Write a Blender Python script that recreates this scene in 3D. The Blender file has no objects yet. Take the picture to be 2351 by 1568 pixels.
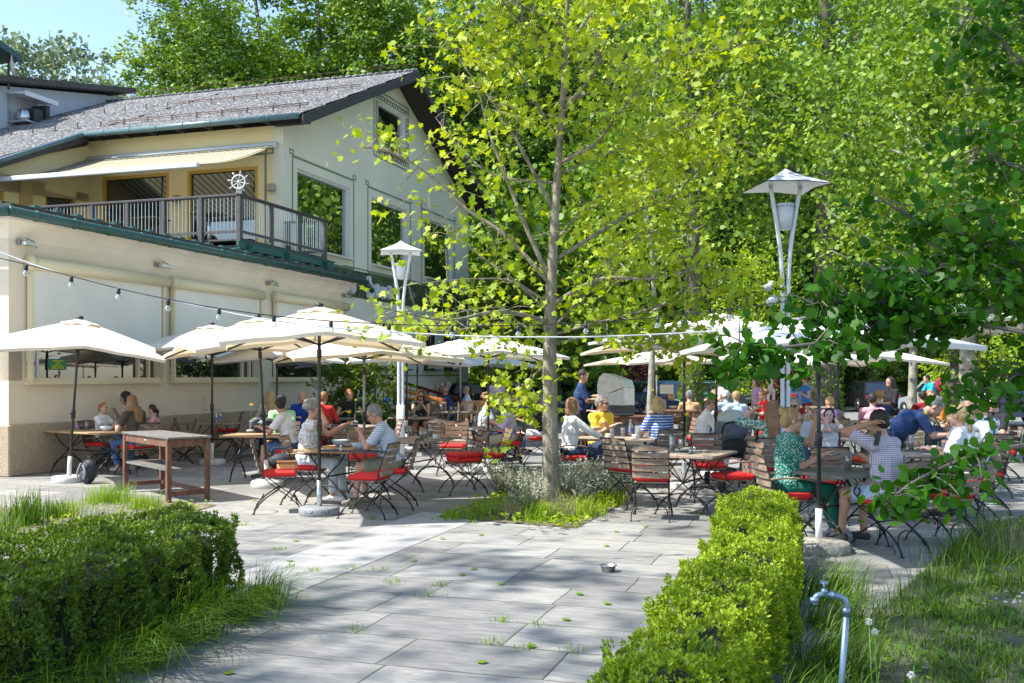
import bpy, math, random
import numpy as np
from mathutils import Vector, Matrix, noise
R = math.radians
rnd = random.Random(7)
COL = bpy.context.scene.collection
F, CX, HY, CH = 2290.0, 1175.5, 862.0, 1.72
def at(px, py, d):
    return Vector(((px-CX)/F*d, d, CH-(py-HY)/F*d))
def gr(px, py, z=0.0):
    d = (CH-z)*F/(py-HY)
    return Vector(((px-CX)/F*d, d, z))
# ------------------------------------------------------------ materials
M = {}
def mat(name, col, rough=.6, metal=0., var=.0, vscale=6., bump=0., bscale=40., col2=None, spec=.5, stretch=None, sheen=0):
    if name in M: return M[name]
    m = bpy.data.materials.new(name); m.use_nodes = True
    nt = m.node_tree; N = nt.nodes; L = nt.links; b = N['Principled BSDF']
    b.inputs['Roughness'].default_value = rough; b.inputs['Metallic'].default_value = metal
    b.inputs['Specular IOR Level'].default_value = spec
    c = (*col, 1)
    b.inputs['Base Color'].default_value = c
    if sheen: b.inputs['Sheen Weight'].default_value = sheen
    tc = N.new('ShaderNodeTexCoord'); src = tc.outputs['Object']
    if stretch:
        mp = N.new('ShaderNodeMapping'); mp.inputs['Scale'].default_value = stretch
        L.new(src, mp.inputs[0]); src = mp.outputs[0]
    if var or col2:
        n = N.new('ShaderNodeTexNoise'); n.inputs['Scale'].default_value = vscale; n.inputs['Detail'].default_value = 6
        L.new(src, n.inputs['Vector'])
        r = N.new('ShaderNodeValToRGB'); r.color_ramp.elements[0].position = .32; r.color_ramp.elements[1].position = .68
        a = col2 if col2 else [x*(1-var) for x in col]; e = col if col2 else [min(1, x*(1+var)) for x in col]
        r.color_ramp.elements[0].color = (*a, 1); r.color_ramp.elements[1].color = (*e, 1)
        L.new(n.outputs['Fac'], r.inputs[0]); L.new(r.outputs[0], b.inputs['Base Color'])
    if bump:
        n = N.new('ShaderNodeTexNoise'); n.inputs['Scale'].default_value = bscale; n.inputs['Detail'].default_value = 5
        L.new(src, n.inputs['Vector'])
        bp = N.new('ShaderNodeBump'); bp.inputs['Strength'].default_value = bump; bp.inputs['Distance'].default_value = .02
        L.new(n.outputs['Fac'], bp.inputs['Height']); L.new(bp.outputs[0], b.inputs['Normal'])
    M[name] = m
    return m
def nodes(m): return m.node_tree.nodes, m.node_tree.links, m.node_tree.nodes['Principled BSDF']
def math_node(N, L, op, a, b=None, clamp=False):
    n = N.new('ShaderNodeMath'); n.operation = op; n.use_clamp = clamp
    for i, v in enumerate((a, b)):
        if v is None: continue
        if isinstance(v, (int, float)): n.inputs[i].default_value = v
        else: L.new(v, n.inputs[i])
    return n.outputs[0]
def pattern(name, kind, c1, c2, scale=30, width=.3, axes='yz'):
    """fabric with woven pattern: check / stripe / dots / blobs, in the wearer's own space"""
    if name in M: return M[name]
    m = mat(name, c1, .85); N, L, b = nodes(m)
    tc = [n for n in N if n.type == 'TEX_COORD'][0]
    sp = N.new('ShaderNodeSeparateXYZ'); L.new(tc.outputs['Object'], sp.inputs[0])
    mix = N.new('ShaderNodeMix'); mix.data_type = 'RGBA'
    mix.inputs[6].default_value = (*c1, 1); mix.inputs[7].default_value = (*c2, 1)
    def band(o):
        return math_node(N, L, 'LESS_THAN', math_node(N, L, 'FRACT', math_node(N, L, 'MULTIPLY', o, scale)), width)
    if kind == 'check':
        xy = math_node(N, L, 'ADD', sp.outputs[0], sp.outputs[1])
        f = math_node(N, L, 'MULTIPLY', math_node(N, L, 'ADD', band(xy), band(sp.outputs[2])), .5)
    elif kind == 'stripe':
        f = band(sp.outputs[2])
    else:
        v = N.new('ShaderNodeTexVoronoi'); v.inputs['Scale'].default_value = scale
        L.new(tc.outputs['Object'], v.inputs['Vector'])
        if kind == 'blobs':
            v.feature = 'DISTANCE_TO_EDGE'
        f = math_node(N, L, 'LESS_THAN', v.outputs['Distance'], width)
    L.new(f, mix.inputs[0]); L.new(mix.outputs[2], b.inputs['Base Color'])
    return m
def leafmat(name, c1, c2, trans=.35, gloss=.12, rough=.55):
    if name in M: return M[name]
    m = bpy.data.materials.new(name); m.use_nodes = True
    nt = m.node_tree; N = nt.nodes; L = nt.links; N.clear()
    out = N.new('ShaderNodeOutputMaterial'); at_ = N.new('ShaderNodeAttribute'); at_.attribute_name = 'rnd'
    r = N.new('ShaderNodeValToRGB'); r.color_ramp.elements[0].color = (*c1, 1); r.color_ramp.elements[1].color = (*c2, 1)
    L.new(at_.outputs['Fac'], r.inputs[0])
    d = N.new('ShaderNodeBsdfDiffuse'); t = N.new('ShaderNodeBsdfTranslucent'); g = N.new('ShaderNodeBsdfGlossy')
    g.inputs['Roughness'].default_value = rough; g.inputs['Color'].default_value = (1, 1, 1, 1)
    hs = N.new('ShaderNodeHueSaturation'); hs.inputs['Hue'].default_value = .485; hs.inputs['Saturation'].default_value = 1.1; hs.inputs['Value'].default_value = 1.5
    L.new(r.outputs[0], hs.inputs['Color'])
    L.new(r.outputs[0], d.inputs[0]); L.new(hs.outputs[0], t.inputs[0])
    m1 = N.new('ShaderNodeMixShader'); m1.inputs[0].default_value = trans
    L.new(d.outputs[0], m1.inputs[1]); L.new(t.outputs[0], m1.inputs[2])
    m2 = N.new('ShaderNodeMixShader'); m2.inputs[0].default_value = gloss*.2
    L.new(m1.outputs[0], m2.inputs[1]); L.new(g.outputs[0], m2.inputs[2])
    L.new(m2.outputs[0], out.inputs[0])
    M[name] = m
    return m
def glassmat(name, tint=(.97, .99, .99), op=.35):
    """thin glass that lets light through"""
    if name in M: return M[name]
    m = bpy.data.materials.new(name); m.use_nodes = True
    N = m.node_tree.nodes; L = m.node_tree.links; N.clear()
    o = N.new('ShaderNodeOutputMaterial'); t = N.new('ShaderNodeBsdfTransparent'); g = N.new('ShaderNodeBsdfGlossy')
    t.inputs[0].default_value = (*tint, 1); g.inputs['Roughness'].default_value = .03
    fr = N.new('ShaderNodeFresnel'); fr.inputs[0].default_value = 1.5
    f = math_node(N, L, 'ADD', math_node(N, L, 'MULTIPLY', fr.outputs[0], .9), op*.25, True)
    mx = N.new('ShaderNodeMixShader'); L.new(f, mx.inputs[0]); L.new(t.outputs[0], mx.inputs[1]); L.new(g.outputs[0], mx.inputs[2])
    df = N.new('ShaderNodeBsdfDiffuse'); df.inputs[0].default_value = (.8, .85, .85, 1); m3 = N.new('ShaderNodeMixShader'); m3.inputs[0].default_value = .12*op+.03
    L.new(mx.outputs[0], m3.inputs[1]); L.new(df.outputs[0], m3.inputs[2]); L.new(m3.outputs[0], o.inputs[0]); M[name] = m
    return m
# ------------------------------------------------------------ mesh builder
class MB:
    def __init__(s): s.v = []; s.f = []; s.m = []; s.sm = []; s.X = Matrix.Identity(4)
    def add(s, vs, fs, mi=0, smooth=False):
        o = len(s.v); X = s.X
        s.v += [tuple(X @ Vector(v)) for v in vs]
        s.f += [tuple(i+o for i in f) for f in fs]
        s.m += [mi]*len(fs); s.sm += [smooth]*len(fs)
        return s
    def box(s, c, d, rz=0, mi=0, bev=0, rot=None):
        x, y, z = d[0]/2, d[1]/2, d[2]/2
        Q = (rot.to_4x4() if rot else Matrix.Rotation(rz, 4, 'Z'))
        T = Matrix.Translation(Vector(c)) @ Q
        if bev:
            b = min(bev, x*.9, y*.9, z*.9); vs = []
            for sx in (-1, 1):
                for sy in (-1, 1):
                    for sz in (-1, 1):
                        vs += [(sx*x, sy*(y-b), sz*(z-b)), (sx*(x-b), sy*y, sz*(z-b)), (sx*(x-b), sy*(y-b), sz*z)]
            I = lambda a, b_, c_, k: (a*4+b_*2+c_)*3+k
            fs = [(I(1,0,0,0),I(1,1,0,0),I(1,1,1,0),I(1,0,1,0)), (I(0,0,0,0),I(0,0,1,0),I(0,1,1,0),I(0,1,0,0)),
                  (I(0,1,0,1),I(0,1,1,1),I(1,1,1,1),I(1,1,0,1)), (I(0,0,0,1),I(1,0,0,1),I(1,0,1,1),I(0,0,1,1)),
                  (I(0,0,1,2),I(1,0,1,2),I(1,1,1,2),I(0,1,1,2)), (I(0,0,0,2),I(0,1,0,2),I(1,1,0,2),I(1,0,0,2))]
            for a in (0, 1):
                for c_ in (0, 1):
                    fs += [(I(a,0,c_,0),I(a,1,c_,0),I(a,1,c_,2),I(a,0,c_,2)), (I(0,a,c_,1),I(1,a,c_,1),I(1,a,c_,2),I(0,a,c_,2)),
                           (I(a,c_,0,0),I(a,c_,1,0),I(a,c_,1,1),I(a,c_,0,1))]
                    for k in (0, 1): fs.append((I(a,c_,k,0),I(a,c_,k,1),I(a,c_,k,2)))
        else:
            vs = [(sx*x, sy*y, sz*z) for sx in (-1, 1) for sy in (-1, 1) for sz in (-1, 1)]
            fs = [(0,1,3,2),(4,6,7,5),(0,4,5,1),(2,3,7,6),(0,2,6,4),(1,5,7,3)]
        return s.add([T @ Vector(v) for v in vs], fs, mi)
    def bar(s, a, b, w, h=None, mi=0, bev=0):
        """rectangular bar from a to b"""
        a = Vector(a); b = Vector(b); d = b-a; h = h or w
        q = d.to_track_quat('X', 'Z')
        return s.box((a+b)/2, (d.length, w, h), mi=mi, bev=bev, rot=q.to_matrix())
    def tube(s, pts, r, n=6, mi=0, smooth=True, cap=True, flat=1.0):
        pts = [Vector(p) for p in pts]; k = len(pts)
        rs = r if isinstance(r, (list, tuple)) else [r]*k
        vs = []; up = None
        for i, p in enumerate(pts):
            t = (pts[min(i+1, k-1)]-pts[max(i-1, 0)])
            t = t.normalized() if t.length > 1e-9 else Vector((0, 0, 1))
            if up is None:
                up = Vector((0, 0, 1)) if abs(t.z) < .9 else Vector((0, 1, 0))
            u = t.cross(up)
            u = u.normalized() if u.length > 1e-6 else t.orthogonal().normalized()
            w = u.cross(t); up = w
            for j in range(n):
                a = 2*math.pi*j/n
                vs.append(p+u*math.cos(a)*rs[i]+w*math.sin(a)*rs[i]*flat)
        fs = [(i*n+j, i*n+(j+1) % n, (i+1)*n+(j+1) % n, (i+1)*n+j) for i in range(k-1) for j in range(n)]
        if cap: fs += [tuple(reversed(range(n))), tuple(range((k-1)*n, k*n))]
        return s.add(vs, fs, mi, smooth)
    def lathe(s, prof, c=(0, 0, 0), n=16, mi=0, smooth=True, cap=True):
        c = Vector(c); vs = []
        for (r, z) in prof:
            for j in range(n):
                a = 2*math.pi*j/n; vs.append(c+Vector((r*math.cos(a), r*math.sin(a), z)))
        k = len(prof)
        fs = [(i*n+j, i*n+(j+1) % n, (i+1)*n+(j+1) % n, (i+1)*n+j) for i in range(k-1) for j in range(n)]
        if cap: fs += [tuple(reversed(range(n))), tuple(range((k-1)*n, k*n))]
        return s.add(vs, fs, mi, smooth)
    def ell(s, c, r, n=10, k=7, rot=None, mi=0):
        c = Vector(c); vs = [(0, 0, -1)]
        for i in range(1, k):
            p = math.pi*i/k
            vs += [(math.sin(p)*math.cos(2*math.pi*j/n), math.sin(p)*math.sin(2*math.pi*j/n), -math.cos(p)) for j in range(n)]
        vs.append((0, 0, 1))
        vs = [Vector((v[0]*r[0], v[1]*r[1], v[2]*r[2])) for v in vs]
        if rot is not None: vs = [rot @ v for v in vs]
        vs = [v+c for v in vs]
        fs = [(0, 1+(j+1) % n, 1+j) for j in range(n)]
        for i in range(k-2):
            a = 1+i*n
            fs += [(a+j, a+(j+1) % n, a+n+(j+1) % n, a+n+j) for j in range(n)]
        a = 1+(k-2)*n
        fs += [(a+j, a+(j+1) % n, len(vs)-1) for j in range(n)]
        return s.add(vs, fs, mi, True)
    def prism(s, poly, z0, z1, mi=0):
        n = len(poly)
        vs = [(p[0], p[1], z0) for p in poly]+[(p[0], p[1], z1) for p in poly]
        fs = [tuple(reversed(range(n))), tuple(range(n, 2*n))]+[(i, (i+1) % n, n+(i+1) % n, n+i) for i in range(n)]
        return s.add(vs, fs, mi)
    def sheet(s, poly, mi=0):
        return s.add(poly, [tuple(range(len(poly)))], mi)
    def slab(s, poly, t, mi=0):
        """polygon in 3-D given thickness t along its normal"""
        P = [Vector(p) for p in poly]; n = (P[1]-P[0]).cross(P[2]-P[0]).normalized(); k = len(P)
        vs = P+[p-n*t for p in P]
        fs = [tuple(range(k)), tuple(reversed(range(k, 2*k)))]+[(i, k+i, k+(i+1) % k, (i+1) % k) for i in range(k)]
        return s.add(vs, fs, mi)
    def mesh(s, name, mats):
        me = bpy.data.meshes.new(name)
        me.from_pydata(s.v, [], s.f)
        for m in (mats if isinstance(mats, (list, tuple)) else [mats]): me.materials.append(m)
        me.polygons.foreach_set('material_index', s.m); me.polygons.foreach_set('use_smooth', s.sm)
        me.update(); return me
    def build(s, name, mats, parent=None, loc=None, rz=0):
        o = bpy.data.objects.new(name, s.mesh(name, mats)); COL.objects.link(o)
        if parent: o.parent = parent
        if loc is not None: o.location = loc
        if rz: o.rotation_euler.z = rz
        return o
def tag(o, label=None, cat=None, group=None, kind=None):
    if label: o['label'] = label
    if cat: o['category'] = cat
    if group: o['group'] = group
    if kind: o['kind'] = kind
    return o
def empty(name, loc=(0, 0, 0), rz=0, label=None, cat=None, group=None):
    o = bpy.data.objects.new(name, None); COL.objects.link(o)
    o.location = loc; o.rotation_euler.z = rz; o.empty_display_size = .2
    return tag(o, label, cat, group)
KIDS = {}
def copy_tree(o, parent=None):
    c = o.copy(); COL.objects.link(c); c.parent = parent
    if o.name not in KIDS: KIDS[o.name] = list(o.children)
    ks = KIDS[o.name]
    for ch in ks: copy_tree(ch, c)
    return c
def place(proto, loc, rz, label, cat=None, group=None, used=set()):
    """first use moves the prototype itself, later uses copy it with its parts"""
    if proto.name in used: o = copy_tree(proto)
    else: o = proto; used.add(proto.name)
    o.location = loc; o.rotation_euler.z = rz
    tag(o, label, cat, group); return o
def nmesh(name, V, Fc, mats, rv=None, mi=None, smooth=False):
    """fast mesh from numpy: V (n,3), Fc (m,k)"""
    me = bpy.data.meshes.new(name); k = Fc.shape[1]
    me.vertices.add(len(V)); me.vertices.foreach_set('co', V.astype(np.float32).ravel())
    me.loops.add(Fc.size); me.loops.foreach_set('vertex_index', Fc.astype(np.int32).ravel())
    me.polygons.add(len(Fc)); me.polygons.foreach_set('loop_start', np.arange(0, Fc.size, k, dtype=np.int32))
    me.polygons.foreach_set('loop_total', np.full(len(Fc), k, dtype=np.int32))
    for m in (mats if isinstance(mats, (list, tuple)) else [mats]): me.materials.append(m)
    if mi is not None: me.polygons.foreach_set('material_index', mi.astype(np.int32))
    if smooth: me.polygons.foreach_set('use_smooth', np.ones(len(Fc), dtype=bool))
    me.update(calc_edges=True)
    if rv is not None:
        a = me.attributes.new('rnd', 'FLOAT', 'FACE'); a.data.foreach_set('value', rv.astype(np.float32))
    return me
def obj(name, me, parent=None, loc=None):
    o = bpy.data.objects.new(name, me); COL.objects.link(o)
    if parent: o.parent = parent
    if loc is not None: o.location = loc
    return o
# ============================================================ ground
BA = R(72.2); BX = Matrix.Translation((-8.53, 16.9, 0)) @ Matrix.Rotation(BA, 4, 'Z')   # the restaurant's own axes
E_ = Vector((-.952, .3056, 0)); D_ = Vector((.3056, .952, 0))
def B(x, y, z=0): return BX @ Vector((x, y, z))
def paving_mat():
    m = mat('paving', (.4, .4, .38), .75); N, L, b = nodes(m)
    tc = N.new('ShaderNodeTexCoord'); mp = N.new('ShaderNodeMapping'); mp.inputs['Rotation'].default_value = (0, 0, -(BA+R(90)))
    L.new(tc.outputs['Object'], mp.inputs[0])
    def brick(w, h, off, mort):
        br = N.new('ShaderNodeTexBrick'); br.offset = off; br.offset_frequency = 2; br.squash = 1.25; br.squash_frequency = 3
        br.inputs['Scale'].default_value = 1; br.inputs['Mortar Size'].default_value = mort; br.inputs['Mortar Smooth'].default_value = .1
        br.inputs['Brick Width'].default_value = w; br.inputs['Row Height'].default_value = h
        L.new(warp.outputs[0], br.inputs['Vector']); return br
    wn = N.new('ShaderNodeTexNoise'); wn.inputs['Scale'].default_value = .9; L.new(mp.outputs[0], wn.inputs['Vector'])
    warp = N.new('ShaderNodeVectorMath'); warp.operation = 'MULTIPLY_ADD'; warp.inputs[1].default_value = (.07, .03, 0)
    L.new(wn.outputs['Color'], warp.inputs[0]); L.new(mp.outputs[0], warp.inputs[2])
    br = brick(1.02, .6, .43, .007)
    br.inputs['Color1'].default_value = (.215, .213, .205, 1); br.inputs['Color2'].default_value = (.37, .36, .335, 1); br.inputs['Mortar'].default_value = (.085, .088, .065, 1)
    # streaky cleft surface
    s1 = N.new('ShaderNodeMapping'); s1.inputs['Scale'].default_value = (1.4, 7, 1); L.new(mp.outputs[0], s1.inputs[0])
    n1 = N.new('ShaderNodeTexNoise'); n1.inputs['Scale'].default_value = 2.6; n1.inputs['Detail'].default_value = 9; n1.inputs['Roughness'].default_value = .68; n1.inputs['Distortion'].default_value = .8
    L.new(s1.outputs[0], n1.inputs['Vector'])
    n2 = N.new('ShaderNodeTexNoise'); n2.inputs['Scale'].default_value = .7; n2.inputs['Detail'].default_value = 4; L.new(mp.outputs[0], n2.inputs['Vector'])
    r1 = N.new('ShaderNodeValToRGB'); r1.color_ramp.elements[0].position = .3; r1.color_ramp.elements[0].color = (.52, .53, .54, 1); r1.color_ramp.elements[1].position = .68; r1.color_ramp.elements[1].color = (1.12, 1.12, 1.1, 1)
    L.new(n1.outputs['Fac'], r1.inputs[0])
    mx = N.new('ShaderNodeMix'); mx.data_type = 'RGBA'; mx.blend_type = 'MULTIPLY'; mx.inputs[0].default_value = 1
    L.new(br.outputs['Color'], mx.inputs[6]); L.new(r1.outputs[0], mx.inputs[7])
    r2 = N.new('ShaderNodeValToRGB'); r2.color_ramp.elements[0].position = .52; r2.color_ramp.elements[0].color = (0, 0, 0, 1); r2.color_ramp.elements[1].position = .8; r2.color_ramp.elements[1].color = (.5, .5, .5, 1)
    L.new(n2.outputs['Fac'], r2.inputs[0])
    m2 = N.new('ShaderNodeMix'); m2.data_type = 'RGBA'; m2.inputs[7].default_value = (.38, .335, .285, 1)
    L.new(r2.outputs[0], m2.inputs[0]); L.new(mx.outputs[2], m2.inputs[6])
    L.new(m2.outputs[2], b.inputs['Base Color'])
    h = math_node(N, L, 'ADD', math_node(N, L, 'MULTIPLY', n1.outputs['Fac'], .5), math_node(N, L, 'MULTIPLY', br.outputs['Fac'], -1.0))
    bp = N.new('ShaderNodeBump'); bp.inputs['Strength'].default_value = .5; bp.inputs['Distance'].default_value = .012
    L.new(h, bp.inputs['Height']); L.new(bp.outputs[0], b.inputs['Normal'])
    return m
def sheet(name, pts, z, m, **kw):
    b = MB(); b.sheet([(p[0], p[1], z) for p in pts]); return tag(b.build(name, m), kind='structure', **kw)
mat('soil', (.17, .14, .10), .95, var=.45, vscale=9, bump=.8, bscale=30)
mat('asphalt', (.20, .20, .195), .9, var=.15, vscale=3, bump=.3, bscale=120)
mat('concrete', (.36, .355, .34), .9, var=.14, vscale=5, bump=.35, bscale=150)
mat('lawn_soil', (.12, .12, .085), .95, var=.4, vscale=5, bump=.8, bscale=25, col2=(.06, .075, .03))
sheet('ground', [(-400, -60), (400, -60), (400, 600), (-400, 600)], -.02, M['lawn_soil'])
sheet('terrace_paving', [(-40, -6), (16, -6), (16, 30.5), (-40, 30.5)], 0, paving_mat())
sheet('parking_asphalt', [(-20, 30.5), (70, 30.5), (70, 58), (-20, 58)], -.004, M['asphalt'])
sheet('concrete_strip', [B(x, y) for x, y in ((-14, -8.37), (-14, -9.25), (-1.9, -9.25), (-1.9, -8.37))], .004, M['concrete'])
LAWN = [(1.0, 1.0), (1.35, 3.6), (1.75, 5.8), (1.95, 6.3), (2.7, 7.3), (3.7, 8.9), (4.6, 10.3), (5.6, 11.6), (7.2, 13.2), (15.9, 15), (15.9, 1)]
sheet('lawn', LAWN, .004, M['lawn_soil'])
BEDC = [(-.92, 12.1), (.72, 11.2), (1.75, 14.1), (.05, 15.1)]
sheet('tree_bed', BEDC, .008, M['soil'])
BEDL = [(-7.4, 10.4), (-5.2, 9.9), (-4.1, 11.9), (-3.9, 13.2), (-5.1, 13.9), (-7.6, 12.3)]
sheet('flower_bed', BEDL, .008, M['soil'])
# ============================================================ restaurant: annex
mat('annex_wall', (.80, .69, .53), .93, var=.07, vscale=.7, bump=.5, bscale=110)
mat('plinth', (.46, .36, .25), .95, var=.15, vscale=25, bump=1., bscale=60)
mat('cornice', (.80, .73, .62), .9, var=.06, vscale=2, bump=.2, bscale=90)
mat('green_metal', (.03, .085, .075), .35, var=.15, vscale=3)
mat('teal_steel', (.035, .13, .125), .45, var=.12, vscale=2)
mat('cream_metal', (.76, .65, .42), .4)
mat('screen', (.80, .76, .67), .8, var=.05, vscale=1.3, spec=.2)
mat('dark_roof', (.07, .065, .06), .8, var=.3, vscale=8, bump=.3)
mat('steel', (.6, .61, .62), .28, 1.0)
mat('grey_plastic', (.25, .26, .27), .4)
mat('black_metal', (.018, .018, .02), .42)
mat('white_paint', (.78, .79, .8), .4)
def winmat(name, c=(.012, .016, .014)):
    m = mat(name, c, .015, 0, spec=1.0); N, L, b = nodes(m); b.inputs['IOR'].default_value = 1.75
    return m
winmat('window_glass'); winmat('mirror_glass'); M['mirror_glass'].node_tree.nodes['Principled BSDF'].inputs['IOR'].default_value = 3.2
annex = empty('restaurant_annex', B(0, 0), 0, 'low cream restaurant annex with pale roller screens and green gutter', 'building')
def bb():
    b = MB(); b.X = Matrix.Translation(-B(0, 0)) @ BX; return b
b = bb()
BAYS = [(.39, 3.97), (4.32, 7.67), (8.36, 12.07)]
b.box((6.2, 6, 1.33/2+.3), (12.4, 12, 1.33-.0)); # lower wall up to the sills (plinth stands proud)
xs = [0]+[v for p in BAYS for v in p]+[12.4]
for i in range(0, len(xs), 2):
    b.box(((xs[i]+xs[i+1])/2, .15, 1.98), (xs[i+1]-xs[i], .3, .7))
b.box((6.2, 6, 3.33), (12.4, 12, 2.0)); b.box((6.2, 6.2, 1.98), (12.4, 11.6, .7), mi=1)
b.box((.15, 6, 1.98), (.3, 12, .7))
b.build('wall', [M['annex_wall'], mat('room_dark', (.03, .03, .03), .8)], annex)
b = bb(); b.box((6.19, 6, .44), (12.46, 12.1, .88), bev=.02); b.build('plinth', M['plinth'], annex)
b = bb()   # coved cornice under the gutter: swept profile along front and end
prof = [(.0, 4.05), (.06, 4.16), (.16, 4.26), (.3, 4.32), (.33, 4.40), (.33, 4.46), (0, 4.46)]
vs = []; k = len(prof)
for (px_, py_) in [(12.4, 0), (0, 0), (0, 12)]:
    for (o_, z_) in prof:
        vs.append((px_ - (o_ if px_ == 0 else -0.0), py_ - (o_ if py_ == 0 else 0), z_))
b.add(vs, [(i*k+j, i*k+j+1, (i+1)*k+j+1, (i+1)*k+j) for i in range(2) for j in range(k-1)]+[tuple(range(k))])
b.build('cornice', M['cornice'], annex)
b = bb(); b.box((6.2, 5.9, 4.52), (13.1, 12.6, .1)); b.box((6.2, 6, 4.62), (12.6, 11.9, .1)); 
for i in range(26): b.box((.3+i*.5, -.28, 4.6), (.16, .12, .05), mi=1)
b.build('roof', [M['dark_roof'], M['teal_steel']], annex)
def gutter(b, pts, r=.085, n=10):
    """half-round gutter with joint rings"""
    for i in range(len(pts)-1):
        a, c = Vector(pts[i]), Vector(pts[i+1]); L_ = (c-a).length; d = (c-a)/L_
        b.tube([a, c], r, n=12); 
        for j in range(1, int(L_/.9)+1):
            q = a+d*min(j*.9, L_-.05); b.tube([q-d*.012, q+d*.012], r+.012, n=12)
b = bb(); gutter(b, [(12.75, -.44, 4.42), (-.44, -.44, 4.42), (-.44, 11, 4.42)]); b.tube([(12.7,-.44,4.42),(13.15,-.42,4.2)],.085,n=10); b.build('gutter', M['green_metal'], annex)
for i, (x0, x1) in enumerate(BAYS):
    w = bb(); w.box(((x0+x1)/2, .12, 1.98), (x1-x0-.1, .02, .62)); wo = w.build('window', M['window_glass'], annex)
    f = bb(); f.box(((x0+x1)/2, .02, 1.64), (x1-x0+.08, .16, .075)); f.box(((x0+x1)/2, -.04, 1.585), (x1-x0+.12, .14, .05))
    for x in (x0+.02, x1-.02, x0+(x1-x0)*.93, x0+(x1-x0)*.84): f.box((x, .08, 1.98), (.055, .07, .62))
    f.build('frame', M['cream_metal'], wo)
    s = bb(); s.tube([(x0-.04, -.13, 3.66), (x1+.06, -.13, 3.66)], .115, n=14)
    so = s.build('blind_box', M['cream_metal'], annex)
    s = bb(); s.tube([(x0-.075, -.13, 3.67), (x0-.045, -.13, 3.67)], .14, n=16)
    for a in range(3): s.tube([(x0-.08, -.13+.06*math.cos(a*2.1+.5), 3.67+.06*math.sin(a*2.1+.5)), (x0-.07, -.13+.06*math.cos(a*2.1+.5), 3.67+.06*math.sin(a*2.1+.5))], .012, n=6)
    s.build('end_cap', M['cream_metal'], so)
    s = bb(); s.box(((x0+x1)/2, -.1, 2.99), (x1-x0-.12, .012, 1.2)); s.build('screen', M['screen'], so)
    s = bb(); s.box(((x0+x1)/2, -.1, 2.385), (x1-x0-.06, .06, .05)); s.build('hem_bar', M['screen'], so)
    for x in (x0, x1):
        s = bb(); s.box((x, -.09, 2.62), (.055, .09, 2.05)); s.build('guide_rail', M['cream_metal'], so)
def spot(x, y, z, parent, fn):
    """flood light on a short bracket"""
    b = fn(); b.box((x, y-.13, z), (.26, .1, .07), bev=.01); o = b.build('flood_lamp', M['steel'], parent)
    b = fn(); b.box((x-.11, y-.03, z+.02), (.09, .07, .1), bev=.01); b.tube([(x-.05, y-.12, z+.04), (x, y-.08, z+.1), (x+.1, y-.14, z+.05), (x+.12, y-.18, z-.06)], .012, n=5); b.build('bracket', M['grey_plastic'], o)
for x in (.3, 3.95, 8.2, 12.2): spot(x, -.02, 3.98, annex, bb)
# green sign's reflection in the first window, built as a painted panel with reversed lettering
gs = bb(); gs.box((1.2, .085, 1.92), (.46, .012, .2)); gsn = gs.build('sign_reflection', mat('reflected_green', (.02, .2, .09), .5))
tag(gsn, 'painted reflection of a green sign with reversed yellow lettering in the leftmost annex window', 'reflection')
gsn.location = B(0, 0)
def text(s, size, M4, m, name, parent=None, ext=.004, font=None, spacing=1.0):
    cu = bpy.data.curves.new(name, 'FONT'); cu.body = s; cu.size = size; cu.extrude = ext; cu.align_x = 'CENTER'; cu.align_y = 'CENTER'; cu.space_line = spacing
    o = bpy.data.objects.new(name, cu); COL.objects.link(o)
    dg = bpy.context.evaluated_depsgraph_get(); me = bpy.data.meshes.new_from_object(o.evaluated_get(dg))
    bpy.data.objects.remove(o); me.transform(M4); me.materials.clear(); me.materials.append(m)
    return obj(name, me, parent)
mat('reflected_yellow', (.75, .72, .05), .5)
RM = Matrix.Translation(B(1.2, .072, 1.92)-B(0, 0)) @ Matrix.Rotation(BA, 4, 'Z') @ Matrix.Rotation(R(90), 4, 'X') @ Matrix.Scale(-1, 4, (1, 0, 0))
text('Bootsfahrten\njeden\nnach Anfrage\nab 10 Personen', .05, RM, M['reflected_yellow'], 'lettering', gsn, spacing=.85)
# ============================================================ restaurant: main house
mat('house_wall', (.76, .73, .60), .93, var=.05, vscale=.6, bump=.4, bscale=90)
mat('house_wall_yellow', (.82, .70, .42), .93, var=.05, vscale=.8, bump=.4, bscale=90)
mat('trim_green', (.22, .26, .17), .85)
mat('dark_wood', (.035, .028, .024), .7, var=.3, vscale=10, stretch=(1, 8, 8))
mat('barge', (.045, .042, .045), .6, var=.25, vscale=5)
mat('yellow_wood', (.55, .35, .07), .5)
mat('blue_grey', (.42, .47, .52), .5)
mat('window_white', (.66, .68, .70), .4)
def roofmat():
    m = mat('roof_cement', (.33, .32, .32), .95); N, L, b = nodes(m)
    tc = N.new('ShaderNodeTexCoord'); n = N.new('ShaderNodeTexNoise'); n.inputs['Scale'].default_value = 9; n.inputs['Detail'].default_value = 8; n.inputs['Roughness'].default_value = .75
    L.new(tc.outputs['Object'], n.inputs['Vector'])
    r = N.new('ShaderNodeValToRGB'); e = r.color_ramp.elements; e[0].position = .42; e[0].color = (.085, .082, .088, 1); e[1].position = .62; e[1].color = (.42, .42, .41, 1)
    x = r.color_ramp.elements.new(.53); x.color = (.20, .20, .20, 1)
    L.new(n.outputs['Fac'], r.inputs[0]); L.new(r.outputs[0], b.inputs['Base Color'])
    return m
roofmat()
GX, GY = 11.07, 1.31
hb0 = B(GX, GY)
house = empty('restaurant_house', hb0, 0, 'two storey cream restaurant house with grey corrugated gable roof and painted fish frieze', 'building')
def hb(): b = MB(); b.X = Matrix.Translation(-hb0) @ BX; return b
RX, RZ, EZ, GW = GX+7.3, 12.25, 8.78, 14.9
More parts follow.
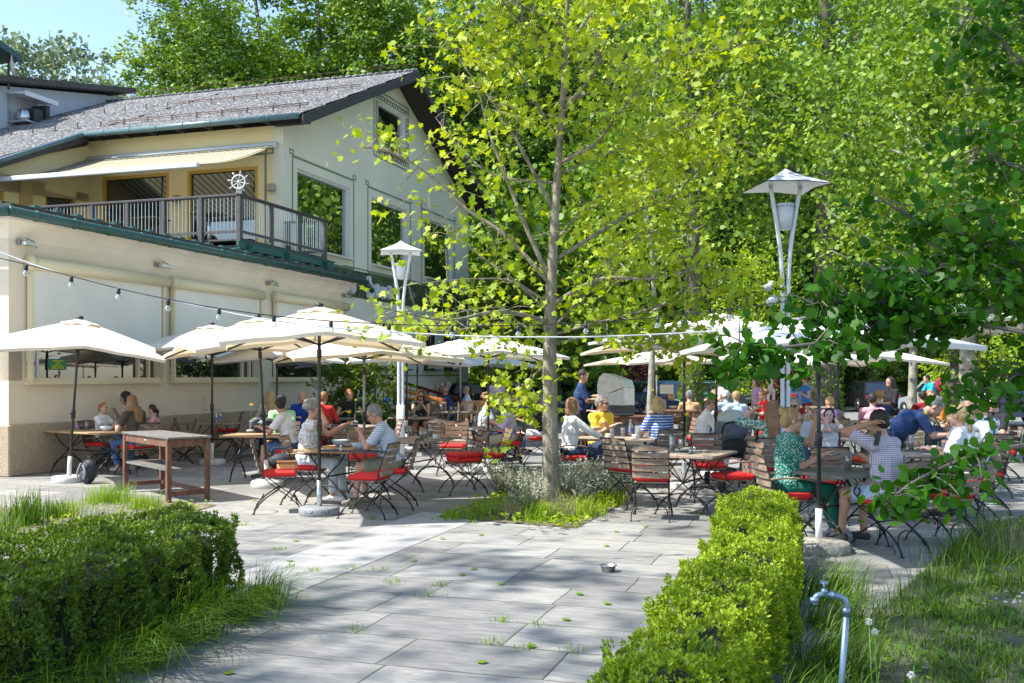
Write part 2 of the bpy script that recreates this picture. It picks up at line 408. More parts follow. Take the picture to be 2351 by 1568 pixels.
# gable wall with real window openings, facing -y (outwards), thickness .35
WIN = [(.79, 4.04, 5.42, 7.66), (5.62, 8.55, 5.42, 7.66), (10.16, 13.0, 5.42, 7.66)]
LOW = [(5.62, 6.92, 1.95, 3.5), (7.35, 8.58, 1.95, 3.5), (10.08, 11.33, 1.95, 3.5), (12.1, 13.3, 1.95, 3.5), (1.6, 3.6, .95, 3.3)]
ATT = (6.15, 8.3, 9.45, 11.0)
def wall_grid(b, holes, x0, x1, z0, z1, y, th, mi=0):
    X_ = sorted({x0, x1, *[h[0] for h in holes], *[h[1] for h in holes]}); Z_ = sorted({z0, z1, *[h[2] for h in holes], *[h[3] for h in holes]})
    for i in range(len(X_)-1):
        zs = None
        for j in range(len(Z_)-1):
            cx, cz = (X_[i]+X_[i+1])/2, (Z_[j]+Z_[j+1])/2
            if any(h[0] < cx < h[1] and h[2] < cz < h[3] for h in holes):
                if zs is not None: b.box((cx, y+th/2, (zs+Z_[j])/2), (X_[i+1]-X_[i], th, Z_[j]-zs), mi=mi); zs = None
            elif zs is None: zs = Z_[j]
        if zs is not None: b.box((cx, y+th/2, (zs+Z_[-1])/2), (X_[i+1]-X_[i], th, Z_[-1]-zs), mi=mi)
b = hb()
H = [(GX+a, GX+c, d, e) for a, c, d, e in WIN+LOW]
wall_grid(b, H, GX, GX+GW, 0, 8.5, GY, .35)
# triangle above 8.5 with the attic window cut out
ax0, ax1, az0, az1 = GX+ATT[0], GX+ATT[1], ATT[2], ATT[3]
def zr(x): return RZ-.12-abs(x-RX)*(RZ-EZ)/(RX-GX+.55)
def quad_wall(pts):
    k = len(pts); b.add([(p[0], GY, p[1]) for p in pts]+[(p[0], GY+.35, p[1]) for p in pts], [tuple(range(k)), tuple(reversed(range(k, 2*k)))]+[(i, k+i, k+(i+1) % k, (i+1) % k) for i in range(k)])
quad_wall([(GX, 8.5), (ax0, 8.5), (ax0, zr(ax0)), (GX, zr(GX))])
quad_wall([(ax0, 8.5), (ax1, 8.5), (ax1, az0), (ax0, az0)])
quad_wall([(ax0, az1), (ax1, az1), (ax1, zr(ax1)), (RX, zr(RX)), (ax0, zr(ax0))])
quad_wall([(ax1, 8.5), (GX+GW, 8.5), (GX+GW, zr(GX+GW)), (ax1, zr(ax1))])
b.box((GX+GW-.17, GY+6, 4.25), (.35, 11.3, 8.5))
b.build('gable_wall', M['house_wall'], house)
b = hb()  # balcony wall, at x = GX, y from GY to GY+6.6, holes are (y0,y1,z0,z1)
BW = [(GY+.8, GY+3.13, 5.0, 7.62), (GY+3.76, GY+6.1, 5.0, 7.62)]
Yb = hb(); Yb.X = Yb.X @ Matrix(((0, 1, 0, 0), (1, 0, 0, 0), (0, 0, 1, 0), (0, 0, 0, 1)))
wall_grid(Yb, BW, GY+.35, GY+6.6, 0, 8.72, GX, .3)
Yb.f = [tuple(reversed(f)) for f in Yb.f]
# side wing wall at y = GY+6.6, running towards the terrace
wy = GY+6.6
WH = [(6.1, 7.9, 5.9, 7.0), (9.35, 10.55, 4.9, 7.15)]
t_ = hb(); wall_grid(t_, WH, 5.2, GX+.3, 0, 6.95, wy, .3); o_ = len(Yb.v)
t_.add([(5.2, wy, 6.95), (GX+.3, wy, 6.95), (GX+.3, wy, 8.72), (5.2, wy, 6.45)]+[(5.2, wy+.3, 6.95), (GX+.3, wy+.3, 6.95), (GX+.3, wy+.3, 8.72), (5.2, wy+.3, 6.45)], [(0, 1, 2, 3), (7, 6, 5, 4), (0, 3, 7, 4), (1, 5, 6, 2)])
t_.box((5.35, wy+4.5, 3.3), (.3, 8.8, 6.6))
Yb.v += t_.v; Yb.f += [tuple(i+o_ for i in f) for f in t_.f]; Yb.m += t_.m; Yb.sm += t_.sm
Yb.build('balcony_wall', M['house_wall_yellow'], house)
# corrugated roof
def corrugated(name, x0, z0, x1, z1, y0, y1, parent, per=.177, amp=.027, rows=6):
    n = int((y1-y0)/per*6); V = []
    for r_ in range(rows):
        for e in (0, 1):
            f = (r_+e)/rows; ex = .0 if e else 0.02
            for i in range(n+1):
                y = y0+(y1-y0)*i/n; z = amp*math.cos(2*math.pi*i/6)+(.03*(1-f*0) if e == 0 else 0)
                V.append((x0+(x1-x0)*f, y, z0+(z1-z0)*f+z))
    V = np.array(V); m = n+1; Fc = []
    for q in range(2*rows-1):
        a = q*m+np.arange(n); Fc.append(np.stack([a, a+1, a+1+m, a+m], 1))
    W = np.array(Matrix.Translation(-hb0) @ BX); V = V @ W[:3, :3].T + W[:3, 3]
    me = nmesh(name, V, np.concatenate(Fc), M['roof_cement'], smooth=False); return obj(name, me, parent)
OV = .95
rfo = corrugated('roof', GX-.62, EZ, RX, RZ, GY-OV, wy-.35, house)
sl = (RZ-EZ)/(RX-GX+.62)
corrugated('roof', 4.6, RZ-(RX-4.6)*sl, RX, RZ, wy-.35+.002, 26, house, rows=10)
corrugated('roof', GX+GW+.6, EZ, RX, RZ, GY-OV, 26, house)
b = hb()
for i in range(90): b.ell((RX, GY-OV+.12+i*.28, RZ+.035), (.13, .15, .06), n=6, k=4)
b.build('ridge_tiles', M['roof_cement'], house)
b = hb()   # underlay, barge boards, soffit rafters
def slope_box(b, xa, xb, y0, y1, dz, th, mi=0):
    za = RZ-abs(RX-xa)*sl+dz; zb = RZ-abs(RX-xb)*sl+dz
    b.add([(xa, y0, za), (xb, y0, zb), (xb, y1, zb), (xa, y1, za), (xa, y0, za-th), (xb, y0, zb-th), (xb, y1, zb-th), (xa, y1, za-th)],
          [(0, 1, 2, 3), (7, 6, 5, 4), (0, 4, 5, 1), (2, 6, 7, 3), (0, 3, 7, 4), (1, 5, 6, 2)], mi)
for (xa, xb) in ((GX-.55, RX), (RX, GX+GW+.55)):
    slope_box(b, xa, xb, GY-OV+.06, wy-.3 if xa < RX-1 else 25.9, -.05, .07)
slope_box(b, 4.7, RX, wy-.29, 25.9, -.05, .07)
b.build('roof_boards', M['dark_wood'], house)
for q in ((GX-.62, RX, GY-OV-.04, GY-OV, 0, .3), (RX, GX+GW+.62, GY-OV-.04, GY-OV, 0, .3), (4.6, GX-.5, wy-.42, wy-.36, .05, .3)):
    b = hb(); slope_box(b, *q); b.build('barge_board', M['barge'], house)
for y in (GY-.35,):
    for x in (GX-.1, RX, GX+GW+.1):
        b = hb(); b.box((x, y, RZ-abs(RX-x)*sl-.25), (.16, 1.1, .2), bev=.02); b.build('purlin', M['dark_wood'], house)
for i in range(7):
    b = hb(); b.box((GX-.25, GY+.35+i*.95, EZ+.0), (.6, .11, .14), bev=.02); b.build('rafter_end', M['dark_wood'], house)
mat('gutter_teal', (.085, .15, .165), .4, var=.15, vscale=3)
b = hb(); gutter(b, [(GX-.75, GY-OV+.05, EZ-.06), (GX-.75, wy-.5, EZ-.06)]); b.tube([(GX-.75, wy-.5, EZ-.06), (GX-.9, wy-.42, EZ-.12), (4.7, wy-.48, RZ-(RX-4.7)*sl-.1)], .075, n=10)
b.build('gutter', M['gutter_teal'], house)
for xq in (GX+.4, GX+3.6):   # snow guard wires with little posts
    b = hb(); z = RZ-(RX-xq)*sl; b.tube([(xq, GY-.6, z+.17), (xq, wy-.4, z+.17)], .012, n=4); b.tube([(xq-.06, GY-.6, z+.1), (xq-.06, wy-.4, z+.1)], .01, n=4)
    for i in range(15): b.bar((xq, GY-.3+i*.85, z), (xq, GY-.3+i*.85, z+.2), .03)
    b.build('snow_guard', mat('rust', (.12, .06, .04), .8), house)
b = hb(); b.tube([(RX, GY-OV, RZ+.25), (RX, 25, RZ+.25)], .012, n=4)
for i in range(14): b.tube([(RX, GY-.8+i*1.8, RZ), (RX, GY-.8+i*1.8, RZ+.26)], .01, n=4)
b.build('lightning_wire', M['rust'], house)
# gable windows
def gwin(a, c, z0, z1, fr='window_white', mull=None, depth=.14):
    x0, x1 = GX+a, GX+c
    g = hb(); g.box(((x0+x1)/2, GY+depth, (z0+z1)/2), (x1-x0, .02, z1-z0)); go = g.build('window', M['mirror_glass'], house)
    f = hb(); w = .07
    for x in (x0+w/2, x1-w/2): f.box((x, GY+depth-.04, (z0+z1)/2), (w, .08, z1-z0))
    f.box(((x0+x1)/2, GY+depth-.04, z1-w/2), (x1-x0-2*w, .08, w)); f.box(((x0+x1)/2, GY+depth-.04, z0+w/2), (x1-x0-2*w, .08, w))
    if mull: f.box((x0+(x1-x0)*mull, GY+depth-.04, (z0+z1)/2), (.05, .07, z1-z0-2*w))
    f.build('frame', M[fr], go)
    s = hb(); s.box(((x0+x1)/2, GY-.02, z0-.025), (x1-x0+.1, .32, .05)); s.build('sill', M['dark_wood' if fr != 'window_white' else 'house_wall'], go)
for a, c, d, e in WIN: gwin(a, c, d, e)
for a, c, d, e in LOW[:4]: gwin(a, c, d, e, 'dark_wood', .5)
gwin(ATT[0], ATT[1], ATT[2], ATT[3])
b = hb(); x0 = GX+LOW[4][0]; x1 = GX+LOW[4][1]
b.box(((x0+x1)/2, GY+.15, 2.1), (x1-x0, .06, 2.3)); do = b.build('entrance_door', M['dark_wood'], house)
for k in (0, 1):
    b = hb(); b.box((x0+.5+k*1.0, GY+.1, 2.2), (.7, .03, 1.7)); b.build('pane', M['window_glass'], do)
# painted green frames with key corners
b = hb(); y = GY-.004
def key(x, z, sx, sz):
    for (dx, dz, w, h) in ((0, .11, .24, .05), (0, -.0, .24, .05), (-.1, .055, .05, .06), (.1, .055, .05, .06)): b.box((x+dx*sx, y, z+dz*sz), (w, .006, h))
for a, c, d, e in WIN:
    x0, x1 = GX+a-.28, GX+c+.28; z1 = e+.3; z0 = d-.3
    b.box(((x0+x1)/2, y, z1), (x1-x0, .006, .07)); b.box((x0, y, (z0+z1)/2), (.07, .006, z1-z0)); b.box((x1, y, (z0+z1)/2), (.07, .006, z1-z0)); b.box(((x0+x1)/2, y, z0), (x1-x0, .006, .07))
    for (x, z, q, w) in ((x0-.05, z1+.05, -1, 1), (x1+.05, z1+.05, 1, 1), (x0-.05, z0-.05, -1, -1), (x1+.05, z0-.05, 1, -1)): key(x, z, q, w)
x0, x1, z0, z1 = GX+ATT[0]-.35, GX+ATT[1]+.35, ATT[2]-.35, ATT[3]+.35
b.box(((x0+x1)/2, y, z0), (x1-x0, .006, .06)); b.box(((x0+x1)/2, y, z1), (x1-x0, .006, .06)); b.box((x0, y, (z0+z1)/2), (.06, .006, z1-z0)); b.box((x1, y, (z0+z1)/2), (.06, .006, z1-z0))
b.box((GX+9.6, y, 5.17), (12.0, .006, .05)); b.box((GX+9.6, y, 1.72), (8.6, .006, .05))
b.build('painted_trim', M['trim_green'], house)
b = hb()   # wrought scroll grille round the attic window
def ring(cx, cz, r_):
    b.tube([(cx+r_*math.cos(a*math.pi/5), GY-.03, cz+r_*math.sin(a*math.pi/5)) for a in range(10)], .012, n=4)
for i in range(12):
    ring(GX+ATT[0]-.14+i*.22, ATT[3]+.14, .09); ring(GX+ATT[0]-.14+i*.22, ATT[2]-.14, .09)
for i in range(7):
    ring(GX+ATT[0]-.16, ATT[2]+.1+i*.22, .09); ring(GX+ATT[1]+.16, ATT[2]+.1+i*.22, .09)
b.build('window_grille', M['black_metal'], house)
# frieze: green band, bubbles, fish, lettering
b = hb(); b.box((GX+8.7, GY-.01, 4.66), (12.2, .014, .86)); b.build('frieze', mat('frieze_green', (.055, .085, .03), .8, var=.35, vscale=2.5), house)
fr = hb()
rr = random.Random(3)
for i in range(110):
    cx, cz, r_ = GX+2.9+rr.random()*11.6, 4.3+rr.random()*.72, .02+rr.random()*.03
    k = 8; p1 = [(cx+r_*math.cos(a*2*math.pi/k)*.8, GY-.0185, cz+r_*1.3*math.sin(a*2*math.pi/k)) for a in range(k)]; p2 = [(cx+.65*r_*math.cos(a*2*math.pi/k)*.8, GY-.0185, cz+.65*r_*1.3*math.sin(a*2*math.pi/k)) for a in range(k)]
    fr.add(p1+p2, [(a, (a+1) % k, k+(a+1) % k, k+a) for a in range(k)])
fr.build('painted_bubbles', mat('bubble', (.28, .32, .22), .8), house)
def fish(cx, cz, L_, tilt, flip=1):
    f = hb(); T = Matrix.Translation((cx, GY-.0195, cz)) @ Matrix.Rotation(tilt, 4, 'Y') @ Matrix.Scale(flip, 4, (1, 0, 0))
    def poly(pts, mi, yy=0): f.add([T @ Vector((p[0]*L_, yy, p[1]*L_)) for p in pts], [tuple(range(len(pts)))], mi)
    top = [(-.5+i*.1, .16*math.sin(math.pi*min(1, (i+.6)/10.5))**.7) for i in range(10)]
    poly(top+[(x, -z*.85) for x, z in reversed(top)], 0)
    poly([(x, z*.98) for x, z in top]+[(x, z*.25) for x, z in reversed(top)], 1, -.002)
    poly([(.38, 0), (.52, .15), (.5, 0), (.52, -.15)], 0, -.001); poly([(-.05, .13), (.12, .26), (.25, .2), (.2, .08)], 0, -.001); poly([(0, -.12), (.05, -.24), (.15, -.1)], 0, -.001)
    poly([(-.4+.025*math.cos(a*.8), .04+.025*math.sin(a*.8)) for a in range(8)], 0, -.004)
    return f.build('painted_fish', [mat('fish_pale', (.42, .42, .34), .8), mat('fish_dark', (.10, .075, .06), .8)], house)
for cx, cz, L_, t in ((7.6, 4.6, .95, .9), (8.9, 4.68, 1.05, .95), (10.4, 4.62, .9, 1.1), (12.0, 4.7, .9, .8), (13.4, 4.6, .8, 1.2)): fish(GX+cx, cz, L_, t)
def glyph(ch, x):
    """blackletter letter cut from thick board: pointed vertical strokes"""
    S = {'h': [(0, -.1, .62), (.2, -.1, .36)], 'a': [(0, .0, .36), (.2, 0, .36)], 'u': [(0, 0, .36), (.2, 0, .36)], 's': [(.08, .0, .4)], 'r': [(0, 0, .36)], 'i': [(0, 0, .38)], 't': [(0, 0, .5)]}[ch]
    f = hb(); w = .1
    def stroke(pts): f.add([(x+p[0], GY-.2, 4.36+p[1]) for p in pts]+[(x+p[0], GY-.06, 4.36+p[1]) for p in pts], [tuple(range(len(pts))), tuple(reversed(range(len(pts), 2*len(pts))))]+[(i, len(pts)+i, len(pts)+(i+1) % len(pts), (i+1) % len(pts)) for i in range(len(pts))])
    for sx, z0, z1 in S: stroke([(sx, z0+.05), (sx+w/2, z0), (sx+w, z0+.05), (sx+w, z1-.06), (sx+w*.4, z1), (sx, z1-.06)])
    if ch in 'ha': stroke([(.06, .27), (.15, .42), (.25, .33), (.25, .25), (.15, .33), (.06, .2)])
    if ch in 'au': stroke([(.05, 0), (.15, -.06), (.25, .02), (.25, .08), (.15, .0), (.05, .08)])
    if ch == 'a': stroke([(.05, .17), (.25, .21), (.25, .15), (.05, .11)])
    if ch == 's':
        stroke([(0, .36), (.13, .44), (.28, .34), (.2, .28), (.13, .34), (.08, .28)]); stroke([(.0, .06), (.14, -.04), (.28, .08), (.28, .18), (.05, .26), (.03, .2), (.2, .12), (.13, .06), (.04, .12)])
    if ch in 'rt': stroke([(.1, .36), (.24, .36), (.2, .26), (.1, .28)])
    return f.build('letter', M['white_paint'], house)
M_l = mat('letter_white', (.62, .66, .72), .5)
for ch, x in (('a', 3.05), ('r', 3.5), ('a', 3.8), ('h', 5.1), ('a', 5.6), ('u', 6.1), ('s', 6.6)): glyph(ch, GX+x)
# balcony windows, doors (dark interior glass + yellow timber)
def bwin(y0, y1, z0, z1, x=GX+.1, cat='window'):
    g = hb(); g.box((x, (y0+y1)/2, (z0+z1)/2), (.02, y1-y0, z1-z0)); go = g.build(cat, M['window_glass'], house)
    f = hb(); w = .09
    for y in (y0+w/2, y1-w/2): f.box((x-.05, y, (z0+z1)/2), (.09, w, z1-z0))
    f.box((x-.05, (y0+y1)/2, z1-w/2), (.09, y1-y0-2*w, w)); f.box((x-.05, (y0+y1)/2, z0+w/2), (.09, y1-y0-2*w, w)); f.build('frame', M['yellow_wood'], go); return go
for y0, y1, z0, z1 in BW: bwin(y0, y1, z0, z1)
for x0, x1, z0, z1 in WH:
    g = hb(); g.box(((x0+x1)/2, wy+.12, (z0+z1)/2), (x1-x0, .02, z1-z0)); go = g.build('window', M['window_glass'], house)
    f = hb()
    for x in (x0+.05, x1-.05): f.box((x, wy+.08, (z0+z1)/2), (.1, .08, z1-z0))
    f.box(((x0+x1)/2, wy+.08, z1-.05), (x1-x0-.2, .08, .1)); f.build('frame', M['yellow_wood'], go)
b = hb(); b.box((8.85, wy+.02, 6.03), (.9, .05, 2.2), rz=R(8)); b.build('open_door', mat('pale_door', (.55, .42, .2), .5), house)
b = hb(); y = GY+.45; b.box((GX-.006, GY+2.0, 7.95), (.008, 2.9, .07)); b.box((GX-.006, GY+.55, 6.6), (.008, .07, 2.7))
for dz, dy, h, w in ((.14, -.08, .05, .26), (0, -.08, .05, .26), (.07, .03, .1, .05), (.07, -.19, .1, .05)): b.box((GX-.006, GY+.5+dy, 7.95+dz), (.008, w, h))
b.build('painted_trim', M['trim_green'], house)
for y, z in ((GY+.33, 7.0), (GY+3.45, 6.85)):
    b = hb(); b.box((GX-.07, y, z), (.12, .2, .16), bev=.01); b.box((GX-.1, y, z-.1), (.16, .24, .03)); b.build('wall_lamp', mat('lamp_beige', (.4, .36, .28), .6), house)
b = hb(); b.box((8.3, wy-.07, 7.1), (.2, .12, .16), bev=.01); b.build('wall_lamp', M['lamp_beige'], house)
# awning
def awnmat():
    m = mat('awning_cloth', (.66, .63, .48), .85); N, L, b_ = nodes(m)
    tc = [n for n in N if n.type == 'TEX_COORD'][0]; mp = N.new('ShaderNodeMapping'); mp.inputs['Rotation'].default_value = (0, 0, -BA)
    L.new(tc.outputs['Object'], mp.inputs[0]); sp = N.new('ShaderNodeSeparateXYZ'); L.new(mp.outputs[0], sp.inputs[0])
    f = math_node(N, L, 'LESS_THAN', math_node(N, L, 'FRACT', math_node(N, L, 'MULTIPLY', sp.outputs[1], 4.5)), .42)
    mx = N.new('ShaderNodeMix'); mx.data_type = 'RGBA'; mx.inputs[6].default_value = (.60, .58, .46, 1); mx.inputs[7].default_value = (.30, .26, .11, 1)
    L.new(f, mx.inputs[0]); L.new(mx.outputs[2], b_.inputs['Base Color']); b_.inputs['Transmission Weight'].default_value = 0
    d = N.new('ShaderNodeBsdfTranslucent'); L.new(mx.outputs[2], d.inputs[0]); ms = N.new('ShaderNodeMixShader'); ms.inputs[0].default_value = .35
    out = [n for n in N if n.type == 'OUTPUT_MATERIAL'][0]; L.new(b_.outputs[0], ms.inputs[1]); L.new(d.outputs[0], ms.inputs[2]); L.new(ms.outputs[0], out.inputs[0])
    return m
aw = empty('awning', hb0, 0, 'striped cream fabric awning extended over the upstairs balcony', 'awning')
b = hb(); ny, nx = 30, 10
vs = []
for j in range(nx+1):
    f = j/nx; x = GX-.12-f*3.55; 
    for i in range(ny+1):
        y = GY+.2+(6.4+.0*f)*i/ny; z = 8.15-1.25*f-.10*math.sin(math.pi*f)-.05*f*(1-f)*4*(i/ny < .03)
        vs.append((x, y, z))
b.add(vs, [(j*(ny+1)+i, j*(ny+1)+i+1, (j+1)*(ny+1)+i+1, (j+1)*(ny+1)+i) for j in range(nx) for i in range(ny)], smooth=True)
b.build('cloth', awnmat(), aw)
b = hb(); b.tube([(GX-.1, GY+.15, 8.16), (GX-.1, GY+6.55, 8.16)], .08, n=10); b.build('roller', M['window_white'], aw)
b = hb(); b.box((GX-3.7, GY+3.4, 6.87), (.1, 6.5, .13), bev=.02); b.build('front_bar', M['window_white'], aw)
for yy in (GY+.9, GY+4.2):
    b = hb(); b.tube([(GX-.15, yy, 8.05), (GX-1.8, yy+1.3, 7.35), (GX-3.65, yy+.2, 6.87)], .028, n=6); b.build('folding_arm', M['window_white'], aw)
# balcony
bal = empty('balcony', hb0, 0, 'wooden balcony railing with steel balusters standing on the annex roof', 'balcony')
mat('grey_wood', (.09, .085, .085), .8, var=.3, vscale=8, bump=.3, stretch=(6, 6, 1))
b = hb(); 
for i in range(28): b.box((9.0, .06+i*.285, 4.93), (4.12, .27, .04))
b.build('floor', M['grey_wood'], bal)
b = hb()
for x in (7.1, 8.8, 10.8):
    b.box((x, 3.4, 4.8), (.1, 7.3, .02)); b.box((x, 3.4, 4.64), (.1, 7.3, .02)); b.box((x, 3.4, 4.72), (.02, 7.3, .14))
for z in (4.87,4.69): b.box((9.05, -.1, z), (4.7, .12, .02))
b.box((9.05, -.1, 4.78), (4.7, .02, .16)); b.box((11.2, .1, 4.55), (.5, .3, .02)); b.box((11.2, .1, 4.78), (.5, .3, .02)); b.box((11.2, .1, 4.66), (.03, .2, .22))
b.build('steel_beam', M['teal_steel'], bal)
FX = 6.92
posts = [(FX, .0)]+[(FX, 1.05*i) for i in range(1, 7)]+[(FX+1.37*i, .0) for i in range(1, 4)]+[(11.0, 1.1)]
for (x, y) in posts:
    b = hb(); b.box((x, y, 5.36), (.13, .11, 1.16), bev=.01); b.build('post', M['grey_wood'], bal)
for (p, q) in (((FX, 0), (FX, 7.4)), ((FX, 0), (FX+4.15, 0)), ((11.0, 0), (11.0, 1.2))):
    b = hb(); b.bar((p[0], p[1], 5.97), (q[0], q[1], 5.97), .14, .06, bev=.01); b.build('handrail', M['barge'], bal)
    b = hb(); b.bar((p[0], p[1], 5.12), (q[0], q[1], 5.12), .05, .06); b.build('bottom_rail', M['grey_wood'], bal)
    b = hb(); L_ = math.hypot(q[0]-p[0], q[1]-p[1]); n = int(L_/.105)
    for i in range(1, n):
        f = i/n; x = p[0]+(q[0]-p[0])*f; y = p[1]+(q[1]-p[1])*f; b.tube([(x, y, 5.05), (x, y, 5.95)], .009, n=5, cap=False)
    b.build('balusters', M['steel'], bal)
for (x, y) in ((8.6, 2.0), (8.9, 4.0), (9.2, 5.4)):
    t = empty('bistro_table', B(x, y, 4.95), BA, 'standing table with brown top upstairs behind the balcony rail', 'table', 'tables on the balcony')
    m_ = MB(); m_.box((0, 0, .93), (.75, .75, .035), bev=.01); m_.build('tabletop', mat('balcony_wood', (.22, .12, .06), .6), t)
    m_ = MB(); m_.tube([(0, 0, 0), (0, 0, .91)], .05, n=8); m_.box((0, 0, .012), (.45, .45, .024)); m_.build('pedestal', M['steel'], t)
# ship's wheel on the corner post
sw = empty('ships_wheel', B(FX, 0, 6.0), BA+R(10), 'weathered white wooden ships wheel mounted on the balcony corner post', 'ship wheel'); sw.scale = (.8, .8, .8)
mat('white_wood', (.62, .61, .58), .85, var=.15, vscale=12)
m_ = MB(); m_.box((0, 0, .14), (.1, .1, .3), bev=.01); m_.build('stand', M['white_wood'], sw)
m_ = MB()
m_.tube([(-.08, .2*math.cos(a*math.pi/12), .33+.2*math.sin(a*math.pi/12)) for a in range(25)], .024, n=6); m_.build('rim', M['white_wood'], sw)
for k in range(8):
    a = k*math.pi/4+.2; m_ = MB(); m_.tube([(-.08, .03*math.cos(a), .33+.03*math.sin(a)), (-.08, .2*math.cos(a), .33+.2*math.sin(a)), (-.08, .26*math.cos(a), .33+.26*math.sin(a)), (-.08, .33*math.cos(a), .33+.33*math.sin(a))], [.012, .014, .012, .02], n=6); m_.build('spoke', M['white_wood'], sw)
m_ = MB(); m_.ell((-.08, 0, .33), (.05, .05, .05)); m_.build('hub', M['white_wood'], sw)
# rear house with cooling unit and dish
rb0 = B(18, GY+12, 0)
rear = empty('rear_house', rb0, 0, 'pale rendered house wall rising behind the corrugated roof on the left', 'building')
def rb(): b = MB(); b.X = Matrix.Translation(-rb0) @ BX; return b
yr = GY+12
b = rb(); b.add([(8, yr, 0), (19, yr, 0), (19, yr, 12.65), (8, yr, 10.4)]+[(8, yr+7, 0), (19, yr+7, 0), (19, yr+7, 12.65), (8, yr+7, 10.4)], [(0, 1, 2, 3), (7, 6, 5, 4), (0, 3, 7, 4), (1, 5, 6, 2), (3, 2, 6, 7)])
b.build('wall', mat('rear_wall', (.5, .54, .6), .9, var=.05), rear)  # white wall; the bluish tone of its shade is put into the colour
b = rb(); b.add([(7.5, yr-.5, 10.35), (19.4, yr-.5, 12.83), (19.4, yr+7, 12.83), (7.5, yr+7, 10.35)]+[(7.5, yr-.5, 10.55), (19.4, yr-.5, 13.03), (19.4, yr+7, 13.03), (7.5, yr+7, 10.55)], [(3, 2, 1, 0), (4, 5, 6, 7), (0, 1, 5, 4), (1, 2, 6, 5), (2, 3, 7, 6), (3, 0, 4, 7)])
b.build('roof', M['dark_roof'], rear)
b = rb(); b.add([(11.0, yr-.6, 12.85), (13.5, yr-.6, 12.3), (13.5, yr+4, 12.3), (11.0, yr+4, 12.85)]+[(11.0, yr-.6, 13.1), (13.5, yr-.6, 12.5), (13.5, yr+4, 12.5), (11.0, yr+4, 13.1)], [(3, 2, 1, 0), (4, 5, 6, 7), (0, 1, 5, 4), (1, 2, 6, 5), (2, 3, 7, 6), (3, 0, 4, 7)]); b.box((11.7, yr+2.2, 11.9), (1.4, 3, 1.4)); b.build('dormer_roof', M['green_metal'], rear)
xq = 14.1
ac = empty('cooling_unit', B(xq, yr-.4, 10.3), BA, 'open cooling unit under a sheet metal canopy on the rear wall', 'cooling unit')
b = MB(); b.box((0, 0, .95), (1.5, .9, .07), rot=Matrix.Rotation(R(6), 3, 'X')); b.box((0, -.45, .9), (1.5, .03, .16)); b.build('canopy', M['window_white'], ac)
b = MB(); b.box((0, 0, .02), (1.3, .75, .05)); b.bar((-.62, .3, 0), (-.62, -.35, 0), .05); b.bar((-.62, .35, 0), (-.62, .35, .9), .05); b.bar((.62, .35, 0), (.62, .35, .9), .05); b.build('shelf', M['steel'], ac)
b = MB(); b.box((.1, 0, .33), (.4, .5, .5), bev=.03); b.box((.42, 0, .42), (.18, .62, .7)); b.build('condenser', mat('dark_metal', (.04, .04, .045), .5), ac)
b = MB(); b.lathe([(0, .06), (.2, .06), (.22, .2), (.2, .42), (.1, .5), (0, .52)], (-.35, 0, 0), 12); b.build('compressor', M['steel'], ac)
b = MB(); b.tube([(.4, -.2, .1), (.5, -.3, -.2), (.1, -.3, -.3), (-.2, -.1, -.25), (-.2, .3, -.1)], .03, n=6); b.build('pipe', M['window_white'], ac)
sd = empty('satellite_dish', B(13.15, yr-.35, 11.3), BA, 'small white satellite dish on a mast above the rear roof', 'satellite dish')
b = MB(); b.tube([(0, 0, 0), (0, 0, 1.25)], .04, n=6); b.build('mast', M['rust'], sd)
b = MB(); b.lathe([(0, 0), (.15, .01), (.28, .05), (.36, .09), (.36, .1), (.28, .065), (.15, .025), (0, .015)], n=16); o = b.build('dish', M['window_white'], sd); o.location = (-.05, -.14, .75); o.rotation_euler = (R(80), 0, R(40))
# ============================================================ entrance stairs
st = empty('entrance_stairs', B(12.6, -.2, 0), BA, 'stone entrance steps with dark red handrails beside the annex', 'stairs')
b = MB()
for i in range(6): b.box((1.2, 1.0-i*.33, (.95-i*.16)/2), (3.0, .34, .95-i*.16))
b.box((1.3, 1.35, .475), (3.2, .5, .95)); b.build('steps', M['concrete'], st)
mat('red_rail', (.16, .03, .018), .35); mat('orange_frame_sunlit_rail', (.5, .17, .04), .4)  # orange copy puts sunlight into a red handrail's colour; board frame is plain orange
for x, m_ in ((-.35, 'orange_frame_sunlit_rail'), (2.3, 'red_rail'), (-.1, 'red_rail')):
    y1 = -2.2 if x > 0 else -2.8
    b = MB(); b.bar((x, 1.2, 1.95), (x, y1, 1.02), .07, .09, bev=.015); ro = b.build('handrail', M[m_], st)
    b = MB()
    for i in range(12):
        f = i/11; y = 1.15+(y1-1.15)*f; z = 1.92-.9*f
        b.tube([(x, y, max(0, z-1.0)), (x, y, z)], .012, n=5); 
        if i % 2: b.tube([(x, y, z-.35), (x, y+.05, z-.28), (x, y, z-.2), (x, y-.05, z-.28), (x, y, z-.35)], .008, n=4)
    b.build('balusters', M['black_metal'], ro)
b = MB(); b.bar((-.3, .15, 3.2), (1.0, -.9, 3.0), .9, .05); b.bar((.6, -.9, 0), (.6, -.9, 3.0), .09); pr = b.build('porch_roof', M['dark_wood'], st)
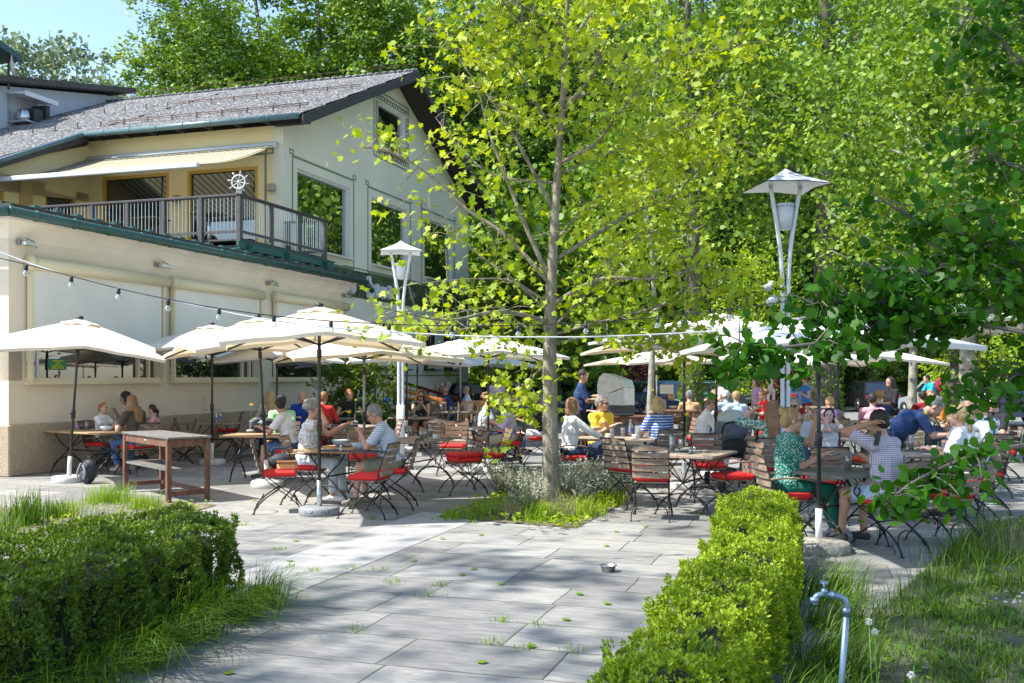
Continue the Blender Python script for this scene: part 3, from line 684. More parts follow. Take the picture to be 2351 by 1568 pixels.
# ============================================================ parasols
def clothmat(name, c, tr=.3):
    m = mat(name, c, .9, var=.04, vscale=2); N, L, b = nodes(m)
    t = N.new('ShaderNodeBsdfTranslucent'); t.inputs[0].default_value = (c[0], c[1]*.86, c[2]*.66, 1)
    ms = N.new('ShaderNodeMixShader'); ms.inputs[0].default_value = tr
    o = [n for n in N if n.type == 'OUTPUT_MATERIAL'][0]; L.new(b.outputs[0], ms.inputs[1]); L.new(t.outputs[0], ms.inputs[2]); L.new(ms.outputs[0], o.inputs[0]); return m
clothmat('parasol_cream', (.80, .74, .62)); clothmat('parasol_white', (.80, .80, .78), .22)
mat('pole_dark', (.022, .024, .028), .35); mat('pole_grey', (.25, .26, .27), .35, .6); mat('sleeve_white', (.68, .68, .66), .5)
mat('base_white', (.56, .55, .52), .85, var=.15, vscale=14, bump=.3); mat('base_granite', (.23, .24, .25), .6, var=.4, vscale=90, bump=.1)
mat('base_rough', (.30, .28, .24), .95, var=.4, vscale=20, bump=1., bscale=40); mat('wood_bright', (.33, .19, .09), .6)
PC = {}
def canopy_mesh(sz, drop, m):
    k = (sz, drop, m)
    if k in PC: return PC[k]
    b = MB(); n = 32; rings = 9; h = sz/2
    def tip(a):
        c, s_ = math.cos(a), math.sin(a); q = max(abs(c), abs(s_)); r = h/q
        sag = (math.sin(4*a)**2)      # between ribs (ribs every 45 deg)
        return r*(1-.045*sag), sag, r/h
    vs = [(0, 0, 0)]
    for j in range(1, rings+1):
        f = j/rings
        for i in range(n):
            a = 2*math.pi*i/n; r, sag, q = tip(a)
            z = -drop*(f**1.12)*(.72+.28*(q-1)/.414) - .035*sag*f*f
            vs.append((r*f*math.cos(a), r*f*math.sin(a), z))
    fs = [(0, 1+i, 1+(i+1) % n) for i in range(n)]+[(1+(j-1)*n+i, 1+j*n+i, 1+j*n+(i+1) % n, 1+(j-1)*n+(i+1) % n) for j in range(1, rings) for i in range(n)]
    # turned-down hem
    o = len(vs); last = vs[1+(rings-1)*n:1+rings*n]
    vs += [(x*.992, y*.992, z-.045) for x, y, z in last]
    fs += [(1+(rings-1)*n+i, o+i, o+(i+1) % n, 1+(rings-1)*n+(i+1) % n) for i in range(n)]
    b.add(vs, fs, smooth=False); me = b.mesh('canopy', M[m])
    v = MB(); vs = [(0, 0, .032)]; n2 = 24; hv = sz*.115
    for j in (1, 2, 3):
        for i in range(n2):
            a = 2*math.pi*i/n2; q = max(abs(math.cos(a)), abs(math.sin(a))); r = hv/q*j/3
            z = .032-drop*.115*1.35*(j/3)**1.1-.012-(.018*math.sin(8*a)*(j == 3))
            vs.append((r*math.cos(a), r*math.sin(a), z))
    v.add(vs, [(0, 1+i, 1+(i+1) % n2) for i in range(n2)]+[(1+(j-1)*n2+i, 1+j*n2+i, 1+j*n2+(i+1) % n2, 1+(j-1)*n2+(i+1) % n2) for j in (1, 2) for i in range(n2)])
    ve = v.mesh('vent', M[m])
    rb_ = []
    for i in range(8):
        a = i*math.pi/4; r, s_, q = tip(a); e = Vector((r*.985*math.cos(a), r*.985*math.sin(a), -drop*(.72+.28*(q-1)/.414)-.03))
        w_ = MB(); w_.bar((0, 0, -.05), e, .018, .022); mid = e*.5+Vector((0, 0, -.03)); w_.bar((0, 0, -drop*.98), mid, .014, .018); rb_.append(w_.mesh('rib', M['pole_dark']))
    PC[k] = (me, ve, rb_); return PC[k]
def parasol(px, d, label, H=2.45, sz=2.5, rz=0, tilt=(0, 0), base='base_white', cloth='parasol_cream', pole='pole_dark', sleeve='sleeve_white', drop=.5, bpx=None, ribs=True, hasbase=True):
    loc = at(px, HY, d); loc.z = 0
    u = empty('parasol', loc, 0, label, 'parasol', 'square parasols over the terrace tables')
    T = Matrix.Rotation(tilt[0], 4, 'X') @ Matrix.Rotation(tilt[1], 4, 'Y')
    b = MB(); b.tube([(0, 0, .25), (0, 0, H-.02)], .021, n=8); po = b.build('pole', M[pole], u); po.matrix_local = T
    b = MB(); b.lathe([(.021, 1.02), (.034, 1.04), (.034, 1.16), (.021, 1.18)], n=10); b.bar((0, -.02, 1.1), (.0, -.1, 1.12), .02); b.lathe([(.02, H-.62), (.03, H-.6), (.03, H-.52), (.02, H-.5)], n=8)
    c = b.build('crank', M['black_metal'], po)
    if hasbase:
        b = MB(); b.tube([(0, 0, .06), (0, 0, .42)], .034, n=10); s = b.build('sleeve', M[sleeve], u); s.matrix_local = T
        b = MB(); r = .25 if base != 'base_rough' else .3
        b.lathe([(r-.005, 0), (r, .01), (r, .085), (r-.02, .1), (.05, .13 if base == 'base_rough' else .105)], n=28); bs = b.build('base', M[base], u)
        if base == 'base_granite':
            for k in (-.09, .12):
                b = MB(); b.tube([(k-.03, -.25, .07), (k-.03, -.28, .045), (k+.05, -.275, .045), (k+.05, -.24, .07)], .006, n=4); b.build('handle', M['black_metal'], bs)
    me, ve, rb_ = canopy_mesh(sz, drop, cloth)
    top = T @ Matrix.Translation((0, 0, H)) @ Matrix.Rotation(rz, 4, 'Z')
    cp = obj('canopy', me, u); cp.matrix_local = top
    obj('vent', ve, cp)
    b = MB(); b.ell((0, 0, .04), (.06, .06, .032), n=8, k=4); b.build('finial', M['pole_dark'], cp)
    for q in (rb_ if ribs else []): r_ = obj('rib', q, u); r_.matrix_local = top
    return u
WA = BA
parasol(157, 16.1, 'tilted cream parasol at the far left beside the backpack', H=2.62, rz=R(28), tilt=(R(2), R(5)), sz=2.35)
parasol(487, 19.3, 'cream parasol over the table with two water bottles', H=2.68, rz=R(24), sz=2.6)
parasol(614, 15.4, 'cream parasol with tilted pole behind the large front parasol', H=2.6, rz=R(30), tilt=(0, R(-3.2)), sz=2.5)
parasol(733, 12.35, 'large cream parasol on a round granite base in front of the dining couple', H=2.55, rz=R(14), sz=2.3, base='base_granite', sleeve='steel', drop=.46)
parasol(636, 21.5, 'white parasol with dark pole beside the bald man in blue', H=2.5, rz=R(16), sz=2.6, cloth='parasol_white')
parasol(836, 14.9, 'cream parasol whose pole stands by the beer glass', H=2.35, rz=R(20), sz=2.4, pole='pole_grey', drop=.4)
parasol(934, 22.5, 'white parasol right behind the left white lamp post', H=2.4, rz=R(12), sz=2.6, cloth='parasol_white', drop=.38)
parasol(958, 30, 'small cream parasol over the yellow dressed white haired woman', H=2.4, rz=R(10), sz=2.9, drop=.4, ribs=False)
parasol(1057, 25, 'white parasol over the man with the bald head and navy shirt', H=2.6, rz=R(16), sz=3.0, cloth='parasol_white', drop=.45, pole='pole_grey')
parasol(1121, 17.6, 'white parasol left of the maple trunk, shaded by its leaves', H=2.42, rz=R(10), sz=2.4, cloth='parasol_white', drop=.4)
parasol(1109, 33, 'white parasol in front of the parked black car', H=2.5, rz=R(20), sz=3, cloth='parasol_white', ribs=False)
parasol(1571, 15.2, 'pale parasol dappled with leaf shade right of the maple', H=2.5, rz=R(15), sz=2.5, base='base_white', drop=.42)
parasol(1640, 16.8, 'broad white parasol behind the baby stroller', H=2.75, rz=R(20), sz=3.3, cloth='parasol_white', tilt=(0, R(1.5)))
parasol(1880, 9.75, 'nearest white parasol on a rough concrete base right of the hedge', H=2.3, rz=R(8), sz=2.15, cloth='parasol_white', base='base_rough', drop=.32)
parasol(1507, 25, 'low cream parasol with chrome pole beside the pale trunk', H=2.35, rz=R(18), sz=2.8, pole='steel', drop=.35)
parasol(1770, 28, 'white parasol with chrome pole near the standing woman in purple', H=2.6, rz=R(14), sz=3, cloth='parasol_white', pole='steel')
parasol(1925, 20.5, 'white parasol under the dark branches in front of the thick trunk', H=2.45, rz=R(14), sz=3.0, cloth='parasol_white')
parasol(2228, 20, 'parasol with leaning wooden pole at the far right', H=3.2, rz=R(14), sz=2.6, pole='wood_bright', tilt=(0, R(5)), cloth='parasol_white')
# ============================================================ tables and chairs
def woodmat(name, a, c, s=(3, 30, 30)):
    return mat(name, a, .7, col2=c, vscale=1.6, bump=.25, bscale=3, stretch=s)
woodmat('slat_wood', (.34, .25, .18), (.15, .095, .065), (12, 3, 12)); woodmat('table_wood', (.42, .34, .26), (.22, .16, .12), (2.5, 20, 20))
woodmat('stand_wood', (.21, .10, .055), (.10, .045, .03), (10, 10, 3)); woodmat('teak', (.42, .28, .15), (.28, .17, .09))
mat('iron', (.02, .02, .022), .38, .3); mat('red_cloth', (.62, .015, .012), .7, var=.12, vscale=6, bump=.15, bscale=14); mat('orange_cloth', (.72, .09, .02), .7)
def curve(pts, n=5):
    """Catmull-Rom through pts"""
    P = [Vector(p) for p in pts]; P = [P[0]*2-P[1]]+P+[P[-1]*2-P[-2]]; o = []
    for i in range(1, len(P)-2):
        for j in range(n):
            t = j/n; a, b, c, d = P[i-1:i+3]
            o.append(.5*((2*b)+(c-a)*t+(2*a-5*b+4*c-d)*t*t+(3*b-a-3*c+d)*t**3))
    return o+[P[-2]]
def make_chair(arm):
    c = empty('folding_armchair' if arm else 'folding_chair', cat='chair')
    b = MB()
    for i in range(7): b.box((-.185+i*.062, 0, .452), (.05, .40, .016), bev=.004)
    b.build('seat', M['slat_wood'], c)
    b = MB()
    for i in range(5):
        z = .54+i*.082; x = -.225-(z-.5)*.26
        for k in range(4):
            y0 = -.215+k*.1075; f = lambda y: x-.018*(1-(y/.215)**2)
            b.bar((f(y0), y0, z), (f(y0+.1075), y0+.1075, z), .012, .064)
    b.build('backrest', M['slat_wood'], c)
    w = .205
    for s in (-1, 1):
        y = s*w
        b = MB(); b.tube(curve([(.30, y*1.1, 0), (.25, y*1.08, .09), (.14, y, .2), (0, y, .3)]), .0115, n=5, flat=.6); b.box((.30, y*1.1, .004), (.035, .03, .008)); b.build('leg', M['iron'], c)
        b = MB(); b.tube(curve([(-.30, y*1.1, 0), (-.26, y*1.08, .09), (-.15, y*.98, .2), (0, y*.97, .3)]), .0115, n=5, flat=.6); b.box((-.30, y*1.1, .004), (.035, .03, .008)); b.build('leg', M['iron'], c)
        b = MB(); b.tube(curve([(0, y, .3), (-.1, y, .38), (-.19, y*1.02, .47), (-.225, y*1.04, .6), (-.335, y*1.05, .90)]), .011, n=5, flat=.6)
        b.tube(curve([(0, y*.97, .3), (.09, y*.96, .37), (.2, y*.95, .435)]), .011, n=5, flat=.6); b.build('side_frame', M['iron'], c)
        if arm:
            b = MB(); b.tube(curve([(-.26, y*1.05, .67), (-.1, y*1.15, .685), (.12, y*1.15, .67), (.2, y*1.1, .65)]), .02, n=6, flat=.6); ar = b.build('armrest', M['slat_wood'], c)
            b = MB(); b.tube(curve([(.2, y*1.12, .64), (.235, y*1.12, .58), (.2, y*1.12, .54), (.165, y*1.12, .58), (.18, y*1.12, .62)]), .009, n=5); b.tube(curve([(.2, y*1.12, .54), (.16, y*1.05, .47), (.12, y, .43)]), .009, n=5); b.build('scroll', M['iron'], ar)
    b = MB()
    for x in (.255, -.255):
        b.tube([(x*(1-.28*math.sin(a)), -w*1.0*math.cos(a), .075+.15*math.sin(a)) for a in [math.pi*i/8 for i in range(9)]], .008, n=4)
    b.tube([(.2, -w, .437), (.2, w, .437)], .009, n=5); b.tube([(-.19, -w, .437), (-.19, w, .437)], .009, n=5); b.tube([(0, -w, .3), (0, w, .3)], .008, n=4)
    b.tube([(-.335, -w*1.05, .9), (-.335, w*1.05, .9)], .01, n=5); b.build('stretcher', M['iron'], c)
    b = MB(); b.lathe([(.0, 0), (.028, 0), (.028, .003), (0, .003)], n=10); bd = b.build('badge', M['steel'], c); bd.location = (-.332, 0, .82); bd.rotation_euler = (0, R(-75), 0); bd.scale = (.65, 1, 1)
    return c
CH0 = {'p': make_chair(0), 'a': make_chair(1)}
def make_cushion(m):
    b = MB(); n = 6; vs = []; fs = []
    b.box((0, 0, .034), (.40, .41, .068), bev=.02); b.box((0, 0, .034), (.405, .415, .006))
    o = b.build('seat_cushion', M[m]); return tag(o, cat='cushion')
CU0 = {'r': make_cushion('red_cloth'), 'o': make_cushion('orange_cloth')}
def make_teak():
    c = empty('teak_chair', cat='chair'); b = MB()
    for i in range(9): b.bar((-.25, -.2+i*.05, .5), (-.36, -.2+i*.05, .98), .012, .03)
    b.bar((-.25, -.22, .49), (-.25, .22, .49), .03); b.bar((-.365, -.24, .99), (-.365, .24, .99), .03, .05); b.build('backrest', M['teak'], c)
    b = MB(); b.box((0, 0, .44), (.42, .44, .025), bev=.005); b.build('seat', M['teak'], c)
    for x in (-.2, .2):
        for y in (-.2, .2): b = MB(); b.bar((x+(.1 if x < 0 else 0), y, 0), (x-(.12 if x < 0 else 0), y, .45 if x > 0 else .98), .035); b.build('leg', M['teak'], c)
    return c
TK0 = make_teak()
def chair(px, d, hd, label, k='p', cu='r', loc=None, grp='slatted folding chairs on the terrace'):
    l = loc or at(px, HY, d); l = Vector((l.x, l.y, 0))
    place(CH0[k], l, R(hd), label, 'chair', grp)
    for i, q in enumerate(cu):
        c = place(CU0[q], l+Vector((.01, 0, .461+i*.07)), R(hd+(7*i)), ('upper ' if i else ('lower ' if len(cu) > 1 else ''))+'red cushion on '+label.replace('empty ', '').replace('slatted ', '').replace('seen from behind ', ''), 'cushion', 'red seat cushions')
def tbl(px, d, L_, W_, ang, label, top='table_wood'):
    t = empty('terrace_table', Vector((at(px, HY, d).x, d, 0)), R(ang), label, 'table', 'wooden topped iron tables on the terrace')
    k = ('T', L_, W_, top)
    if k not in PC:
        b = MB(); n = 7
        for i in range(n): b.box((0, -W_/2+W_/n*(i+.5), .735), (L_-.12, W_/n-.006, .03), bev=.003)
        for s in (-1, 1): b.box((s*(L_/2-.03), 0, .735), (.058, W_, .034), bev=.004)
        ms = [b.mesh('tabletop', M[top])]
        for sx in (-1, 1):
            for sy in (-1, 1):
                b = MB(); X = sx*(L_/2-.16); b.tube(curve([(X, sy*W_*.42, 0), (X, sy*W_*.36, .1), (X, sy*W_*.2, .25), (X, 0, .4), (X, -sy*W_*.2, .56), (X, -sy*W_*.3, .66), (X, -sy*W_*.3, .72)]), .014, n=5, flat=.6); b.box((X, sy*W_*.42, .004), (.04, .05, .008))
                ms.append(b.mesh('leg', M['iron']))
        b = MB(); b.tube([(-L_/2+.16, 0, .4), (L_/2-.16, 0, .4)], .012, n=5)
        for sx in (-1, 1):
            X = sx*(L_/2-.16); b.tube([(X, -W_*.38*math.cos(a), .06+.22*math.sin(a)) for a in [math.pi*i/8 for i in range(9)]], .01, n=4)
            b.tube(curve([(X, 0, .4), (sx*L_*.12, 0, .6), (sx*L_*.05, 0, .715)]), .01, n=4); b.bar((X, -W_*.36, .708), (X, W_*.36, .708), .03, .012)
        ms.append(b.mesh('stretcher', M['iron'])); PC[k] = ms
    for m_ in PC[k]: obj(m_.name.split('.')[0], m_, t)
    return t
W72 = -17.8
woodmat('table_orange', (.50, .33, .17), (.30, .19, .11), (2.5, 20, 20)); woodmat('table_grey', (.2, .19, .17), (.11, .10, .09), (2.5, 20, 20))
tbl(208, 17.5, 1.6, .8, -32, 'wooden table against the annex wall where the family sits', 'table_orange')
tbl(800, 13.5, 1.35, .85, 67, 'front wooden table set with bowls, plates and a beer', 'table_orange')
tbl(960, 15.3, 1.35, .85, 68, 'wooden table crowded with empty glasses behind the checked shirt man')
tbl(795, 19.4, 1.3, .75, W72, 'weathered table with salt shaker and yellow flower behind the front parasol')
tbl(598, 16.4, 1.1, .75, -8, 'small table carrying two bicycle helmets', 'table_orange')
tbl(490, 20.6, 1.25, .75, W72, 'table with two water bottles and a flower by the annex wall')
tbl(948, 23.2, .95, .7, W72, 'small table of the woman looking at her phone')
tbl(1050, 26.5, 1.1, .7, W72, 'table with three glasses left of the pale parasol pole')
tbl(1140, 18.5, 1.1, .8, W72, 'table between the woman in grey and the man in lilac')
tbl(990, 31.5, 1.6, .8, W72, 'far table with the pot of pink flowers')
tbl(1590, 12.55, 1.1, .85, 62, 'weathered table with tall glasses and a stone vase right of the maple')
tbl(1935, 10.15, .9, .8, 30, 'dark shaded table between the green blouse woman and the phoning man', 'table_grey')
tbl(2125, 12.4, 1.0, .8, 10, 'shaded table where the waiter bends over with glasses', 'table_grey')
tbl(1412, 15.5, 1.25, .8, -10, 'table with water bottle and cups before the woman in yellow')
tbl(1946, 15.4, .8, .75, W72, 'small table beside the dark haired girl')
tbl(1908, 21.5, 1.3, .75, W72, 'table behind the girl under the dark branch')
tbl(1735, 26, 1.5, .8, W72, 'table with drinks before the woman in the red top')
tbl(1868, 31, 1.2, .8, W72, 'far table in front of the standing woman in blue and pink')
tbl(1737, 15.6, .8, .75, W72, 'small table left of the woman with long brown hair')
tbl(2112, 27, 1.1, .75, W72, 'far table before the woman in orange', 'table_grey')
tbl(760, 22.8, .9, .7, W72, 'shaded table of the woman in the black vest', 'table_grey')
tbl(1620, 24, 1.4, .8, W72, 'far table under the big white parasol')
CE = 'empty slatted chair '
chair(640, 12.6, 12, CE+'under the woven bag left of the front parasol pole', cu='r')
chair(845, 12.15, 168, CE+'nearest the camera at the right of the front table')
chair(1063, 14.6, 205, CE+'holding two stacked cushions left of the maple', cu='rr')
chair(1122, 15.4, 195, CE+'beside the chair with the two stacked cushions')
chair(1040, 17.4, 262, CE+'behind the table of empty glasses')
chair(832, 15.1, 280, CE+'at the back of the front table by the beer glass')
chair(845, 18.2, 190, CE+'with sunlit back right of the salt shaker table', cu='')
chair(880, 18.6, 200, CE+'with badge beside the sunlit one right of the salt shaker table')
chair(803, 16.8, 85, CE+'turned away in front of the salt shaker table', cu='')
chair(1018, 19, 80, 'empty dark framed chair turned away behind the table of empty glasses', cu='')
chair(1000, 23.3, 178, CE+'beside the woman with the phone', cu='')
chair(568, 20.2, 200, CE+'right of the water bottle table, nearer one')
chair(522, 22.4, 188, CE+'right of the water bottle table, by the wall')
chair(442, 19.3, 15, CE+'left of the water bottle table')
chair(408, 18.6, 200, 'empty slatted armchair behind the high serving table', k='a')
chair(1497, 12.0, 78, CE+'seen from behind at the near side of the tall glass table')
chair(1446, 13.2, 40, CE+'at the left end of the tall glass table', cu='r')
chair(1680, 12.2, 193, 'empty slatted armchair just behind the clipped hedge', k='a')
chair(1628, 13.7, 265, CE+'in front of the stroller')
chair(1887, 11.7, 88, CE+'seen from behind at the far side of the dark shaded table')
chair(1977, 14.6, 205, CE+'with orange cushion right of the girl', cu='o')
chair(1562, 19.3, 190, CE+'behind the blonde woman in stripes')
chair(1735, 19.8, 182, CE+'in sun behind the stroller', cu='')
chair(1765, 21.2, 186, CE+'in sun left of the right lamp post')
chair(1828, 18.6, 195, CE+'in sun right of the right lamp post')
chair(1830, 24, 190, CE+'far behind the right lamp post', cu='')
chair(2168, 10.3, 118, CE+'half hidden by the low branch at the right edge')
chair(2150, 14.4, 100, CE+'behind the vase at the shaded table', cu='')
chair(1900, 23.5, 270, CE+'at the far table behind the girl')
chair(1130, 22, 95, CE+'behind the woman in grey', cu='')
for px, d, hd, q in ((1015, 27.2, 75, 'left of the three pale teak chairs'), (1062, 27.4, 110, 'middle of the three pale teak chairs'), (1090, 28.4, 115, 'right of the three pale teak chairs')):
    place(TK0, Vector((at(px, HY, d).x, d, 0)), R(hd), 'vertical slatted '+q, 'chair', 'pale teak chairs')
# high serving tables
def stand(px, d, L_, W_, H, ang, label, sh=.5):
    t = empty('serving_table', Vector((at(px, HY, d).x, d, 0)), R(ang), label, 'serving table', 'high wooden serving tables')
    b = MB()
    for i in range(6): b.box((0, -W_/2+W_/6*(i+.5), H-.015), (L_+.08, W_/6-.004, .03), bev=.004)
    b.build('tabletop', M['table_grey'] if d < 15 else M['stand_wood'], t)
    for sx in (-1, 1):
        for sy in (-1, 1): b = MB(); b.box((sx*(L_/2-.04), sy*(W_/2-.04), (H-.03)/2), (.065, .065, H-.03), bev=.006); b.build('leg', M['stand_wood'], t)
    for (x, y, z, l, w, h) in [(0, s*(W_/2-.04), H-.085, L_-.14, .03, .1) for s in (-1, 1)]+[(s*(L_/2-.04), 0, H-.085, .03, W_-.14, .1) for s in (-1, 1)]+[(s*(L_/2-.04), 0, .12, .035, W_-.14, .06) for s in (-1, 1)]+[(0, W_/2-.04, .12, L_-.14, .03, .06)]:
        b = MB(); b.box((x, y, z), (l, w, h)); b.build('rail', M['stand_wood'], t)
    b = MB(); b.box((0, 0, H*sh), (L_-.03, W_-.06, .03)); b.build('shelf', M['table_grey'], t)
    b = MB(); b.lathe([(0, 0), (.035, 0), (.035, .003), (0, .003)], n=12); o = b.build('badge', M['steel'], t); o.location = (.0, -W_/2+.022, H-.085); o.rotation_euler = (R(90), 0, 0); o.scale = (1, .6, 1)
    return t
stand(379, 14.25, 1.75, .62, .89, -50, 'high weathered serving table with shelf standing alone near the flower bed')
stand(1447, 19.2, .9, .6, .95, -6, 'high brown serving table with black tray left of the blonde woman', .45)
stand(1548, 22.2, .9, .6, .95, -6, 'high brown serving table carrying dirty plates behind the blonde woman', .45)
# ============================================================ lamps, string lights
def lamp(px, d, H, s, label, flood=False):
    t = empty('terrace_lamp', Vector((at(px, HY, d).x, d, 0)), R(8), label, 'lamp', 'white twin tube terrace lamps')
    Hc = H-.25*s; mt = M['white_paint'] if not flood else mat('lamp_grey', (.55, .58, .62), .35)
    b = MB(); n = 5; vs = []; hw = .43*s
    for j in range(7):
        f = j/6
        for (cx, cy) in ((-1, -1), (0, -1), (1, -1), (1, 0), (1, 1), (0, 1), (-1, 1), (-1, 0)):
            q = .93 if cx*cy == 0 else 1.0
            vs.append((cx*hw*f*q, cy*hw*f*q, H-.25*s*(f**.8)+(.02*(cx*cy == 0)*f)))
    b.add(vs, [(j*8+i, (j+1)*8+i, (j+1)*8+(i+1) % 8, j*8+(i+1) % 8) for j in range(6) for i in range(8)])
    b.add([(x, y, z-.012) for x, y, z in vs[-8:]], [tuple(range(8))]); b.build('lamp_shade', mt, t)
    b = MB(); b.lathe([(.075*s, H-.81*s), (.118*s, H-.47*s), (.112*s, H-.47*s), (.07*s, H-.8*s)], n=18); bo = b.build('bucket', mt, t)
    b = MB()
    for i in range(14): a = i*math.pi/7; b.ell((.117*s*math.cos(a), .117*s*math.sin(a), H-.51*s), (.009, .009, .009), n=5, k=3)
    b.build('vent_holes', M['black_metal'], bo)
    for sx in (-1, 1):
        b = MB(); b.tube(curve([(sx*.04, 0, .02), (sx*.04, 0, H*.5), (sx*.042, 0, H-1.5*s), (sx*.075, 0, H-1.05*s), (sx*.125, 0, H-.7*s), (sx*.21*s, 0, Hc+.02)]), .033*s if not flood else .03, n=8); b.build('tube', mt, t)
    b = MB(); b.tube([(0, 0, .0), (0, 0, 1.1)], .085, n=14); b.build('base_sleeve', mt, t)
    if flood:
        b = MB(); b.tube([(0, 0, 2.72), (-.15, -.05, 2.8), (-.2, -.06, 2.76)], .015, n=5); b.tube([(-.26, -.08, 2.66), (-.16, -.05, 2.74)], [.06, .05], n=10); b.tube([(-.3, -.1, 2.86), (-.2, -.07, 2.93)], [.055, .045], n=10); b.build('flood_lamp', mt, t)
    return t
lamp(920, 21, 4.56, 1.0, 'white terrace lamp left of the maple, in front of the frieze')
lamp(1803, 13.2, 4.46, 1.0, 'grey white terrace lamp with small floods right of the maple', True)
def px_curve(pts, d, n=6): return curve([at(x, y, dd) for (x, y, dd) in pts], n)
sl_ = empty('string_lights', at(-60, 590, 9.2), 0, 'black cable with clear bulbs strung across the terrace', 'string lights')
K = [(-60, 579, 9.2), (60, 607, 9.1), (164, 634, 9.1), (272, 662, 9.05), (386, 687, 9), (503, 708, 9), (629, 725, 9), (760, 737, 9), (893, 744, 9), (1037, 748, 9), (1190, 747, 9.2), (1345, 741, 9.4), (1510, 728, 9.7), (1676, 709, 10), (1860, 684, 10.3), (2045, 650, 10.6), (2430, 560, 11)]
o0 = sl_.location.copy()
b = MB(); b.tube([p-o0 for p in px_curve(K, 0)], .0045, n=4); b.build('cable', M['black_metal'], sl_)
glassmat('bulb_glass', op=.5)
for (x, y, d) in K[1:-1]:
    p = at(x, y, d)-o0
    b = MB(); b.lathe([(.008, 0), (.017, -.005), (.019, -.045), (.014, -.055)], p, 8); h_ = b.build('bulb_holder', M['black_metal'], sl_)
    b = MB(); b.lathe([(.012, -.045), (.014, -.055), (.026, -.075), (.026, -.09), (.014, -.105), (.002, -.108)], p, 12); b.build('bulb', M['bulb_glass'], h_)
b = MB(); b.tube(px_curve([(-60, 560, 9.3), (0, 579, 9.3), (117, 621, 9.2), (269, 662, 9.1), (386, 688, 9.1), (574, 727, 9.1), (761, 752, 9.1), (932, 764, 9.1), (1090, 772, 9.1), (1250, 774, 9.2), (1400, 772, 9.3), (1640, 760, 9.6), (1900, 738, 10), (2150, 708, 10.3), (2430, 665, 10.6)], 0), .0065, n=5)
tag(b.build('rope', M['window_white']), 'pale rope stretched across the terrace below the string lights', 'rope')
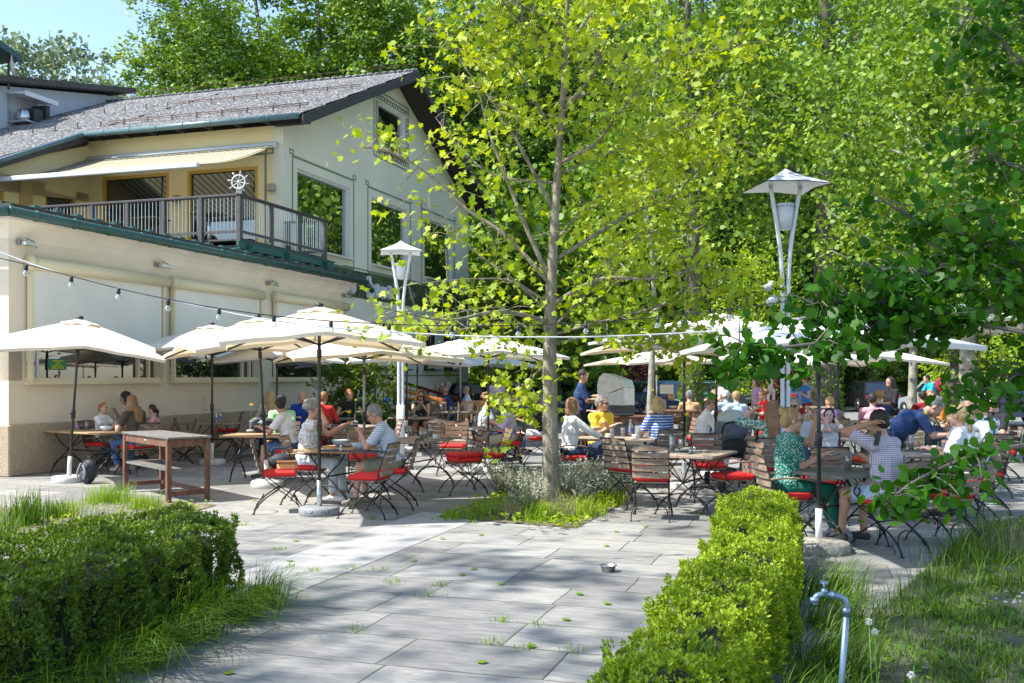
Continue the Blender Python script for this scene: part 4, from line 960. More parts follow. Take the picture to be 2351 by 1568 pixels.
# ============================================================ tableware
glassmat('drink_glass', op=.7); mat('china', (.72, .72, .70), .25); mat('china_blue', (.42, .5, .55), .3); mat('yellow_petal', (.85, .6, .01), .6); mat('stem', (.12, .3, .04), .6)
mat('pebble', (.33, .3, .26), .8, var=.2); mat('beer', (.75, .38, .02), .3); mat('food', (.5, .22, .05), .7, var=.5, vscale=60); mat('water_label', (.15, .2, .5), .5); mat('placemat', (.05, .06, .09), .8); mat('orange_drink', (.75, .2, .01), .3)
TW = {}
def tw(kind):
    if kind in TW: return TW[kind]
    t = empty(kind, cat=kind.replace('_', ' '))
    def part(nm, m, fn): b = MB(); fn(b); return b.build(nm, M[m], t)
    if kind == 'tumbler': part('glass_body', 'drink_glass', lambda b: b.lathe([(.0, .004), (.03, .002), (.034, .14), (.032, .14), (.028, .012), (0, .012)], n=12))
    if kind == 'tall_glass': part('glass_body', 'drink_glass', lambda b: b.lathe([(.0, .004), (.034, .002), (.036, .2), (.034, .2), (.032, .015), (0, .015)], n=12))
    if kind == 'beer_glass':
        part('glass_body', 'drink_glass', lambda b: b.lathe([(.0, .0), (.032, .0), (.03, .02), (.04, .15), (.038, .23), (.036, .23), (.037, .15), (.027, .02)], n=14, cap=False)); part('beer_fill', 'beer', lambda b: b.lathe([(.025, .02), (.036, .12), (0.0, .12)], n=12))
    if kind == 'drink':
        part('glass_body', 'drink_glass', lambda b: b.lathe([(.0, .0), (.036, .0), (.04, .15), (.038, .15), (.034, .01)], n=14, cap=False)); part('drink_fill', 'orange_drink', lambda b: b.lathe([(.033, .01), (.036, .1), (0, .1)], n=12)); part('straw', 'black_metal', lambda b: b.tube([(0, 0, .02), (.03, .0, .21)], .004, n=4))
    if kind == 'water_bottle':
        part('bottle_body', 'drink_glass', lambda b: b.lathe([(0, 0), (.034, 0), (.036, .02), (.034, .09), (.036, .16), (.028, .2), (.013, .235), (.013, .25)], n=12)); part('bottle_label', 'water_label', lambda b: b.lathe([(.0365, .07), (.0365, .12)], n=12, cap=False)); part('cap', 'water_label', lambda b: b.lathe([(.015, .25), (.015, .27)], n=8))
    if kind == 'cup': part('cup_body', 'china', lambda b: (b.lathe([(.02, .012), (.036, .02), (.044, .07), (.041, .07), (.034, .025), (.0, .02)], n=12), b.tube(curve([(.042, 0, .06), (.066, 0, .05), (.038, 0, .03)]), .005, n=4))); part('saucer', 'china', lambda b: b.lathe([(0, 0), (.03, 0), (.075, .012), (.075, .015), (0, .008)], n=16))
    if kind == 'bowl': part('bowl_body', 'china_blue', lambda b: b.lathe([(.0, .0), (.05, .0), (.1, .04), (.125, .09), (.12, .09), (.09, .04), (0, .02)], n=18))
    if kind == 'plate': part('plate_disc', 'china', lambda b: b.lathe([(0, 0), (.08, 0), (.14, .018), (.14, .022), (.08, .008), (0, .006)], n=20)); part('meal', 'food', lambda b: (b.ell((.02, 0, .02), (.07, .05, .025), n=8, k=5), b.ell((-.05, .03, .02), (.04, .04, .02), n=8, k=5)))
    if kind == 'salt_shaker': part('glass_body', 'drink_glass', lambda b: b.lathe([(0, 0), (.02, 0), (.02, .06), (0, .06)], n=8)); part('lid', 'steel', lambda b: b.lathe([(.021, .06), (.018, .08), (0, .083)], n=8)); part('salt_fill', 'china', lambda b: b.lathe([(0, .004), (.016, .004), (.016, .045), (0, .045)], n=8))
    if kind == 'flower_vase':
        part('stone_base', 'pebble', lambda b: b.ell((0, 0, .028), (.075, .055, .03), n=10, k=6)); part('test_tube', 'drink_glass', lambda b: b.lathe([(.012, .03), (.013, .19)], n=8, cap=False))
        part('stem', 'stem', lambda b: (b.tube(curve([(0, 0, .05), (.01, 0, .25), (.015, .0, .46)]), .0035, n=4), b.add([(0, 0, .2), (.06, .02, .25), (.11, 0, .24), (.06, -.02, .23)], [(0, 1, 2, 3)])))
        def fl(b):
            for k in range(14):
                a = k*2.4; e = .035*(1-.35*(k % 3)/2); z = .46+.012*(k % 3)
                b.add([(.015, 0, z-.008), (.015+e*math.cos(a-.35), e*math.sin(a-.35), z+.012), (.015+e*1.25*math.cos(a), e*1.25*math.sin(a), z+.016), (.015+e*math.cos(a+.35), e*math.sin(a+.35), z+.012)], [(0, 1, 2, 3)])
            b.ell((.015, 0, .47), (.016, .016, .012), n=6, k=4)
        part('blossom', 'yellow_petal', fl)
    TW[kind] = t; return t
TWN = {'tumbler': 'clear tumbler', 'tall_glass': 'tall clear glass', 'beer_glass': 'half full beer glass', 'drink': 'orange drink with straw', 'water_bottle': 'clear water bottle', 'cup': 'white coffee cup on saucer', 'bowl': 'pale blue bowl', 'plate': 'white plate with food', 'salt_shaker': 'small salt shaker', 'flower_vase': 'yellow flower in glass vase'}
def put(kind, px, py, where, z=.752, rz=0, grp=None):
    o = place(tw(kind), gr(px, py, z), rz, TWN[kind]+' '+where, kind.replace('_', ' '), grp or TWN[kind].split(' in ')[0]+'s on the tables'); return o
for a in (('drink', 199, 986, 'on the family table'), ('flower_vase', 240, 984, 'on the family table before the boy'), ('bowl', 246, 990, 'on the family table'), ('tall_glass', 267, 989, 'on the family table left of the woman in khaki'),
    ('flower_vase', 799, 1026, 'on the front table between the couple'), ('plate', 757, 1033, 'before the grey haired woman'), ('bowl', 782, 1025, 'left of the vase on the front table'), ('bowl', 827, 1032, 'right of the vase on the front table'), ('beer_glass', 829, 1022, 'on the front table'), ('plate', 858, 1034, 'before the man in the checked shirt'), ('salt_shaker', 783, 1037, 'on the front table'),
    ('tall_glass', 968, 1012, 'nearest on the crowded glass table'), ('tumbler', 978, 1006, 'right of the nearest tall glass on the crowded table'), ('tall_glass', 990, 1004, 'farther right on the crowded glass table'), ('tall_glass', 932, 992, 'behind the checked shirt man'), ('tumbler', 942, 999, 'behind the checked shirt man'), ('cup', 999, 1008, 'on the crowded glass table'), ('plate', 1022, 1005, 'with napkin at the end of the crowded glass table'),
    ('flower_vase', 815, 972, 'on the salt shaker table'), ('salt_shaker', 808, 977, 'beside the flower behind the front parasol'), ('flower_vase', 575, 993, 'on the helmet table'), ('flower_vase', 465, 966, 'left of the water bottles'), ('water_bottle', 497, 970, 'left one of the pair by the annex wall'), ('water_bottle', 506, 968, 'right one of the pair by the annex wall'),
    ('flower_vase', 952, 958, 'before the woman with the phone'), ('tumbler', 940, 957, 'before the woman with the phone'), ('tumbler', 1036, 946, 'on the table before the teak chairs, left'), ('tumbler', 1046, 946, 'on the table before the teak chairs, right'), ('tall_glass', 1012, 945, 'before the teak chairs'), ('flower_vase', 1085, 947, 'right of the pale parasol pole'),
    ('tall_glass', 1092, 980, 'before the woman in grey'), ('flower_vase', 1105, 984, 'before the woman in grey'), ('tumbler', 1131, 982, 'between the woman in grey and the man in lilac'), ('cup', 1170, 984, 'before the man in lilac'), ('tumbler', 1152, 985, 'before the man in lilac'),
    ('water_bottle', 1448, 1001, 'before the woman in yellow'), ('tumbler', 1405, 1005, 'before the woman in yellow, left'), ('tumbler', 1430, 1002, 'before the woman in yellow, middle'), ('tumbler', 1467, 1006, 'left of the blonde woman in stripes'), ('cup', 1396, 1006, 'before the woman in yellow'), ('cup', 1457, 1008, 'left of the blonde woman in stripes'),
    ('tall_glass', 1543, 1037, 'on the weathered table right of the maple'), ('tumbler', 1563, 1033, 'beside the tall glass right of the maple'), ('flower_vase', 1574, 1037, 'on the weathered table right of the maple'), ('salt_shaker', 1585, 1041, 'left one on the weathered table right of the maple'), ('salt_shaker', 1594, 1041, 'right one on the weathered table right of the maple'),
    ('tall_glass', 1947, 1081, 'on the dark shaded table'), ('flower_vase', 1996, 1078, 'between the phoning man and the waiter'), ('tumbler', 2076, 1030, 'under the hands of the waiter, left'), ('tall_glass', 2092, 1034, 'under the hands of the waiter, right'), ('flower_vase', 2121, 1034, 'on the table of the bending waiter'), ('salt_shaker', 2130, 1037, 'on the table of the bending waiter'), ('cup', 2147, 1036, 'on the table of the bending waiter'), ('cup', 2168, 1030, 'left of the ponytail woman'),
    ('flower_vase', 1826, 1000, 'right of the right lamp post'), ('flower_vase', 1743, 943, 'before the woman in the red top'), ('tumbler', 1722, 945, 'before the woman in the red top, left'), ('drink', 1732, 945, 'before the woman in the red top'), ('tumbler', 1715, 944, 'at the left end of the red top woman table'), ('tumbler', 1735, 1001, 'left of the right lamp post'), ('tumbler', 1900, 968, 'behind the girl'), ('tumbler', 1893, 967, 'behind the girl, farther left')):
    put(*a)
put('flower_vase', 1497, 950, 'on the high serving table by the pale trunk', z=.95); put('plate', 1548, 935, 'stacked on the rear serving table', z=.95)
for px, py, q in ((772, 1035, 'before the woman on the front table'), (855, 1037, 'under the plate of the man on the front table'), (1573, 1038, 'under the stone vase right of the maple'), (800, 974, 'on the salt shaker table'), (2115, 1036, 'on the table of the bending waiter')):
    p = gr(px, py, .752); b = MB(); b.box((0, 0, .001), (.42, .3, .002)); tag(b.build('placemat', M['placemat'], loc=p, rz=R(-17)), 'dark placemat '+q, 'placemat', 'dark placemats')
# ============================================================ loose things
def simple(name, loc, rz, label, cat): return empty(name, loc, rz, label, cat)
# steel dog bowl
p = gr(1396, 1312); t = simple('dog_bowl', p, 0, 'steel dog bowl alone on the paving', 'bowl'); b = MB(); b.lathe([(0, .004), (.05, .0), (.058, .004), (.07, .055), (.08, .058), (.078, .061), (.067, .056), (.054, .01), (0, .008)], n=28); b.build('bowl_body', mat('bowl_steel', (.6, .6, .6), .38, 1.), t)
# garden tap
p = at(1940, HY, 4.35); p.z = 0; mat('galvanised', (.20, .30, .40), .38, .55, var=.12, vscale=20)
t = simple('garden_tap', p, 0, 'bent grey water pipe with tap rising from the grass', 'tap')
def P3(x, y): q = at(x, y, 4.35)-p; return q
b = MB(); b.tube([(-.012, 0, -.02), P3(1932, 1568), P3(1943, 1415)], .0135, n=12); b.tube(curve([P3(1943, 1415), P3(1943, 1390), P3(1935, 1374), P3(1915, 1367), P3(1905, 1366)]), .0145, n=12)
b.tube([P3(1943, 1410), P3(1943, 1396)], .018, n=12); b.tube([P3(1916, 1366), P3(1908, 1366)], .018, n=10); b.build('pipe', M['galvanised'], t)
b = MB(); b.tube(curve([P3(1907, 1366), P3(1895, 1364), P3(1880, 1366), P3(1872, 1372), P3(1870, 1382)]), .012, n=10); b.tube([P3(1870, 1372), P3(1870, 1382)], .02, n=10); b.tube([P3(1870, 1382), P3(1870, 1389)], .011, n=10); b.build('spout', M['galvanised'], t)
b = MB(); b.tube([P3(1893, 1364), P3(1893, 1352)], .014, n=8); b.tube([P3(1893, 1352), P3(1892, 1338)], .006, n=6); b.bar(P3(1888, 1338)+Vector((0, .02, 0)), P3(1897, 1336)-Vector((0, .02, 0)), .008, .014); b.build('handle', M['galvanised'], t)
# backpack
p = gr(203, 1110); t = simple('backpack', p, R(-25), 'black and grey backpack leaning by the leftmost parasol base', 'backpack'); mat('pack_black', (.03, .035, .045), .7, var=.4, vscale=12, bump=.5, bscale=18); mat('pack_grey', (.28, .3, .34), .7)
b = MB(); b.ell((0, 0, .19), (.15, .11, .2), n=12, k=8, rot=Matrix.Rotation(R(12), 3, 'Y')); b.ell((.02, -.08, .12), (.11, .07, .11), n=10, k=6); b.ell((.01, -.06, .27), (.1, .06, .08), n=10, k=6); b.build('pack_body', M['pack_black'], t)
b = MB(); b.tube(curve([(.02, -.12, .3), (.08, -.14, .2), (.06, -.15, .08)]), .02, n=5, flat=.4); b.tube(curve([(-.05, -.1, .33), (-.09, -.13, .2), (-.1, -.12, .08)]), .014, n=5); b.build('trim', M['pack_grey'], t)
b = MB(); b.tube(curve([(-.1, .05, .37), (-.2, .03, .32), (-.21, 0, .2), (-.14, 0, .1)]), .014, n=5, flat=.5); b.tube(curve([(-.03, 0, .38), (.0, 0, .43), (.05, 0, .38)]), .01, n=5); b.build('strap', M['pack_black'], t)
# woven bag on cushion, black bag
l0 = Vector((at(640, HY, 12.6).x, 12.6, 0))
t = simple('woven_bag', l0+Vector((.1, .02, .517)), R(12), 'straw coloured woven bag with brown flap on a red cushion', 'bag'); mat('straw', (.55, .36, .15), .85, var=.2, vscale=60, bump=.6, bscale=120)
b = MB(); b.box((0, 0, .055), (.25, .16, .11), bev=.035); b.build('bag_body', M['straw'], t); b = MB(); b.box((0, 0, .113), (.26, .17, .02), bev=.01); b.build('flap', mat('brown_leather', (.2, .08, .03), .6), t)
t = simple('black_bag', l0+Vector((-.02, .2, .517)), R(20), 'black soft bag behind the woven bag', 'bag')
b = MB(); b.ell((0, 0, .1), (.16, .1, .11), n=10, k=6); b.build('bag_body', M['pack_black'], t); b = MB(); b.tube(curve([(-.12, 0, .15), (-.1, 0, .27), (.08, 0, .25), (.12, 0, .14)]), .009, n=5); b.build('strap', M['pack_black'], t)
# helmets
for px, py, m_, lb, s in ((612, 990, 'black_metal', 'black bicycle helmet beside the slanted parasol pole', 1), (590, 986, 'placemat', 'dark blue bicycle helmet behind the black one', .95)):
    t = empty('bicycle_helmet', gr(px, py, .76), R(30), lb, 'helmet', 'bicycle helmets on the table'); t.scale = (s, s, s)
    b = MB(); b.ell((0, 0, .1), (.155, .115, .12), n=14, k=8, rot=Matrix.Rotation(R(-28), 3, 'Y')); b.build('shell', M[m_], t)
    b = MB()
    for k in (-2, -1, 0, 1, 2): b.tube(curve([(-.13, k*.035, .14), (-.03, k*.045, .225-abs(k)*.012), (.09, k*.04, .19-abs(k)*.01)]), .009, n=4)
    b.build('vent_ridges', mat('helmet_grey', (.2, .21, .22), .5), t)
    b = MB(); b.tube(curve([(.08, .08, .06), (.05, .05, -.0), (.05, -.05, -.0), (.08, -.08, .06)]), .006, n=4); b.build('strap', M['black_metal'], t)
# pink cap
t = simple('sun_cap', gr(185, 984, .752), R(150), 'pink and lilac cap on the family table', 'cap'); mat('cap_pink', (.6, .3, .5), .8, var=.3, vscale=14)
b = MB(); b.ell((0, 0, .04), (.11, .1, .1), n=12, k=7); b.build('crown', M['cap_pink'], t); b = MB(); b.ell((.1, 0, .02), (.09, .08, .008), n=12, k=4); b.build('brim', M['cap_pink'], t)
# pot of pink flowers
t = simple('flower_pot', Vector((at(1013, HY, 31.5).x, 31.5, .752)), 0, 'pot of pale pink flowers on the far table', 'flower pot')
b = MB(); b.lathe([(0, 0), (.14, 0), (.18, .2), (.16, .2), (.15, .16), (0, .16)], n=16); b.build('pot', M['china'], t)
b = MB()
for i in range(40): a = rnd.random()*6.28; r = .1+rnd.random()*.22; b.tube([(r*.4*math.cos(a), r*.4*math.sin(a), .16), (r*math.cos(a), r*math.sin(a), .4+rnd.random()*.2)], .007, n=3)
b.build('stems', M['stem'], t); b = MB()
for i in range(34): a = rnd.random()*6.28; r = rnd.random()*.3; b.ell((r*math.cos(a), r*math.sin(a), .52+rnd.random()*.2), (.045, .045, .06), n=6, k=4)
b.build('blossoms', mat('pink_petal', (.7, .45, .48), .7), t)
# barbecue hood
gp = Vector((at(1415, HY, 19.9).x, 19.9, 0)); t = empty('smoker_grill', gp, R(0), 'stainless steel barbecue with half open angular hood', 'grill'); mat('brushed', (.62, .63, .64), .33, 1., var=.12, vscale=8, bump=.1, bscale=20)
def gpt(x, y): q = at(x, y, 19.9)-gp; return (q.x, q.z)
def extr(name, pts, y0, y1, sk=.28):
    b = MB(); k = len(pts); pz = [gpt(*p) for p in pts]
    b.add([(x, y0, z) for x, z in pz]+[(x+sk, y1, z-.02) for x, z in pz], [tuple(range(k)), tuple(reversed(range(k, 2*k)))]+[(i, k+i, k+(i+1) % k, (i+1) % k) for i in range(k)]); return b.build(name, M['brushed'], t)
extr('hood', [(1371, 884), (1375, 866), (1386, 856), (1428, 871), (1433, 888), (1376, 910), (1371, 900)], -.02, .62)
extr('grill_body', [(1433, 889), (1433, 931), (1386, 929), (1387, 920), (1396, 907)], 0, .6)
b = MB(); b.box((.13, .3, .56), (.5, .45, 1.12)); b.build('stand', mat('grill_dark', (.08, .085, .09), .5), t)
t2 = empty('black_tray', Vector((at(1430, HY, 19.1).x, 19.1, .952)), 0, 'round black tray on the high serving table', 'tray'); b = MB(); b.lathe([(0, 0), (.2, 0), (.22, .025), (.215, .025), (.195, .006), (0, .006)], n=20); b.build('tray_disc', M['black_metal'], t2)
# baby stroller
sp_ = Vector((at(1686, HY, 15.0).x, 15.0, 0)); t = empty('baby_stroller', sp_, R(95), 'black baby stroller with grey blue hood draped with a cloth', 'stroller'); mat('stroller_cloth', (.11, .14, .19), .85, var=.2, vscale=8, bump=.4, bscale=12)
b = MB(); b.ell((.12, 0, .93), (.3, .25, .24), n=16, k=10); b.build('hood', M['stroller_cloth'], t); b = MB(); b.ell((.1, 0, 1.06), (.27, .23, .15), n=14, k=8); b.build('muslin_cloth', mat('muslin', (.45, .5, .48), .9, var=.1, vscale=9, bump=.5, bscale=20), t)
b = MB(); b.box((.15, 0, .62), (.75, .4, .3), bev=.1); b.build('carrycot', mat('stroller_black', (.012, .012, .014), .7), t)
b = MB(); b.tube(curve([(-.05, -.27, .5), (-.22, -.27, .8), (-.3, -.25, .98), (-.32, -.15, 1.03), (-.32, .15, 1.03), (-.3, .25, .98), (-.22, .27, .8), (-.05, .27, .5)]), .018, n=6)
for s in (-1, 1): b.tube([(-.28, s*.24, .14), (.35, s*.22, .55)], .014, n=5); b.tube([(.45, s*.2, .1), (-.1, s*.24, .6)], .014, n=5)
b.build('frame', M['stroller_black'], t)
for x in (-.3, .45):
    for s in (-1, 1): b = MB(); b.tube([(x, s*.27, .14), (x, s*.31, .14)], .14 if x < 0 else .1, n=18); b.build('wheel', M['stroller_black'], t)
# menu board, wall bench, bicycle
t = empty('menu_board', Vector((at(938, HY, 26.2).x, 26.2, 0)), R(15), 'folding menu board with orange frame near the stairs', 'sign'); 
for s in (-1, 1):
    b = MB()
    for x in (-.3, .3): b.bar((x, s*.28, 0), (x, s*.04, 1.15), .05, .03)
    b.bar((-.3, s*.05, 1.12), (.3, s*.05, 1.12), .04, .04); b.bar((-.3, s*.2, .4), (.3, s*.2, .4), .04, .03); b.build('frame', M['orange_frame_sunlit_rail'], t)
    b = MB(); b.slab([(-.28, s*.2, .4), (.28, s*.2, .4), (.28, s*.055, 1.1), (-.28, s*.055, 1.1)], .012); b.build('board', mat('board_black', (.02, .025, .02), .6), t)
bn = Vector((at(2175, HY, 15.2).x, 15.2, 0)); t = empty('slatted_bench', bn, R(-95), 'long slatted wooden bench behind the shaded right table', 'bench')
b = MB()
for i in range(5): b.box((-.25-i*.02, 0, .55+i*.085), (.02, 1.4, .06))
b.build('backrest', M['slat_wood'], t); b = MB()
for i in range(6): b.box((-.18+i*.07, 0, .44), (.055, 1.4, .02))
b.build('seat', M['slat_wood'], t)
for y in (-.6, .6):
    for x in (-.18, .18): b = MB(); b.bar((x*1.2, y, 0), (x-.1*(x < 0), y, .45+.45*(x < 0)), .03); b.build('leg', M['iron'], t)
def bicycle(px, d, rz, lb, c):
    t = empty('bicycle', Vector((at(px, HY, d).x, d, 0)), rz, lb, 'bicycle', 'bicycles parked behind the terrace')
    for x in (-.5, .5):
        b = MB(); b.tube([(x+.33*math.cos(a*math.pi/12), 0, .34+.33*math.sin(a*math.pi/12)) for a in range(25)], .02, n=5)
        for k in range(8): b.tube([(x, 0, .34), (x+.32*math.cos(k*.785), 0, .34+.32*math.sin(k*.785))], .003, n=3)
        b.build('wheel', M['black_metal'], t)
    b = MB()
    for p_, q_ in (((-.5, 0, .34), (-.12, 0, .32)), ((-.12, 0, .32), (-.22, 0, .8)), ((-.5, 0, .34), (-.2, 0, .72)), ((-.2, 0, .72), (.32, 0, .78)), ((-.12, 0, .32), (.34, 0, .68)), ((.5, 0, .34), (.3, 0, .95))): b.tube([p_, q_], .018, n=5)
    b.build('frame', mat('bike_'+c[0], c[1], .3), t)
    b = MB(); b.tube([(.24, -.28, 1.0), (.3, -.1, .96), (.3, .1, .96), (.24, .28, 1.0)], .013, n=5); b.build('handlebar', M['black_metal'], t)
    b = MB(); b.ell((-.24, 0, .84), (.13, .07, .03), n=8, k=5); b.build('saddle', M['black_metal'], t)
bicycle(1478, 38, R(20), 'dark bicycle parked right of the grill', ('dark', (.02, .03, .05))); bicycle(1492, 39.5, R(150), 'grey bicycle behind the dark one', ('grey', (.2, .22, .24)))
bicycle(2150, 30, R(10), 'bicycle ridden by the cyclist in turquoise', ('teal', (.05, .1, .12)))
t = empty('paper_sign', Vector((at(1530, HY, 26.2).x, 26.2, 0)), R(5), 'white paper notice on a thin post near the pale trunk', 'sign'); b = MB(); b.tube([(0, 0, 0), (0, 0, 1.3)], .015, n=5); b.build('post', M['black_metal'], t); b = MB(); b.box((0, -.02, 1.36), (.36, .02, .24)); b.build('panel', M['china'], t)
# ============================================================ cars
def carmat(n, c): return mat('car_'+n, c, .22, .35, spec=.8)
winmat('car_glass', (.01, .014, .016)); mat('tyre', (.012, .012, .012), .85); mat('tail', (.45, .01, .01), .25); mat('plate_white', (.7, .7, .7), .5)
def car(px, d, rz, c, lb, L_=4.3, H=1.48, wd=1.78, suv=False):
    t = empty('parked_car', Vector((at(px, HY, d).x, d, 0)), rz, lb, 'car', 'cars parked behind the terrace'); m_ = carmat(*c)
    k = .12 if suv else 0; hb_ = .86+k
    low = [(-L_/2, .32), (-L_/2-.02, .6), (-L_/2+.05, hb_), (-L_*.2, hb_+.06), (L_*.24, hb_+.02), (L_*.44, hb_-.1), (L_/2, .62), (L_/2+.02, .34)]
    up = [(-L_/2+.12, hb_), (-L_/2+(.3 if suv else .5), H-.06), (-L_*.22, H), (L_*.06, H-.01), (L_*.24, hb_+.02)]
    def loft(b, prof, w0, w1, zt, mi=0):
        n = len(prof); zs = [p[1] for p in prof]; z0, z1 = min(zs), max(zs); vs = []
        for s in (-1, 1):
            for (x, z) in prof: f = (z-z0)/(z1-z0); vs.append((x, s*(w0+(w1-w0)*f)/2, z))
        b.add(vs, [tuple(range(n)), tuple(reversed(range(n, 2*n)))]+[(i, n+i, n+(i+1) % n, (i+1) % n) for i in range(n)], mi)
    b = MB(); loft(b, low, wd, wd*.96, 0); loft(b, up, wd*.95, wd*.74, 0); b.build('body', m_, t)
    b = MB(); q = [(x*.0+x, z) for x, z in up]; cx = sum(p[0] for p in q)/len(q)
    side = [(cx+(x-cx)*.87, hb_+.07+(z-hb_)*.78) for x, z in q]
    n = len(side)
    for s in (-1, 1):
        vs = [(x, s*(.012+(wd*.95+(wd*.74-wd*.95)*((z-hb_)/(H-hb_)))/2), z) for x, z in side]
        b.add(vs, [tuple(range(n))])
    b.build('side_window', M['car_glass'], t)
    def ws(a, c_, nm):
        A, C_ = Vector((a[0], 0, a[1])), Vector((c_[0], 0, c_[1])); dn = (C_-A); nn = Vector((-dn.z, 0, dn.x)).normalized()*(.012)
        if nn.z < 0: nn = -nn
        p0 = A+dn*.1+nn; p1 = A+dn*.88+nn; b = MB(); w0 = wd*.43; w1 = wd*.36
        b.add([(p0.x, -w0, p0.z), (p0.x, w0, p0.z), (p1.x, w1, p1.z), (p1.x, -w1, p1.z)], [(0, 1, 2, 3)]); b.build(nm, M['car_glass'], t)
    ws(up[0], up[1], 'rear_window'); ws(up[4], up[3], 'windscreen')
    for x in (-L_*.3, L_*.31):
        for s in (-1, 1):
            b = MB(); b.tube([(x, s*(wd/2-.17), .32), (x, s*(wd/2+.02), .32)], .32, n=18); wv = b.build('wheel', M['tyre'], t)
            b = MB(); b.tube([(x, s*(wd/2+.015), .32), (x, s*(wd/2+.03), .32)], .2, n=12); b.build('rim', M['steel'], wv)
    for s in (-1, 1):
        b = MB(); b.box((-L_/2-.01, s*wd*.38, hb_-.14), (.08, .24, .16), bev=.02); b.build('tail_light', M['tail'], t)
        b = MB(); b.box((L_/2-.05, s*wd*.36, .66), (.14, .3, .12), bev=.02); b.build('headlight', M['steel'], t)
    b = MB(); b.box((-L_/2-.03, 0, .58), (.01, .5, .11)); b.build('number_plate', M['plate_white'], t)
    return t
car(1118, 40, R(70), ('black', (.012, .012, .014)), 'black car at the corner of the restaurant house', suv=True)
car(1215, 42, R(80), ('silver', (.55, .57, .6)), 'silver car behind the maple trunk')
car(1345, 44, R(62), ('greyblue', (.12, .16, .22)), 'grey blue car behind the standing waiter', suv=True)
car(1470, 44, R(75), ('teal', (.015, .06, .08)), 'dark teal car right of the grill', suv=True)
car(1532, 48, R(95), ('blue', (.03, .1, .16)), 'blue car behind the paper notice')
car(1612, 50, R(95), ('mint', (.1, .25, .26)), 'pale blue green car right of the thick ivy trunk')
car(1700, 52, R(90), ('grey', (.16, .17, .19)), 'grey car behind the waitress')
car(1770, 50, R(95), ('navy', (.01, .025, .06)), 'navy car behind the woman in purple', suv=True)
car(1846, 46, R(80), ('sky', (.03, .12, .24)), 'blue car behind the woman in blue and pink', suv=True)
car(1990, 48, R(90), ('dark', (.02, .02, .025)), 'dark car in the shade right of the thick trunk')
car(2160, 40, R(95), ('pale', (.4, .46, .52)), 'pale silver car behind the cyclist')
car(2300, 34, R(178), ('night', (.015, .03, .06)), 'dark blue estate car at the far right', suv=True, L_=4.6)
# ============================================================ people
def skinmat(n, c): return mat('skin_'+n, c, .5, var=.06, vscale=9)
skinmat('fair', (.56, .33, .235)); skinmat('tan', (.46, .245, .16)); skinmat('pale', (.62, .40, .31))
def cl(n, c, **k): return mat('cloth_'+n, c, .85, var=.1, vscale=5, bump=.35, bscale=9, **k).name
def hairm(n, c): return mat('hair_'+n, c, .5, var=.25, vscale=34, bump=.9, bscale=60, stretch=(1, 1, .22)).name
HM = {k: hairm(k, v) for k, v in dict(brown=(.10, .045, .02), dark=(.02, .013, .01), blond=(.50, .34, .15), grey=(.20, .195, .185), white=(.6, .58, .54), ginger=(.36, .15, .05), lightbrown=(.26, .14, .065), dkblond=(.36, .23, .10)).items()}
C_ = {k: cl(k, v) for k, v in dict(white=(.74, .74, .76), khaki=(.075, .06, .042), jeans=(.07, .13, .27), darkjeans=(.02, .035, .08), greyshort=(.16, .16, .16), black=(.012, .012, .016), navy=(.018, .045, .14), royal=(.008, .045, .30), red=(.62, .02, .02), yellow=(.74, .55, .05), lilac=(.50, .42, .62), sand=(.42, .36, .28), lightblue=(.42, .56, .72), teal=(.02, .12, .14), green=(.005, .13, .09), mint=(.30, .62, .30), grey=(.35, .36, .4), tan=(.42, .28, .14), orange=(.70, .2, .02), purple=(.33, .2, .38), maroon=(.25, .01, .02), cyan=(.02, .42, .55), dkgrey=(.05, .05, .055), offwhite=(.62, .62, .58), palegrey=(.5, .55, .6), pink=(.6, .3, .38), blue=(.04, .2, .62), olive=(.20, .19, .13)).items()}
for n, k, a, b_, s, w_ in (('polka', 'dots', (.66, .60, .54), (.05, .03, .03), 26, .30), ('leopard', 'blobs', (.72, .70, .70), (.03, .03, .04), 30, .035), ('bluecheck', 'check', (.62, .66, .74), (.02, .04, .16), 42, .28), ('gingham', 'check', (.66, .66, .74), (.13, .03, .12), 55, .4), ('greendot', 'dots', (.005, .15, .11), (.62, .72, .66), 62, .33), ('bluestripe', 'stripe', (.03, .12, .42), (.66, .70, .76), 24, .32), ('floral', 'blobs', (.10, .22, .18), (.62, .68, .58), 17, .06), ('pinkfloral', 'dots', (.7, .62, .66), (.6, .05, .15), 16, .35), ('purplefloral', 'dots', (.40, .24, .44), (.66, .5, .6), 22, .33), ('plaid', 'check', (.66, .6, .66), (.4, .1, .2), 22, .35), ('bluefloral', 'dots', (.7, .72, .75), (.05, .12, .35), 14, .4)):
    C_[n] = pattern('cloth_'+n, k, a, b_, s, w_).name
def ik(a, t, l1, l2, pole):
    d = t-a; L_ = min(d.length, (l1+l2)*.995); d = d.normalized(); x = (l1*l1-l2*l2+L_*L_)/(2*L_); h = math.sqrt(max(l1*l1-x*x, 0))
    p = pole-d*pole.dot(d); p = p.normalized() if p.length > 1e-6 else d.orthogonal().normalized(); return a+d*x+p*h, a+d*L_
def caps(b, a, c, ra, rc, n=10, flat=False):
    a, c = Vector(a), Vector(c); d = (c-a).normalized(); pts = []; rs = []
    if flat: pts = [a, c]; rs = [ra, rc]
    else:
        for k in range(4): t = math.pi/2*k/4+.12; pts.append(a-d*ra*math.cos(t)); rs.append(ra*math.sin(t))
        for k in range(4): t = math.pi/2*(1-k/4)-.0; pts.append(c+d*rc*math.cos(t)); rs.append(rc*math.sin(max(t, .12)))
    b.tube(pts, rs, n=n)
MC = {}; TS = bpy.data.scenes.new('workshop')
